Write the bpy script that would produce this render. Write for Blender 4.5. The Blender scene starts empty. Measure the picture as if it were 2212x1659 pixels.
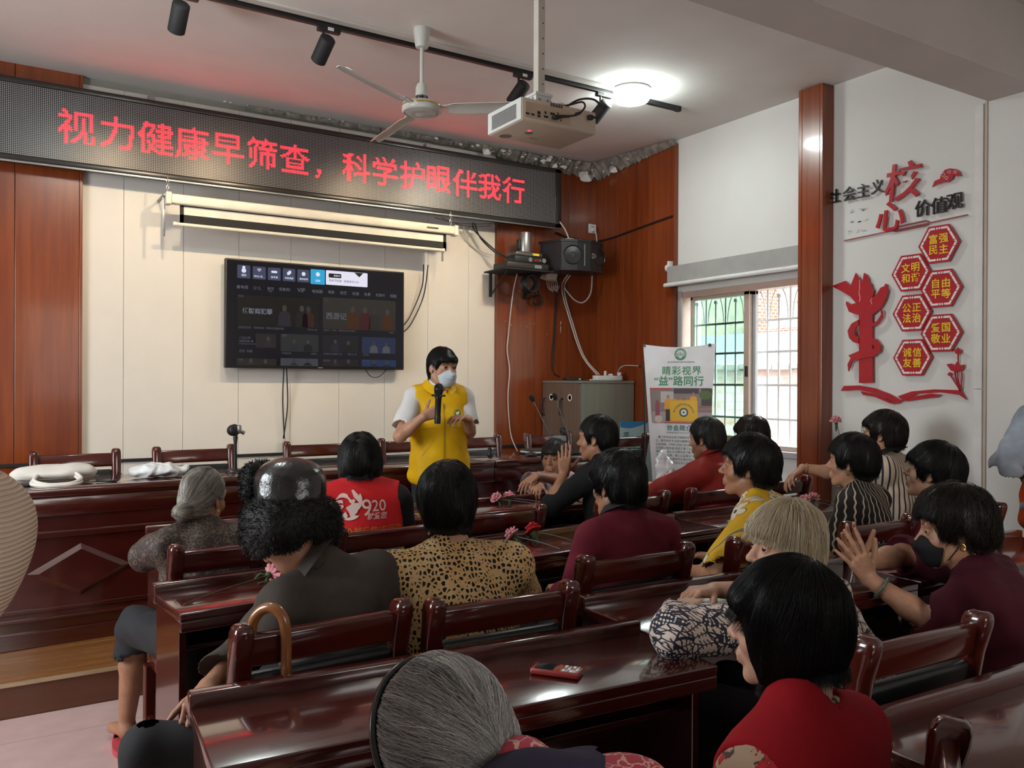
import bpy, bmesh, math, random
import numpy as np
from mathutils import Vector, Matrix, Euler
R = math.radians
PI = math.pi
SC = bpy.context.scene
COL = SC.collection
random.seed(7)
RNG = np.random.default_rng(11)

# ------------------------------------------------------------------ camera, world, big lights, exposure
CAM_H = 1.45
def make_camera():
    f, yaw, pitch, roll = 1797.18 / 2212 * 36.0, R(31.9875), R(-0.1284), R(0.2769)
    cy, sy, cp, sp = math.cos(yaw), math.sin(yaw), math.cos(pitch), math.sin(pitch)
    fw = Vector((sy * cp, cy * cp, sp)); rt = Vector((cy, -sy, 0)); up = rt.cross(fw)
    r2 = math.cos(roll) * rt + math.sin(roll) * up
    u2 = -math.sin(roll) * rt + math.cos(roll) * up
    cam = bpy.data.cameras.new('camera'); cam.lens = f; cam.sensor_width = 36; cam.sensor_fit = 'HORIZONTAL'
    cam.clip_start = 0.05; cam.clip_end = 200
    o = bpy.data.objects.new('camera', cam); COL.objects.link(o)
    m = Matrix((r2, u2, -fw)).transposed().to_4x4(); m.translation = (0, 0, CAM_H)
    o.matrix_world = m
    SC.camera = o
make_camera()
vs = SC.view_settings
vs.view_transform = 'Standard'; vs.look = 'None'; vs.gamma = 1; vs.use_curve_mapping = False
vs.exposure = 0.25
SC.cycles.use_denoising = True
SC.cycles.max_bounces = 7
SC.cycles.diffuse_bounces = 4
SC.cycles.glossy_bounces = 4
SC.cycles.sample_clamp_indirect = 4.0
SC.cycles.caustics_reflective = False
SC.cycles.caustics_refractive = False

w = bpy.data.worlds.new('sky'); SC.world = w; w.use_nodes = True
nt = w.node_tree; nt.nodes.clear()
sky = nt.nodes.new('ShaderNodeTexSky'); sky.sky_type = 'NISHITA'; sky.sun_disc = False
sky.sun_elevation = R(48); sky.sun_rotation = R(200); sky.air_density = 1.6; sky.dust_density = 5.0
mixc = nt.nodes.new('ShaderNodeMix'); mixc.data_type = 'RGBA'; mixc.inputs[0].default_value = 0.75
mixc.inputs[7].default_value = (0.95, 0.98, 1.0, 1)
bg = nt.nodes.new('ShaderNodeBackground'); bg.inputs['Strength'].default_value = 1.25
nt.links.new(sky.outputs[0], mixc.inputs[6]); nt.links.new(mixc.outputs[2], bg.inputs[0])
ow = nt.nodes.new('ShaderNodeOutputWorld'); nt.links.new(bg.outputs[0], ow.inputs[0])

def light(name, kind, loc, power, col=(1, 1, 1), size=0.1, target=None, size_y=None, spot=None, blend=0.5, rot=None):
    l = bpy.data.lights.new(name, kind); l.energy = power; l.color = col
    if kind == 'AREA':
        l.size = size
        if size_y: l.shape = 'RECTANGLE'; l.size_y = size_y
    elif kind == 'SUN': l.angle = size
    else: l.shadow_soft_size = size
    if kind == 'SPOT': l.spot_size = spot; l.spot_blend = blend
    o = bpy.data.objects.new(name, l); COL.objects.link(o); o.location = loc
    if target is not None:
        d = Vector(target) - Vector(loc); o.rotation_euler = d.to_track_quat('-Z', 'Y').to_euler()
    if rot: o.rotation_euler = rot
    return o
# daylight for the window in view; left and back lights are added fill, unseen
light('daylight_window', 'AREA', (6.4, 4.5, 3.7), 520, (0.86, 0.94, 1.0), 1.8, target=(3.6, 4.1, 0.9), size_y=1.8)
light('left_fill_light', 'AREA', (-2.55, 3.3, 2.0), 96, (0.93, 0.97, 1.0), 1.7, target=(2.5, 3.0, 1.5), size_y=1.5)
light('back_fill_light', 'AREA', (1.6, -3.3, 1.9), 10, (0.95, 0.97, 1.0), 2.2, target=(1.6, 1.5, 1.5), size_y=1.4)
light('outdoor_sun', 'SUN', (2.5, 3.0, 9), 2.2, (1.0, 0.96, 0.9), R(6), target=(7.2, 6.5, 0.0))

# ------------------------------------------------------------------ mesh helpers
class MB:
    def __init__(s): s.v = []; s.f = []; s.mi = []; s.cur = 0; s.flat = set()
    def add(s, vs, fs):
        b = len(s.v); s.v.extend([tuple(map(float, v)) for v in vs])
        s.f.extend([tuple(i + b for i in f) for f in fs]); s.mi.extend([s.cur] * len(fs)); return s
    def box(s, x0, x1, y0, y1, z0, z1, bev=0.0, M=None):
        if bev <= 0:
            vs = [(x, y, z) for z in (z0, z1) for y in (y0, y1) for x in (x0, x1)]
            fs = [(0, 2, 3, 1), (4, 5, 7, 6), (0, 1, 5, 4), (2, 6, 7, 3), (0, 4, 6, 2), (1, 3, 7, 5)]
        else:
            bm = bmesh.new(); bmesh.ops.create_cube(bm, size=1)
            for v in bm.verts:
                v.co = Vector(((x0 + x1) / 2 + v.co.x * (x1 - x0), (y0 + y1) / 2 + v.co.y * (y1 - y0), (z0 + z1) / 2 + v.co.z * (z1 - z0)))
            bev = min(bev, 0.48 * min(x1 - x0, y1 - y0, z1 - z0))
            bmesh.ops.bevel(bm, geom=bm.edges[:], offset=bev, segments=2, affect='EDGES', profile=0.5)
            bm.verts.ensure_lookup_table()
            vs = [tuple(v.co) for v in bm.verts]; fs = [tuple(v.index for v in f.verts) for f in bm.faces]; bm.free()
        if M is not None: vs = [tuple(M @ Vector(v)) for v in vs]
        s.flat.update(range(len(s.f), len(s.f) + len(fs)))
        return s.add(vs, fs)
    def cyl(s, a, b, r0, r1=None, n=16, caps=True):
        r0 = float(r0); r1 = r0 if r1 is None else float(r1)
        a = Vector(a); b = Vector(b); d = (b - a).normalized()
        u = d.orthogonal().normalized(); w = d.cross(u)
        vs = []
        for c, r in ((a, r0), (b, r1)):
            for i in range(n):
                t = 2 * PI * i / n; vs.append(tuple(c + r * (math.cos(t) * u + math.sin(t) * w)))
        fs = [(i, (i + 1) % n, n + (i + 1) % n, n + i) for i in range(n)]
        if caps: fs += [tuple(range(n))[::-1], tuple(range(n, 2 * n))]
        return s.add(vs, fs)
    def tube(s, pts, r, n=8, closed=False, caps=True):
        P = [Vector(p) for p in pts]; N = len(P)
        rs = [float(q) for q in r] if isinstance(r, (list, tuple)) else [float(r)] * N
        vs = []; u = None
        for i in range(N):
            if closed: t = (P[(i + 1) % N] - P[i - 1])
            else: t = P[min(i + 1, N - 1)] - P[max(i - 1, 0)]
            t = t.normalized() if t.length > 1e-9 else Vector((0, 0, 1))
            u = t.orthogonal().normalized() if u is None else (u - t * u.dot(t))
            if u.length < 1e-6: u = t.orthogonal()
            u.normalize(); w = t.cross(u)
            for k in range(n):
                a = 2 * PI * k / n; vs.append(tuple(P[i] + rs[i] * (math.cos(a) * u + math.sin(a) * w)))
        fs = []
        for i in range(N if closed else N - 1):
            j = (i + 1) % N
            for k in range(n):
                k2 = (k + 1) % n; fs.append((i * n + k, i * n + k2, j * n + k2, j * n + k))
        if caps and not closed: fs += [tuple(range(n))[::-1], tuple(range((N - 1) * n, N * n))]
        return s.add(vs, fs)
    def lathe(s, prof, c=(0, 0, 0), n=20, M=None):
        vs = []; fs = []
        for (r, z) in prof:
            for i in range(n):
                t = 2 * PI * i / n; vs.append((c[0] + r * math.cos(t), c[1] + r * math.sin(t), c[2] + z))
        for j in range(len(prof) - 1):
            for i in range(n):
                i2 = (i + 1) % n; fs.append((j * n + i, j * n + i2, (j + 1) * n + i2, (j + 1) * n + i))
        if prof[0][0] > 1e-6: fs.append(tuple(range(n))[::-1])
        if prof[-1][0] > 1e-6: fs.append(tuple(range((len(prof) - 1) * n, len(prof) * n)))
        if M is not None: vs = [tuple(M @ Vector(v)) for v in vs]
        return s.add(vs, fs)
    def ell(s, c, r, n=16, m=10, M=None):
        prof = [(math.sin(PI * j / m), -math.cos(PI * j / m)) for j in range(m + 1)]
        vs = []; fs = []
        for (q, z) in prof:
            for i in range(n):
                t = 2 * PI * i / n; vs.append(Vector((r[0] * q * math.cos(t), r[1] * q * math.sin(t), r[2] * z)))
        for j in range(m):
            for i in range(n):
                i2 = (i + 1) % n; fs.append((j * n + i, j * n + i2, (j + 1) * n + i2, (j + 1) * n + i))
        vs = [tuple((M @ v if M is not None else v) + Vector(c)) for v in vs]
        return s.add(vs, fs)
    def poly(s, pts3, depth_vec):
        """thick slab: outline in 3D (planar), extruded by depth_vec; tessellated so it may be concave"""
        from mathutils.geometry import tessellate_polygon
        P = [Vector(p) for p in pts3]; d = Vector(depth_vec); n = len(P)
        tri = tessellate_polygon([P])
        fs = [tuple(t) for t in tri] + [tuple(i + n for i in t[::-1]) for t in tri]
        fs += [(i, (i + 1) % n, n + (i + 1) % n, n + i) for i in range(n)]
        return s.add([tuple(p) for p in P] + [tuple(p + d) for p in P], fs)
    def mesh(s, name, mats, smooth=True, angle=40, recalc=True):
        me = bpy.data.meshes.new(name); me.from_pydata(s.v, [], s.f)
        for m in (mats if isinstance(mats, (list, tuple)) else [mats]): me.materials.append(m)
        if any(s.mi): me.polygons.foreach_set('material_index', s.mi)
        if recalc:
            bm = bmesh.new(); bm.from_mesh(me); bmesh.ops.recalc_face_normals(bm, faces=bm.faces); bm.to_mesh(me); bm.free()
        if smooth:
            me.polygons.foreach_set('use_smooth', [i not in s.flat for i in range(len(me.polygons))])
            me.set_sharp_from_angle(angle=R(max(angle, 50)))
        me.update(); return me

def link(name, me, parent=None, loc=None, rot=None):
    o = bpy.data.objects.new(name, me); COL.objects.link(o)
    if parent is not None: o.parent = parent
    if loc is not None: o.location = loc
    if rot is not None: o.rotation_euler = rot
    return o
def obj(name, mb, mats, parent=None, loc=None, rot=None, smooth=True, angle=40):
    return link(name, mb.mesh(name, mats, smooth, angle), parent, loc, rot)
def tag(o, label=None, cat=None, group=None, kind=None):
    if label: o['label'] = label
    if cat: o['category'] = cat
    if group: o['group'] = group
    if kind: o['kind'] = kind
    return o
def thing(name, label, cat, loc=(0, 0, 0), rz=0, group=None):
    o = bpy.data.objects.new(name, None); COL.objects.link(o); o.location = loc; o.rotation_euler = (0, 0, rz)
    o.empty_display_size = 0.1
    return tag(o, label, cat, group)
def struct(name, mb, mats, smooth=False, parent=None):
    o = obj(name, mb, mats, parent, smooth=smooth)
    if parent is None: o['kind'] = 'structure'
    return o
def dup(root, loc, rz=0, label=None, group=None, sc=None):
    r = root.copy(); COL.objects.link(r); r.location = loc; r.rotation_euler = (0, 0, rz)
    if label: r['label'] = label
    if group: r['group'] = group
    if sc: r.scale = sc
    for ch in list(root.children):
        c = ch.copy(); COL.objects.link(c); c.parent = r
        for g in list(ch.children):
            d = g.copy(); COL.objects.link(d); d.parent = c
    return r

_txt = {}
def text_geo(body, size=1.0, bold=0.0, align='CENTER', shear=0, spacing=1.0, res=3):
    key = (body, bold, align, shear, spacing, res)
    if key not in _txt:
        c = bpy.data.curves.new('t', 'FONT'); c.body = body; c.align_x = align; c.align_y = 'CENTER'
        c.offset = bold; c.shear = shear; c.space_character = spacing; c.resolution_u = res
        o = bpy.data.objects.new('t', c); COL.objects.link(o)
        dg = bpy.context.evaluated_depsgraph_get(); dg.update()
        me = bpy.data.meshes.new_from_object(o.evaluated_get(dg))
        v = np.empty(len(me.vertices) * 3); me.vertices.foreach_get('co', v); v = v.reshape(-1, 3)[:, :2].copy()
        f = [tuple(p.vertices) for p in me.polygons]
        if align == 'CENTER' and len(v):
            v -= (v.min(0) + v.max(0)) / 2
        elif len(v):
            v[:, 1] -= (v[:, 1].min() + v[:, 1].max()) / 2
        bpy.data.objects.remove(o); bpy.data.meshes.remove(me); bpy.data.curves.remove(c)
        _txt[key] = (v, f)
    v, f = _txt[key]
    return v * size, f
def put_text(mb, body, origin, ux, uy, size, bold=0.0, align='CENTER', depth=0.0, shear=0, spacing=1.0, sx=1.0):
    """letters lying in the plane origin + u*ux + v*uy; depth > 0 gives raised letters (towards ux x uy)"""
    v, f = text_geo(body, size, bold, align, shear, spacing)
    o = Vector(origin); ux = Vector(ux).normalized(); uy = Vector(uy).normalized(); n = ux.cross(uy)
    P = [o + ux * (float(a) * sx) + uy * float(b) for a, b in v]
    if depth <= 0: mb.add(P, f); return mb
    k = len(P); P2 = [p + n * depth for p in P]
    cnt = {}
    for t in f:
        for i in range(len(t)):
            e = (t[i], t[(i + 1) % len(t)]); cnt[e] = 1
    side = [(a, b, b + k, a + k) for (a, b) in cnt if (b, a) not in cnt]
    mb.add(P + P2, [t[::-1] for t in f] + [tuple(i + k for i in t) for t in f] + side)
    return mb

# ------------------------------------------------------------------ materials
MATS = {}
class NT:
    def __init__(s, name):
        m = bpy.data.materials.new(name); m.use_nodes = True; s.m = m; s.t = m.node_tree
        s.t.nodes.clear(); s.out = s.t.nodes.new('ShaderNodeOutputMaterial')
        s.p = s.t.nodes.new('ShaderNodeBsdfPrincipled'); s.l(s.p.outputs[0], s.out.inputs[0]); MATS[name] = m
    def n(s, typ, **kw):
        x = s.t.nodes.new('ShaderNode' + typ)
        for k, v in kw.items(): setattr(x, k, v)
        return x
    def l(s, a, b): s.t.links.new(a, b); return b
    def set(s, node, key, val):
        i = node.inputs[key]
        if hasattr(val, 'is_output') or isinstance(val, bpy.types.NodeSocket): s.l(val, i)
        else: i.default_value = val
    def math(s, op, a, b=None, c=None):
        x = s.n('Math', operation=op)
        for k, v in enumerate((a, b, c)):
            if v is not None: s.set(x, k, v)
        return x.outputs[0]
    def vmath(s, op, a, b=None):
        x = s.n('VectorMath', operation=op)
        s.set(x, 0, a)
        if b is not None: s.set(x, 1, b)
        return x.outputs[1] if op in ('LENGTH', 'DOT_PRODUCT', 'DISTANCE') else x.outputs[0]
    def xyz(s, v):
        x = s.n('SeparateXYZ'); s.l(v, x.inputs[0]); return x.outputs
    def comb(s, a, b, c):
        x = s.n('CombineXYZ')
        for k, v in enumerate((a, b, c)): s.set(x, k, v)
        return x.outputs[0]
    def co(s): return s.n('TexCoord').outputs['Object']
    def mapping(s, v, sc=(1, 1, 1), rot=(0, 0, 0), loc=(0, 0, 0)):
        x = s.n('Mapping'); s.l(v, x.inputs[0]); x.inputs['Scale'].default_value = sc; x.inputs['Rotation'].default_value = rot; x.inputs['Location'].default_value = loc
        return x.outputs[0]
    def noise(s, v, scale, detail=3, rough=0.55, out=0):
        x = s.n('TexNoise'); s.l(v, x.inputs['Vector']); x.inputs['Scale'].default_value = scale; x.inputs['Detail'].default_value = detail; x.inputs['Roughness'].default_value = rough
        return x.outputs[out]
    def vor(s, v, scale, feature='F1', rnd=1.0, out='Distance'):
        x = s.n('TexVoronoi', feature=feature); s.l(v, x.inputs['Vector']); x.inputs['Scale'].default_value = scale; x.inputs['Randomness'].default_value = rnd
        return x.outputs[out]
    def ramp(s, f, stops, interp='LINEAR'):
        x = s.n('ValToRGB'); s.l(f, x.inputs[0]); cr = x.color_ramp; cr.interpolation = interp
        while len(cr.elements) < len(stops): cr.elements.new(0.5)
        for e, (p, c) in zip(cr.elements, stops): e.position = p; e.color = (*c, 1) if len(c) == 3 else c
        return x.outputs[0]
    def mix(s, f, a, b, mode='MIX'):
        x = s.n('Mix', data_type='RGBA', blend_type=mode)
        for k, v in ((0, f), (6, a), (7, b)):
            if isinstance(v, (tuple, list)): v = (*v, 1) if len(v) == 3 else v
            s.set(x, k, v)
        return x.outputs[2]
    def bump(s, h, strength=0.3, dist=0.01):
        x = s.n('Bump'); s.l(h, x.inputs['Height']); x.inputs['Strength'].default_value = strength; x.inputs['Distance'].default_value = dist
        s.l(x.outputs[0], s.p.inputs['Normal'])
    def base(s, c): s.set(s.p, 'Base Color', (*c, 1) if isinstance(c, (tuple, list)) else c)
    def props(s, rough=0.5, metal=0, coat=0, spec=0.5, sheen=0):
        s.p.inputs['Roughness'].default_value = rough; s.p.inputs['Metallic'].default_value = metal
        s.p.inputs['Coat Weight'].default_value = coat; s.p.inputs['Coat Roughness'].default_value = 0.08
        s.p.inputs['Specular IOR Level'].default_value = spec
        s.p.inputs['Sheen Weight'].default_value = sheen
    def emit(s, c, st):
        s.set(s.p, 'Emission Color', (*c, 1) if isinstance(c, (tuple, list)) else c); s.p.inputs['Emission Strength'].default_value = st

def mat(name, col, rough=0.5, metal=0, bump=0, bs=60, var=0.08, vs_=6, coat=0, spec=0.5, emis=0, sheen=0):
    t = NT(name); co = t.co()
    f = t.noise(co, vs_, 4)
    a = tuple(c * (1 - var) for c in col); b = tuple(min(1, c * (1 + var)) for c in col)
    t.base(t.ramp(f, [(0.3, a), (0.7, b)]))
    t.props(rough, metal, coat, spec, sheen)
    if bump: t.bump(t.noise(co, bs, 4), bump, 0.004)
    if emis: t.emit(col, emis)
    return t.m
def wood(name, dark, light_, axis='Z', scale=1.0, rough=0.3, coat=0.3, contrast=1.0, spec=0.5):
    t = NT(name); co = t.co()
    sc = {'X': (0.9, 14, 14), 'Y': (14, 0.9, 14), 'Z': (14, 14, 0.9)}[axis]
    v = t.mapping(co, tuple(q * scale for q in sc))
    n1 = t.noise(v, 1.6, 5, 0.6)
    big = t.noise(t.mapping(co, tuple(q * 0.22 * scale for q in sc)), 1.3, 3)
    wv = t.n('TexWave', wave_type='RINGS'); t.l(t.mapping(co, tuple(q * 0.25 * scale for q in sc)), wv.inputs[0])
    wv.inputs['Scale'].default_value = 1.2; wv.inputs['Distortion'].default_value = 6; wv.inputs['Detail'].default_value = 3
    f = t.math('ADD', t.math('MULTIPLY', n1, 0.55), t.math('ADD', t.math('MULTIPLY', wv.outputs[1], 0.10 * contrast), t.math('MULTIPLY', big, 0.3)))
    mid = tuple((a + b) / 2 for a, b in zip(dark, light_))
    t.base(t.ramp(f, [(0.32, dark), (0.52, mid), (0.74, light_)]))
    t.props(rough, 0, coat, spec)
    t.bump(n1, 0.02, 0.001)
    return t.m
# ------------------------------------------------------------------ materials in use
WALLW = mat('white_panel', (0.72, 0.69, 0.64), 0.45, bump=0.05, bs=300, var=0.02)
PAINT = mat('wall_paint', (0.72, 0.72, 0.69), 0.8, bump=0.04, bs=120, var=0.03, vs_=2)
CEIL = mat('ceiling_paint', (0.76, 0.735, 0.70), 0.85, bump=0.10, bs=6, var=0.05, vs_=2)
BEAMP = mat('beam_paint', (0.60, 0.56, 0.52), 0.85, bump=0.05, bs=20, var=0.04, vs_=2)
PLASTER = mat('bare_plaster', (0.22, 0.20, 0.17), 0.95, bump=0.9, bs=45, var=0.55, vs_=14)
FLAKE = mat('plaster_flake', (0.78, 0.76, 0.70), 0.9, bump=0.2, bs=60, var=0.08)
CLAD = wood('red_brown_cladding', (0.150, 0.026, 0.0062), (0.33, 0.076, 0.015), 'Z', 1.0, 0.28, 0.3, contrast=.35)
CLADX = wood('tread_wood', (0.16, 0.060, 0.018), (0.34, 0.15, 0.048), 'X', 1.0, 0.25, 0.3, contrast=.3)
RISERW = wood('riser_wood', (0.09, 0.030, 0.014), (0.17, 0.062, 0.030), 'X', 1.0, 0.3, 0.2)
DARKW = wood('lacquered_dark_red_wood', (0.040, 0.0052, 0.0038), (0.078, 0.0112, 0.0070), 'X', 0.8, 0.19, 0.8, contrast=0.4, spec=.8)
CHAIRW = wood('chair_red_wood', (0.044, 0.006, 0.0045), (0.088, 0.013, 0.008), 'Z', 0.9, 0.14, 0.6, contrast=0.6)
RAILW = wood('chair_rail_wood', (0.055, 0.008, 0.0055), (0.105, 0.018, 0.010), 'X', 0.9, 0.16, 0.5, contrast=0.6)
LEATHER = mat('black_leatherette', (0.012, 0.014, 0.015), 0.38, bump=0.12, bs=260)
BLACK = mat('black_plastic', (0.012, 0.012, 0.013), 0.42)
BLACKM = mat('matt_black', (0.010, 0.010, 0.011), 0.7)
WHITEP = mat('white_plastic', (0.74, 0.74, 0.72), 0.4)
CREAM = mat('cream_metal', (0.78, 0.74, 0.62), 0.4)
STEEL = mat('steel', (0.55, 0.55, 0.55), 0.3, metal=1)
GREYM = mat('grey_metal', (0.35, 0.36, 0.36), 0.35, metal=0.9)
ALU = mat('bronze_aluminium', (0.62, 0.50, 0.42), 0.4, metal=0.4)
ALUG = mat('grey_aluminium', (0.50, 0.51, 0.52), 0.4, metal=0.4)
REDP = mat('red_acrylic', (0.42, 0.012, 0.022), 0.3, var=0.03)
BLACKP = mat('black_acrylic', (0.008, 0.008, 0.009), 0.3)
WHITEA = mat('white_acrylic', (0.80, 0.80, 0.78), 0.4)
YELA = mat('yellow_acrylic', (0.85, 0.62, 0.02), 0.4)
WIREW = mat('white_wire', (0.62, 0.58, 0.54), 0.5)
WIREB = mat('black_wire', (0.010, 0.010, 0.010), 0.5)

def floor_mat():
    t = NT('glazed_floor_tile'); co = t.co(); x = t.xyz(co)
    def ln(v): 
        return t.math('LESS_THAN', t.math('ABSOLUTE', t.math('SUBTRACT', t.math('FRACT', t.math('DIVIDE', t.math('ADD', v, 10.13), 0.8)), 0.5)), 0.0022)
    g = t.math('MAXIMUM', ln(x[0]), ln(x[1]))
    n = t.noise(co, 9, 4)
    b = t.ramp(n, [(0.3, (0.50, 0.345, 0.325)), (0.7, (0.56, 0.39, 0.365))])
    t.base(t.mix(g, b, (0.30, 0.21, 0.19))); t.props(0.22, 0, 0.1)
    return t.m
FLOORM = floor_mat()

CZ = 3.46; XR = 4.806; YF = 6.2; XL = -2.5; YB = -3.2
# ------------------------------------------------------------------ shell
struct('floor', MB().box(XL - .2, XR + .2, YB - .2, 4.145, -0.1, 0.0), FLOORM)
struct('ceiling', MB().box(XL - .2, XR + .2, YB - .2, YF + .2, CZ, CZ + 0.15), CEIL)
m = MB().box(XL - .2, XR + .2, 2.30, 2.58, 3.054, CZ, 0.006); struct('ceiling_beam', m, BEAMP)
# raised platform along the front wall
m = MB(); m.box(XL, XR, 4.150, YF, -0.05, 0.132); m.mi = [0] * len(m.f); m.cur = 1; m.box(XL, XR, 4.148, YF, 0.132, 0.150)
m.cur = 2; m.box(XL, XR, 4.138, 4.152, 0.138, 0.1525)
struct('floor_platform', m, [RISERW, CLADX, mat('nosing_strip', (0.55, 0.45, 0.28), 0.35, metal=0.6)])
# front wall: masonry, white panels with open joints, wood cladding either side
struct('wall_front', MB().box(XL - .2, XR + .2, YF + 0.012, YF + .2, 0, CZ), mat('joint_shadow_gap', (0.30, 0.28, 0.25), 0.9))
m = MB(); xs = [0.44, 0.755, 1.139, 1.521, 1.903, 2.285, 2.667, 3.049, 3.431, 3.70]
for a, b in zip(xs, xs[1:]): m.box(a + .0012, b - .0012, YF, YF + 0.014, 0.10, 3.415, 0.001)
struct('wall_front_panels', m, WALLW)
m = MB(); xs = [XL, -1.9, -1.3, -0.7, -0.28, 0.118, 0.484]
for a, b in zip(xs, xs[1:]): m.box(a + .0015, b - .0015, 6.165, YF + .014, 0.15, 3.47, 0.002)
m.box(0.484, 0.502, 6.160, YF + .014, 0.15, 3.47, 0.002)
struct('wall_front_cladding_left', m, CLAD)
m = MB(); xs = [3.704, 4.093, 4.45, XR]
m.box(3.690, 3.706, 6.160, YF + .014, 0.15, 3.36, 0.002)
for a, b in zip(xs, xs[1:]): m.box(a + .0015, b - .0015, 6.165, YF + .014, 0.15, 3.36, 0.002)
struct('wall_front_cladding_right', m, CLAD)
m = MB(); ys = [5.128, 5.50, 5.86, 6.165]
for a, b in zip(ys, ys[1:]): m.box(XR - .035, XR, a + .0015, b - .0015, 0.15, 3.40, 0.002)
m.box(XR - .042, XR, 5.112, 5.130, 0.0, 3.43, 0.002)
struct('wall_right_cladding', m, CLAD)
# black cable strip round the dado
m = MB(); m.box(0.502, 3.69, 6.186, 6.20, 0.895, 0.915); m.box(XL, 0.5, 6.150, 6.166, 0.895, 0.915); m.box(3.70, XR - .04, 6.150, 6.166, 0.885, 0.905)
struct('trim_1', m, BLACKM)
m = MB(); m.box(XL, XR, 6.17, 6.20, 0.15, 0.27); struct('baseboard_front', m, RISERW)
# right wall with window opening y 3.74..5.085, z .96..2.19
Y0, Y1, Z0, Z1 = 3.74, 5.085, 0.965, 2.195
m = MB(); T = XR + 0.24
m.box(XR, T, YB - .2, Y0, 0, CZ); m.box(XR, T, Y1, YF + .2, 0, CZ); m.box(XR, T, Y0, Y1, 0, Z0); m.box(XR, T, Y0, Y1, Z1, CZ)
struct('wall_right', m, PAINT)
m = MB(); m.box(XR - .028, XR, 0.6, 2.575, 0, 3.054, 0.004); struct('wall_right_column', m, PAINT)
m = MB(); m.box(XR - .034, XR, 2.575, 2.590, 0, 3.054, 0.002); struct('trim_2', m, mat('beige_corner', (0.52, 0.43, 0.34), 0.6))
m = MB(); m.box(XR - .018, XR, 2.606, 2.655, 0.0, 1.42, 0.002); m.box(XR - .018, XR, 2.606, 2.655, 1.424, 3.054, 0.002); struct('trim_3', m, WHITEP)
m = MB(); m.box(4.692, XR, 3.615, 3.813, 0, CZ - .004, 0.003); m.box(4.689, 4.70, 3.783, 3.788, 0, CZ - .004); m.box(4.689, 4.70, 3.640, 3.645, 0, CZ - .004)
struct('pillar', m, CLAD)
# unseen sides of the room
m = MB(); m.box(XL - .2, XL, YB - .2, 2.3, 0, CZ); m.box(XL - .2, XL, 4.3, YF + .2, 0, CZ); m.box(XL - .2, XL, 2.3, 4.3, 0, 1.15); m.box(XL - .2, XL, 2.3, 4.3, 2.85, CZ)
struct('wall_left', m, PAINT)
m = MB(); m.box(XL, 0.4, YB - .2, YB, 0, CZ); m.box(2.8, XR, YB - .2, YB, 0, CZ); m.box(0.4, 2.8, YB - .2, YB, 0, 1.1); m.box(0.4, 2.8, YB - .2, YB, 2.7, CZ)
struct('wall_back', m, PAINT)

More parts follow.
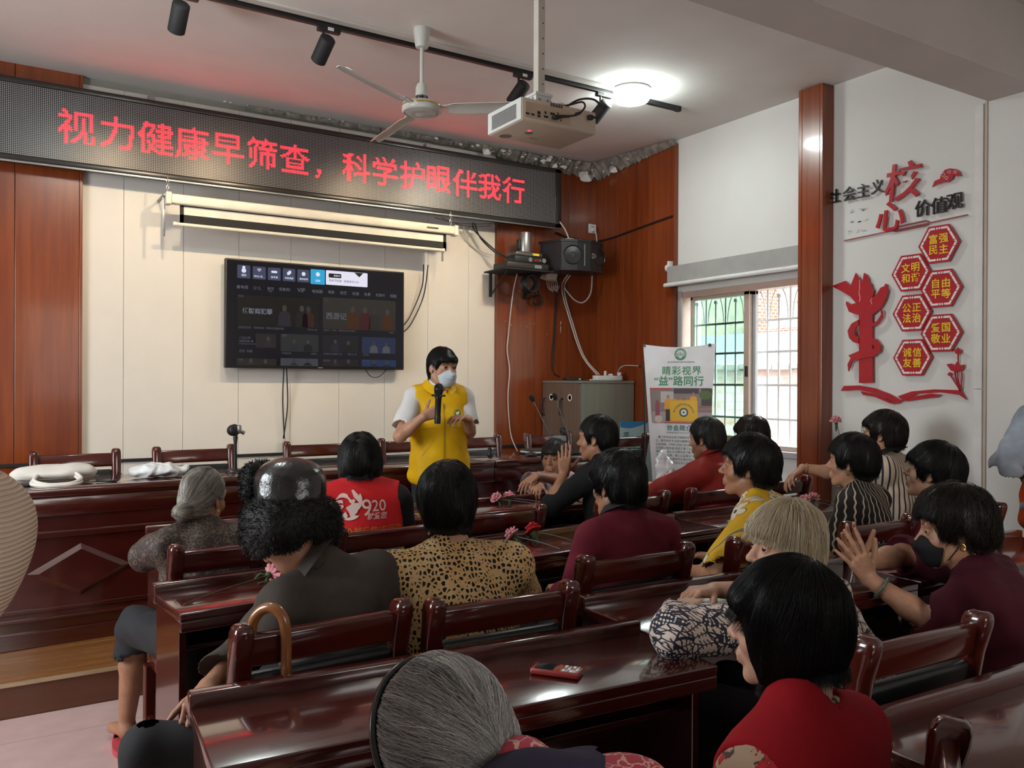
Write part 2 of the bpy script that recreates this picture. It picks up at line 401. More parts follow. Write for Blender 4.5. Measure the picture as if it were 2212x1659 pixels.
# cracked, peeling plaster where ceiling and walls meet
def peeling():
    r = random.Random(5); m = MB()
    n = 150; prev = None
    for i in range(n):
        x = 1.55 + (XR - 0.04 - 1.55) * i / (n - 1)
        grow = max(0, (x - 1.6) / 3.2)
        wd = 0.025 + 0.10 * grow ** 1.3 * (0.7 + 0.5 * r.random()); hz = CZ - 0.004 - 0.012 * r.random()
        dz = 0.02 + 0.10 * max(0, x - 3.3) / 1.5 * (0.7 + 0.5 * r.random())
        pts = [(x, YF - 0.03 - wd, hz), (x, YF - 0.03 - wd * .45, hz - 0.012 - dz * .35 - .01 * r.random()), (x, YF - 0.036, CZ - dz - 0.02)]
        b = len(m.v); m.v.extend(pts)
        if prev is not None:
            for k in (0, 1): m.f.append((prev + k, b + k, b + k + 1, prev + k + 1)); m.mi.append(0)
        prev = b
    prev = None
    for i in range(60):
        y = YF - 0.05 - 1.05 * i / 59; g = 1 - i / 59
        wd = 0.03 + 0.11 * g * (0.7 + 0.6 * r.random()); dz = 0.03 + 0.09 * g * (0.6 + 0.6 * r.random())
        pts = [(XR - 0.04 - wd, y, CZ - .004 - .01 * r.random()), (XR - 0.045 - wd * .5, y, CZ - .02 - dz * .4), (XR - 0.044, y, CZ - dz - .02)]
        b = len(m.v); m.v.extend(pts)
        if prev is not None:
            for k in (0, 1): m.f.append((prev + k, b + k, b + k + 1, prev + k + 1)); m.mi.append(0)
        prev = b
    m.cur = 1
    for i in range(190):
        if i < 145:
            x = 1.25 + 3.5 * r.random() ** 0.75; grow = max(0.15, (x - 1.3) / 3.3)
            s = (0.004 + 0.020 * r.random() ** 3) * (0.35 + grow); y = YF - 0.035 - 0.13 * r.random() * grow; z = CZ - 0.004 - 0.08 * r.random() * grow ** 2
            ux, uy = Vector((1, 0, 0)), Vector((0, 0.35 + .5 * r.random(), -1)).normalized()
        else:
            y = YF - 0.06 - 1.0 * r.random(); g = (y - 5.1) / 1.1
            s = (0.005 + 0.028 * r.random() ** 3) * (0.4 + g); x = XR - 0.05 - 0.12 * r.random() * g; z = CZ - .005 - 0.09 * r.random() * g
            ux, uy = Vector((0, -1, 0)), Vector((0.4, 0, -1)).normalized()
        k = r.randint(5, 8); P = []
        for q in range(k):
            a = 2 * PI * q / k; rr = s * (0.5 + 0.8 * r.random()); P.append(Vector((x, y, z)) + ux * rr * 1.5 * math.cos(a) + uy * rr * (1 + math.sin(a)) * .7)
        nn = ux.cross(uy); c = sum(P, Vector()) / k + nn * s * 0.35 * (r.random() - .5)
        m.add([tuple(c)] + [tuple(p) for p in P] + [tuple(p + nn * 0.002) for p in P] , [(0, 1 + q, 1 + (q + 1) % k) for q in range(k)])
    for (x, y, z, s) in ((4.62, 6.13, 3.36, .085), (4.25, 6.1, 3.40, .03), (3.55, 6.1, 3.42, .045), (4.72, 5.85, 3.38, .05)):
        P = [(x + s * math.cos(a) * (1 + .25 * math.sin(3 * a)), y + .02 * math.sin(2 * a), z + s * .55 * math.sin(a) - .02) for a in [2 * PI * q / 14 for q in range(14)]]
        m.add([(x, y - .02, z)] + P, [(0, 1 + q, 1 + (q + 1) % 14) for q in range(14)])
    o = obj('peeling_plaster', m, [PLASTER, FLAKE], smooth=False); o['kind'] = 'structure'
peeling()
m = MB(); m.box(4.03, 4.60, 6.0, 6.165, 3.328, 3.336)
# strip of old tape along the ceiling beside the lamp track
m = MB(); m.box(0.2, 3.62, 4.42, 4.475, CZ - 0.014, CZ, 0.003); struct('trim_4', m, BEAMP)

# ------------------------------------------------------------------ window
def window():
    root = tag(bpy.data.objects.new('window_1', None), kind='structure'); COL.objects.link(root)
    m = MB(); d0, d1 = XR - .004, XR + .13
    m.box(d0, d1, Y0, Y1, Z1 - .05, Z1, .003); m.box(d0, d1, Y0, Y1, Z0, Z0 + .035, .003); m.box(d0, d1, Y1 - .03, Y1, Z0, Z1, .003); m.box(d0, d1, Y0, Y0 + .03, Z0, Z1, .003)
    obj('window_frame', m, ALU, root, smooth=False)
    m = MB(); m.box(XR - .006, XR + .008, Y1 - .022, Y1 + .022, Z0 - .02, Z1 + .01, .002); obj('side_jamb', m, ALUG, root, smooth=False)
    # closed sash with tinted glass on the far half
    a, b = 4.372, 4.995; zb, zt = Z0 + .03, Z1 - .045
    m = MB(); x0, x1 = XR + .03, XR + .062
    m.box(x0, x1, a, a + .055, zb, zt, .003); m.box(x0, x1, b - .025, b, zb, zt, .003); m.box(x0, x1, a, b, zt - .03, zt, .003); m.box(x0, x1, a, b, zb, zb + .05, .003)
    s = obj('window_sash', m, ALU, root, smooth=False)
    t = NT('green_tinted_glass'); t.p.inputs['Transmission Weight'].default_value = 1; t.base((0.52, 0.80, 0.70)); t.props(0.02); t.p.inputs['IOR'].default_value = 1.05
    obj('window_pane', MB().box(XR + .043, XR + .049, a + .05, b - .02, zb + .04, zt - .025), t.m, s, smooth=False)
    m = MB(); m.box(x0 + .036, x1 + .03, a - .03, a + .02, zb, zt, .003); m.box(x0 + .036, x1 + .03, a - .03, b, zt - .03, zt, .002); m.box(x0 + .036, x1 + .03, a - .03, b, zb, zb + .03, .002)
    obj('window_sash', m, ALUG, root, smooth=False)
    m = MB(); m.box(x0 - .012, x0, a + .012, a + .035, 1.50, 1.58, .003); obj('window_latch', m, BLACK, root)
    m = MB(); m.box(XR - .05, XR + .02, Y0 - .02, Y1 + .03, Z0 - .045, Z0, .004); obj('window_sill', m, ALUG, root, smooth=False)
window()
def grille():
    root = thing('window_grille', 'white metal window grille with pointed arches and little ball tips', 'window grille', (4.95, 4.4, 0.96))
    dy = 0.10575; ys = [4.4 + dy * k for k in range(-6, 7)]
    zt, za, zs = 2.165, 1.925, [1.925, 1.687, 1.437, 1.183, 0.985]
    m = MB()
    for z in zs: m.box(-.006, .006, -.66, .68, z - .96 - .008, z - .96 + .008)
    m.box(-.006, .006, -.66, .68, zt - .96 - .008, zt - .96 + .008)
    obj('cross_bar', m, WHITEA, root, smooth=False)
    for k, y in enumerate(ys):
        m = MB(); tall = k % 2 == 1
        m.cyl((0, y - 4.4, 0.02), (0, y - 4.4, (2.10 if not tall else 2.165) - .96), .0075, n=8); 
        if not tall: m.ell((0, y - 4.4, 2.10 - .96), (.018, .018, .018), 10, 8)
        obj('upright_bar', m, WHITEA, root)
    for k in range(0, 13, 2):
        y = ys[k] - 4.4; m = MB()
        for s in (-1, 1):
            P = [(0, y + s * dy * math.cos(a) * 0.80 , za - .96 + (zt - za) * math.sin(a)) for a in [PI / 2 * q / 10 for q in range(11)]]
            m.tube(P, .005, 6)
        obj('arch', m, WHITEA, root)
grille()
def blind():
    root = thing('roller_blind', 'grey roller blind pulled up above the window', 'blind', (XR - .03, 4.45, 2.3))
    m = MB(); m.box(-.064, -.060, -.70, .69, -.035, .105, .0); m.tube([(-.032, -.70, .075), (-.032, .69, .075)], .028, 14); 
    obj('fabric', m, mat('grey_blind', (0.36, 0.36, 0.34), 0.8, bump=.1, bs=200), root)
    m = MB(); m.tube([(-.062, -.72, -.045), (-.062, .72, -.045)], .017, 12); obj('bottom_bar', m, WHITEA, root)
    m = MB(); m.cyl((-.03, .69, .10), (-.03, .725, .10), .03); m.box(-.05, .028, .685, .705, .07, .155); obj('bracket', m, WHITEA, root)
    m = MB(); m.cyl((-.03, -.70, .10), (-.03, -.73, .10), .03); m.box(-.05, .028, -.705, -.69, .07, .155); obj('bracket', m, WHITEA, root)
blind()

# ------------------------------------------------------------------ outside
def outdoors():
    t = NT('old_brick_wall'); co = t.co(); b = t.n('TexBrick'); t.l(t.mapping(co, (1, 1, 1), (R(90), 0, R(90))), b.inputs[0])
    n = t.noise(co, 9, 5); v = t.mapping(co, (1, 1, 1), (R(90), 0, R(90)))
    dv = t.n('VectorMath', operation='ADD'); sc = t.n('VectorMath', operation='SCALE'); t.l(t.noise(co, 14, 4, out=1), sc.inputs[0]); sc.inputs['Scale'].default_value = 0.05
    xyz = t.xyz(co); uv = t.comb(xyz[1], xyz[2], 0.0); t.l(uv, dv.inputs[0]); t.l(sc.outputs[0], dv.inputs[1]); t.l(dv.outputs[0], b.inputs[0])
    b.inputs['Color1'].default_value = (0.50, 0.17, 0.10, 1); b.inputs['Color2'].default_value = (0.66, 0.55, 0.48, 1); b.inputs['Mortar'].default_value = (0.42, 0.38, 0.34, 1)
    b.inputs['Scale'].default_value = 4.2; b.inputs['Mortar Size'].default_value = 0.03; b.inputs['Brick Width'].default_value = 0.9; b.inputs['Row Height'].default_value = 0.36
    t.base(t.mix(t.math('MULTIPLY', n, 0.9), b.outputs[0], (0.72, 0.68, 0.63))); t.props(0.95); t.bump(t.math('ADD', n, b.outputs[1]), 0.6, 0.03)
    m = MB(); m.box(6.6, 6.9, 3.5, 9.0, -0.5, 1.60, .01); struct('outdoor_brick_wall', m, t.m)
    m = MB()
    for k in range(26): m.box(6.50, 6.95, 3.5 + k * .21, 3.70 + k * .21, 1.58 + .006 * (k % 3), 1.645 + .008 * (k % 2), .006)
    struct('outdoor_wall_coping', m, mat('coping_tile', (0.30, 0.29, 0.27), .9, bump=.5, bs=20, var=.3))
    t = NT('slate_roof'); co = t.co(); n = t.noise(t.mapping(co, (3, 1, 1)), 12, 5); t.base(t.ramp(n, [(.3, (0.22, 0.27, 0.32)), (.7, (0.40, 0.47, 0.53))])); t.props(.8); t.bump(n, .5, .03)
    m = MB(); m.add([(6.95, 3.6, 1.62), (6.95, 9.5, 1.62), (8.6, 9.5, 2.12), (8.6, 3.6, 2.12), (6.95, 3.6, 1.58), (6.95, 9.5, 1.58), (8.6, 9.5, 2.08), (8.6, 3.6, 2.08)], [(0, 1, 2, 3), (4, 7, 6, 5), (0, 4, 5, 1), (2, 6, 7, 3), (0, 3, 7, 4), (1, 5, 6, 2)])
    struct('outdoor_roof', m, t.m)
    t = NT('red_brick'); co = t.co(); b = t.n('TexBrick'); xyz = t.xyz(co); t.l(t.comb(t.math('ADD', xyz[1], xyz[0]), xyz[2], 0.0), b.inputs[0])
    b.inputs['Color1'].default_value = (0.55, 0.16, 0.10, 1); b.inputs['Color2'].default_value = (0.62, 0.25, 0.17, 1); b.inputs['Mortar'].default_value = (0.75, 0.72, 0.68, 1); b.inputs['Scale'].default_value = 5.5; b.inputs['Mortar Size'].default_value = .035
    t.base(b.outputs[0]); t.props(.9)
    m = MB(); m.box(9.0, 9.4, 7.95, 8.17, 0, 5.5); m.box(9.1, 9.4, 6.3, 7.95, 0, 2.2); struct('outdoor_house_pier', m, t.m)
    m = MB(); m.box(9.25, 9.6, 8.17, 13, 0, 5.5); struct('outdoor_house_wall', m, mat('pale_tile_wall', (0.60, 0.56, 0.44), .8, var=.2, vs_=8, bump=.5, bs=30))
    m = MB(); m.box(9.5, 9.8, 5.0, 7.95, 2.2, 5.5); m.box(9.2, 9.5, 5.0, 7.95, 2.18, 2.36); m.box(9.1, 9.5, 6.9, 7.6, 2.55, 2.6); struct('outdoor_house_front', m, mat('pale_render', (0.78, 0.78, 0.76), .8))
    m = MB(); m.box(5.05, 16, -3, 16, -0.6, -0.5); struct('ground_outside', m, mat('yard_ground', (0.45, 0.43, 0.40), .9))
outdoors()
# ------------------------------------------------------------------ LED sign
def led_sign():
    X0, X1, ZB, ZT, YFR = -0.30, 4.262, 2.812, 3.330, 6.02
    root = thing('led_sign', 'long black LED text sign with glowing red Chinese characters under the ceiling', 'sign', ((X0 + X1) / 2, 6.08, ZB))
    c = root.location
    L = lambda m: setattr(m, 'v', [(x - c.x, y - c.y, z - c.z) for x, y, z in m.v]) or m
    px0, px1, pz0, pz1 = X0 + .065, 4.193, 2.850, 3.291
    m = MB(); m.box(X0, X1, YFR + .03, 6.15, ZB + .01, ZT - .01, .006)
    obj('casing', L(m), BLACK, root)
    m = MB()
    for a in ((X0, X1, pz1, ZT), (X0, X1, ZB, pz0), (X0, px0, ZB, ZT), (px1, X1, ZB, ZT)):
        m.box(a[0], a[1], YFR - .008, YFR + .035, a[2], a[3], .006)
    obj('frame', L(m), mat('sign_frame', (0.016, 0.014, 0.013), 0.28, spec=.6), root)
    m = MB(); m.box(X0, X1, YFR - .004, YFR + .004, ZB - .012, ZB + .004, .002); obj('frame_strip', L(m), GREYM, root)
    P = 0.01105
    t = NT('led_dot_panel'); co = t.co(); x = t.xyz(co)
    fx = t.math('SUBTRACT', t.math('FRACT', t.math('DIVIDE', t.math('SUBTRACT', x[0], px0 - c.x), P)), .5)
    fz = t.math('SUBTRACT', t.math('FRACT', t.math('DIVIDE', t.math('SUBTRACT', x[2], pz0 - c.z), P)), .5)
    r2 = t.math('ADD', t.math('MULTIPLY', fx, fx), t.math('MULTIPLY', fz, fz))
    dot = t.math('LESS_THAN', r2, 0.075)
    t.base(t.mix(dot, (0.012, 0.012, 0.014), (0.42, 0.41, 0.40))); t.props(0.34, spec=0.5)
    m = MB(); m.box(px0, px1, YFR, YFR + .03, pz0, pz1); obj('dot_panel', L(m), t.m, root, smooth=False)
    # lit dots
    nx, nz = int((px1 - px0) / P), int((pz1 - pz0) / P)
    lit = np.zeros((nx, nz), bool)
    chars = '视力健康早筛查，科学护眼伴我行'
    for k, ch in enumerate(chars):
        cx = 0.335 + 0.2367 * (k + .5); cz = 3.074 + 0.013 * k / 14
        if ch == '，': cx -= .06; cz -= .085
        v, f = text_geo(ch, 0.232 if ch != '，' else .20, bold=0.012)
        v = v + np.array([cx, cz])
        for tri in f:
            a = v[list(tri)]
            i0, i1 = int((a[:, 0].min() - px0) / P - 1), int((a[:, 0].max() - px0) / P + 2)
            j0, j1 = int((a[:, 1].min() - pz0) / P - 1), int((a[:, 1].max() - pz0) / P + 2)
            for i in range(max(i0, 0), min(i1, nx)):
                for j in range(max(j0, 0), min(j1, nz)):
                    p = np.array([px0 + (i + .5) * P, pz0 + (j + .5) * P]); s = []
                    for q in range(len(a)):
                        e = a[(q + 1) % len(a)] - a[q]; s.append(e[0] * (p[1] - a[q][1]) - e[1] * (p[0] - a[q][0]))
                    if min(s) >= -1e-9 or max(s) <= 1e-9: lit[i, j] = True
    m = MB()
    for i, j in zip(*np.nonzero(lit)):
        x0, z0 = px0 + (i + .5) * P, pz0 + (j + .5) * P
        m.add([(x0 + .0047 * math.cos(a), YFR - .0015, z0 + .0047 * math.sin(a)) for a in [PI / 3 * q for q in range(6)]], [tuple(range(6))])
    e = NT('lit_red_dot'); e.base((0.3, 0.01, 0.01)); e.emit((1.0, 0.013, 0.020), 8.0)
    obj('lettering', L(m), e.m, root, smooth=False)
    for x in (0.9, 3.0):
        m = MB(); m.box(x, x + .04, 6.14, 6.21, ZT - .03, ZT + .07); obj('bracket', L(m), GREYM, root, smooth=False)
led_sign()

# ------------------------------------------------------------------ projection screen
def screen():
    root = thing('projection_screen', 'cream roll-up projection screen hanging from chains under the LED sign', 'projection screen', (2.08, 5.95, 2.64))
    m = MB(); m.box(-1.085, 1.085, -.03, .035, -.005, .062, .012); obj('case', m, CREAM, root)
    for s in (-1, 1):
        m = MB(); m.box(s * 1.085 - .018, s * 1.085 + .018, -.036, .040, -.012, .070, .006); obj('end_cap', m, CREAM, root)
    sc_m = mat('screen_cloth', (0.80, 0.76, 0.66), .7)
    m = MB(); m.box(-.985, .985, .010, .014, -.14, -.005); m.cur = 1; 
    m.box(-1.01, 1.01, .0065, .0085, -.14, -.068); m.box(-1.01, -.985, .0065, .0085, -.14, 0); m.box(.985, 1.01, .0065, .0085, -.14, 0); m.box(-1.0, 1.0, .0065, .0085, -.012, 0)
    obj('screen_cloth', m, [sc_m, BLACKM], root, smooth=False)
    m = MB(); m.cyl((-1.045, .01, -.135), (.985, .01, -.135), .0125, n=14); m.cyl((-1.052, .01, -.135), (-1.03, .01, -.135), .0155, n=14); m.cyl((.975, .01, -.135), (.995, .01, -.135), .0155, n=14)
    obj('bottom_bar', m, CREAM, root)
    m = MB(); m.box(-.80 + 1.62, -.80 + 1.72, -.0315, -.03, .02, .034); obj('badge', m, BLACK, root, smooth=False)
    for s, x in ((-1, -1.108), (1, .99)):
        m = MB(); m.box(x - .009, x + .009, .03, .034, -.22, .06, .002)
        for z in (-.20, -.165): m.cyl((x, .028, z), (x, .036, z), .004, n=8)
        b = obj('hanging_bracket', m, GREYM, root)
        m = MB(); m.box(x - .008, x + .008, .0, .252, .045, .060, .002); obj('wall_arm', m, GREYM, b, smooth=False); m = MB()
        xc = x + .02 * (1 if s < 0 else 2.8)
        for k in range(6):
            a = k * PI / 2; z0 = .06 + k * .021
            m.tube([(xc + .008 * math.cos(q) * math.cos(a), .008 * math.cos(q) * math.sin(a), z0 + .013 * math.sin(q)) for q in [2 * PI * j / 10 for j in range(10)]], .0022, 6, closed=True)
        obj('chain', m, STEEL, b)
screen()
def wires(name, label, paths, m, r=0.004, cat='cable', group=None, n=6):
    mb = MB()
    for p in paths: mb.tube(p, r, n)
    return tag(obj(name, mb, m), label, cat, group)
def spline(pts, n=8):
    P = [Vector(p) for p in pts]; out = []
    for i in range(len(P) - 1):
        a, b, c, d = P[max(i - 1, 0)], P[i], P[i + 1], P[min(i + 2, len(P) - 1)]
        for k in range(n):
            t = k / n; out.append(0.5 * ((2 * b) + (c - a) * t + (2 * a - 5 * b + 4 * c - d) * t * t + (3 * b - a - 3 * c + d) * t ** 3))
    out.append(P[-1]); return out

# ------------------------------------------------------------------ television
def tv():
    root = thing('television', 'wall-mounted black flat television showing a dark menu of Chinese film tiles', 'television', (2.0965, 6.10, 1.934))
    W2, H2 = 0.694, 0.391
    m = MB(); m.box(-W2, W2, .0, .045, -H2, H2, .006); m.box(-.45, .45, .04, .07, -.3, .2, .01); obj('casing', m, BLACK, root)
    m = MB(); m.box(-.2, .2, .07, .098, -.15, .15); obj('wall_mount', m, GREYM, root, smooth=False)
    t = NT('tv_screen'); t.base((0.004, 0.004, 0.007)); t.props(0.16); t.emit((0.10, 0.12, 0.22), 0.012)
    m = MB(); m.box(-W2 + .010, W2 - .010, -.002, .002, -H2 + .018, H2 - .010); scr = obj('screen', m, t.m, root, smooth=False)
    def em(name, c, s): e = NT(name); e.base((0, 0, 0)); e.props(.3); e.emit(c, s); return e.m
    W_, G_, D_ = em('tv_white', (0.80, 0.84, 1.0), 0.75), em('tv_grey', (0.62, 0.66, 0.80), 0.16), em('tv_dim', (0.5, 0.55, 0.7), 0.11)
    TILE, BLUE, CARD, INK, PIC = em('tv_tile', (0.18, 0.22, 0.42), 0.20), em('tv_blue', (0.02, 0.40, 0.72), 0.75), em('tv_card', (0.80, 0.78, 0.92), 0.80), em('tv_ink', (0.02, 0.02, 0.05), 0.05), em('tv_picture', (0.10, 0.12, 0.17), 0.16)
    yy = [-.0022]
    def rr(m, x0, x1, z0, z1, rad=.006, y=None):
        y = yy[0] if y is None else y; P = []
        for cx, cz, a0 in ((x1 - rad, z1 - rad, 0), (x0 + rad, z1 - rad, 90), (x0 + rad, z0 + rad, 180), (x1 - rad, z0 + rad, 270)):
            for k in range(4): a = R(a0 + 30 * k); P.append((cx + rad * math.cos(a), y, cz + rad * math.sin(a)))
        m.add(P, [tuple(range(len(P)))])
    def txt(m, s, x, z, w, y=-.0038, bold=.0, hmax=None):
        v, f = text_geo(s, 1.0, bold); wd = v[:, 0].max() - v[:, 0].min() if len(v) else 1
        put_text(m, s, (x, y, z), (1, 0, 0), (0, 0, 1), w / wd, bold)
    m = MB()
    for r in TILES: rr(m, *r)
    obj('menu_tile', m, TILE, scr, smooth=False)
    m = MB(); rr(m, -.074, .037, .246, .358); obj('search_tile', m, BLUE, scr, smooth=False)
    m = MB(); rr(m, .045, .38, .249, .358); obj('offer_card', m, CARD, scr, smooth=False)
    m = MB(); rr(m, .066, .166, .304, .336, .005, -.003); m.add([(.27, -.0030, .356), (.345, -.003, .356), (.312, -.003, .322)], [(0, 1, 2)])
    txt(m, '母亲节钜惠！新客首月15元', .188, .283, .241, -.0032); obj('card_print', m, INK, scr, smooth=False)
    m = MB()
    for s, x, z, w in [('我的', -0.566, 0.276, 0.034), ('军村便民…', -0.456, 0.274, 0.075), ('信号源', -0.347, 0.276, 0.05), ('切换桌面', -0.238, 0.277, 0.064), ('我的应用', -0.128, 0.278, 0.063), ('搜索', -0.018, 0.273, 0.036), ('影视VIP', 0.132, 0.32, 0.050)]: txt(m, s, x, z, w, bold=.01)
    d = lambda cx, cz, r, n=16, y=-.0036: m.add([(cx + r * math.cos(2 * PI * k / n), y, cz + r * math.sin(2 * PI * k / n)) for k in range(n)], [tuple(range(n))])
    d(-.566, .332, .011); d(-.566, .309, .0165, 16); d(-.018, .321, .016)
    for q in (1, 2, 3):
        P = [(-.456 + .0075 * q * math.cos(a), -.0036, .306 + .0085 * q * math.sin(a)) for a in [R(45 + 15 * k) for k in range(7)]]; Q = [(-.456 + (.0075 * q - .004) * math.cos(a), -.0036, .306 + (.0085 * q - .004) * math.sin(a)) for a in [R(45 + 15 * k) for k in range(7)]]
        m.add(P + Q, [(k, k + 1, 8 + k, 7 + k) for k in range(6)])
    rr(m, -.369, -.325, .307, .323, .006, -.0036); rr(m, -.252, -.232, .300, .322, .003, -.0036); rr(m, -.242, -.222, .310, .332, .003, -.0037); d(-.128, .316, .016, 6)
    obj('menu_icon', m, W_, scr, smooth=False)
    m = MB()
    for s, x, z, w in [('看电视', -0.576, 0.19, 0.081), ('少儿', -0.471, 0.19, 0.055), ('首页', -0.374, 0.19, 0.048), ('低智商！', -0.269, 0.192, 0.086), ('VIP', -0.146, 0.194, 0.059), ('电视剧', -0.021, 0.192, 0.08), ('电影', 0.088, 0.194, 0.05), ('综艺', 0.184, 0.194, 0.053), ('动漫', 0.282, 0.194, 0.054), ('免费', 0.378, 0.194, 0.053), ('纪录片', 0.488, 0.194, 0.076), ('短剧', 0.597, 0.194, 0.053), ('西游记', 0.128, 0.014, 0.161)]: txt(m, s, x, z, w)
    txt(m, '低智商犯罪', -.468, .022, .216, bold=.025); rr(m, -.386, -.361, .168, .171, .001)
    obj('menu_lettering', m, G_, scr, smooth=False)
    m = MB()
    for s, x, z, w in [('低智商犯罪｜笨贼悍匪！瞒报反套路探案', -0.44, -0.099, 0.33), ('更新至 3集', -0.06, -0.098, 0.072), ('西游记｜经典！唐僧师徒西天取经', 0.155, -0.096, 0.251), ('25集全', 0.583, -0.097, 0.046), ('八仙过海', -0.558, -0.173, 0.079), ('观看至第1集', -0.547, -0.198, 0.102), ('历史  收藏', -0.55, -0.269, 0.093), ('间谍迷城', -0.254, -0.278, 0.069), ('24集全', -0.048, -0.278, 0.047), ('佳偶天成 最新上线', 0.102, -0.276, 0.147), ('更新至 5集', 0.256, -0.276, 0.071), ('五哈6', 0.37, -0.276, 0.05), ('影视VIP', 0.054, -0.328, 0.055), ('少儿VIP', 0.37, -0.326, 0.057), ('免费', -0.586, -0.332, 0.03), ('免费', 0.047, 0.128, 0.028), ('免费', -0.27, -0.148, 0.033), ('首播', -0.586, 0.126, 0.033)]: txt(m, s, x, z, w)
    rr(m, -.598, -.47, -.219, -.216, .001); obj('caption_lettering', m, D_, scr, smooth=False)
    # film stills: plain generic figures on dark grounds
    tones = [(.05, .06, .09), (.14, .13, .12), (.07, .07, .09), (.12, .14, .16), (.06, .06, .09), (.10, .16, .42), (.07, .08, .07), (.30, .33, .42), (.07, .07, .09), (.08, .20, .55)]
    rn = random.Random(3)
    for k, r in enumerate([(-0.61, -0.01, -0.085, 0.134), (0.022, 0.618, -0.085, 0.153), (-0.48, -0.329, -0.242, -0.139), (-0.298, -0.012, -0.265, -0.135), (0.02, 0.306, -0.265, -0.134), (0.336, 0.619, -0.265, -0.138), (-0.614, -0.328, -0.372, -0.321), (-0.298, -0.014, -0.371, -0.315), (0.02, 0.307, -0.37, -0.314), (0.336, 0.624, -0.368, -0.314)]):
        e = em('tv_still', tones[k], .10 if k else .02); m = MB(); rr(m, *r, .006)
        s = obj('film_still', m, e, scr, smooth=False)
        m = MB(); big = k < 2; hgt = r[3] - r[2]
        xs = ([-.27, -.14, -.09] if k == 0 else [.26, .36, .44, .55] if k == 1 else [r[0] + (r[1] - r[0]) * q for q in ((.35, .72) if r[1] - r[0] > .2 else (.6,))])
        for q, x in enumerate(xs):
            w = .028 if big else .020; zc = r[2] + hgt * (.62 if big else .55) + .01 * rn.random(); b = r[2] + .004
            m.cur = q % 3
            m.add([(x + w * .62 * math.cos(a), -.0028, zc + w * .85 * math.sin(a)) for a in [2 * PI * j / 14 for j in range(14)]], [tuple(range(14))])
            m.cur = 3 + q % 3
            m.add([(x - w * 1.7, -.0026, b), (x + w * 1.7, -.0026, b), (x + w * 1.5, -.0026, max(b + .004, zc - w * 1.5)), (x + w * .5, -.0026, max(b + .006, zc - w * .7)), (x - w * .5, -.0026, max(b + .006, zc - w * .7)), (x - w * 1.5, -.0026, max(b + .004, zc - w * 1.5))], [tuple(range(6))])
        f = [(.32, .24, .20), (.30, .27, .26), (.22, .18, .17)]; bdy = [(.10, .10, .16), (.05, .05, .06), (.20, .06, .05)] if k != 5 else [(.5, .5, .6)] * 3
        if k == 1: bdy = [(.32, .10, .02), (.30, .04, .05), (.12, .10, .10)]
        obj('still_figure', m, [em('tv_face', c, .10) for c in f] + [em('tv_body', c, .10) for c in bdy], s, smooth=False)
    m = MB(); m.box(-.014, .024, -.003, .0, -H2 + .005, -H2 + .013); obj('badge', m, GREYM, root, smooth=False)
TILES = [(-0.612, -0.52, 0.254, 0.348), (-0.503, -0.409, 0.254, 0.346), (-0.393, -0.3, 0.254, 0.346), (-0.284, -0.191, 0.254, 0.348), (-0.175, -0.082, 0.254, 0.348)]
tv()
wires('power_cable', 'two black cables hanging from the television down the white wall', [spline([(1.83, 6.12, 1.55), (1.835, 6.16, 1.3), (1.85, 6.17, 1.05), (1.86, 6.18, .9), (1.90, 6.185, .6), (1.91, 6.185, .2)]), spline([(1.85, 6.12, 1.55), (1.875, 6.17, 1.3), (1.86, 6.175, 1.12), (1.842, 6.17, 1.02)])], WIREB, .0045)
m = MB(); m.box(1.832, 1.852, 6.160, 6.172, .965, 1.02, .003); m.tube([(1.842 + .012 * math.cos(a), 6.165, .945 + .018 * math.sin(a)) for a in [2 * PI * k / 12 for k in range(12)]], .002, 6, closed=True); m.box(1.838, 1.848, 6.16, 6.168, .83, .925, .002)
tag(obj('key_fob', m, mat('clear_tag', (.45, .47, .45), .3)), 'small pale tag dangling at the end of the television cable', 'key fob')
wires('power_cable', 'thin black cable loop under the right end of the television', [spline([(2.47, 6.13, 1.55), (2.53, 6.15, 1.49), (2.60, 6.15, 1.49), (2.66, 6.13, 1.55)])], WIREB, .003)
wires('power_cable', 'pair of dark cables sweeping from the screen end down to the television', [spline([(2.96, 6.10, 2.40), (2.97, 6.15, 2.22), (2.87, 6.16, 1.98), (2.79, 6.14, 1.89)]), spline([(3.0, 6.10, 2.40), (2.985, 6.15, 2.15), (2.88, 6.16, 1.92), (2.79, 6.14, 1.84)])], WIREB, .005)
wires('loose_wire', 'tangle of thin wires along the underside of the LED sign', [spline([(3.05, 6.08, 2.785), (3.2, 6.02, 2.75), (3.4, 6.05, 2.765), (3.6, 6.0, 2.78), (3.75, 6.06, 2.79)]), spline([(3.1, 6.06, 2.785), (3.3, 6.02, 2.735), (3.55, 6.03, 2.765)])], WIREB, .003)
wires('power_cable', 'black cables running from the sign to the camera shelf', [spline([(3.40, 6.08, 2.78), (3.45, 6.12, 2.72), (3.58, 6.05, 2.58), (3.68, 6.0, 2.51)]), spline([(3.42, 6.08, 2.78), (3.50, 6.12, 2.67), (3.60, 6.05, 2.55), (3.70, 6.0, 2.50)])], WIREB, .006)
wires('loose_wire', 'white wire loop beside the wooden panel below the sign', [spline([(3.34, 6.12, 2.78), (3.38, 6.17, 2.68), (3.50, 6.18, 2.58), (3.64, 6.16, 2.54)])], WIREW, .004)

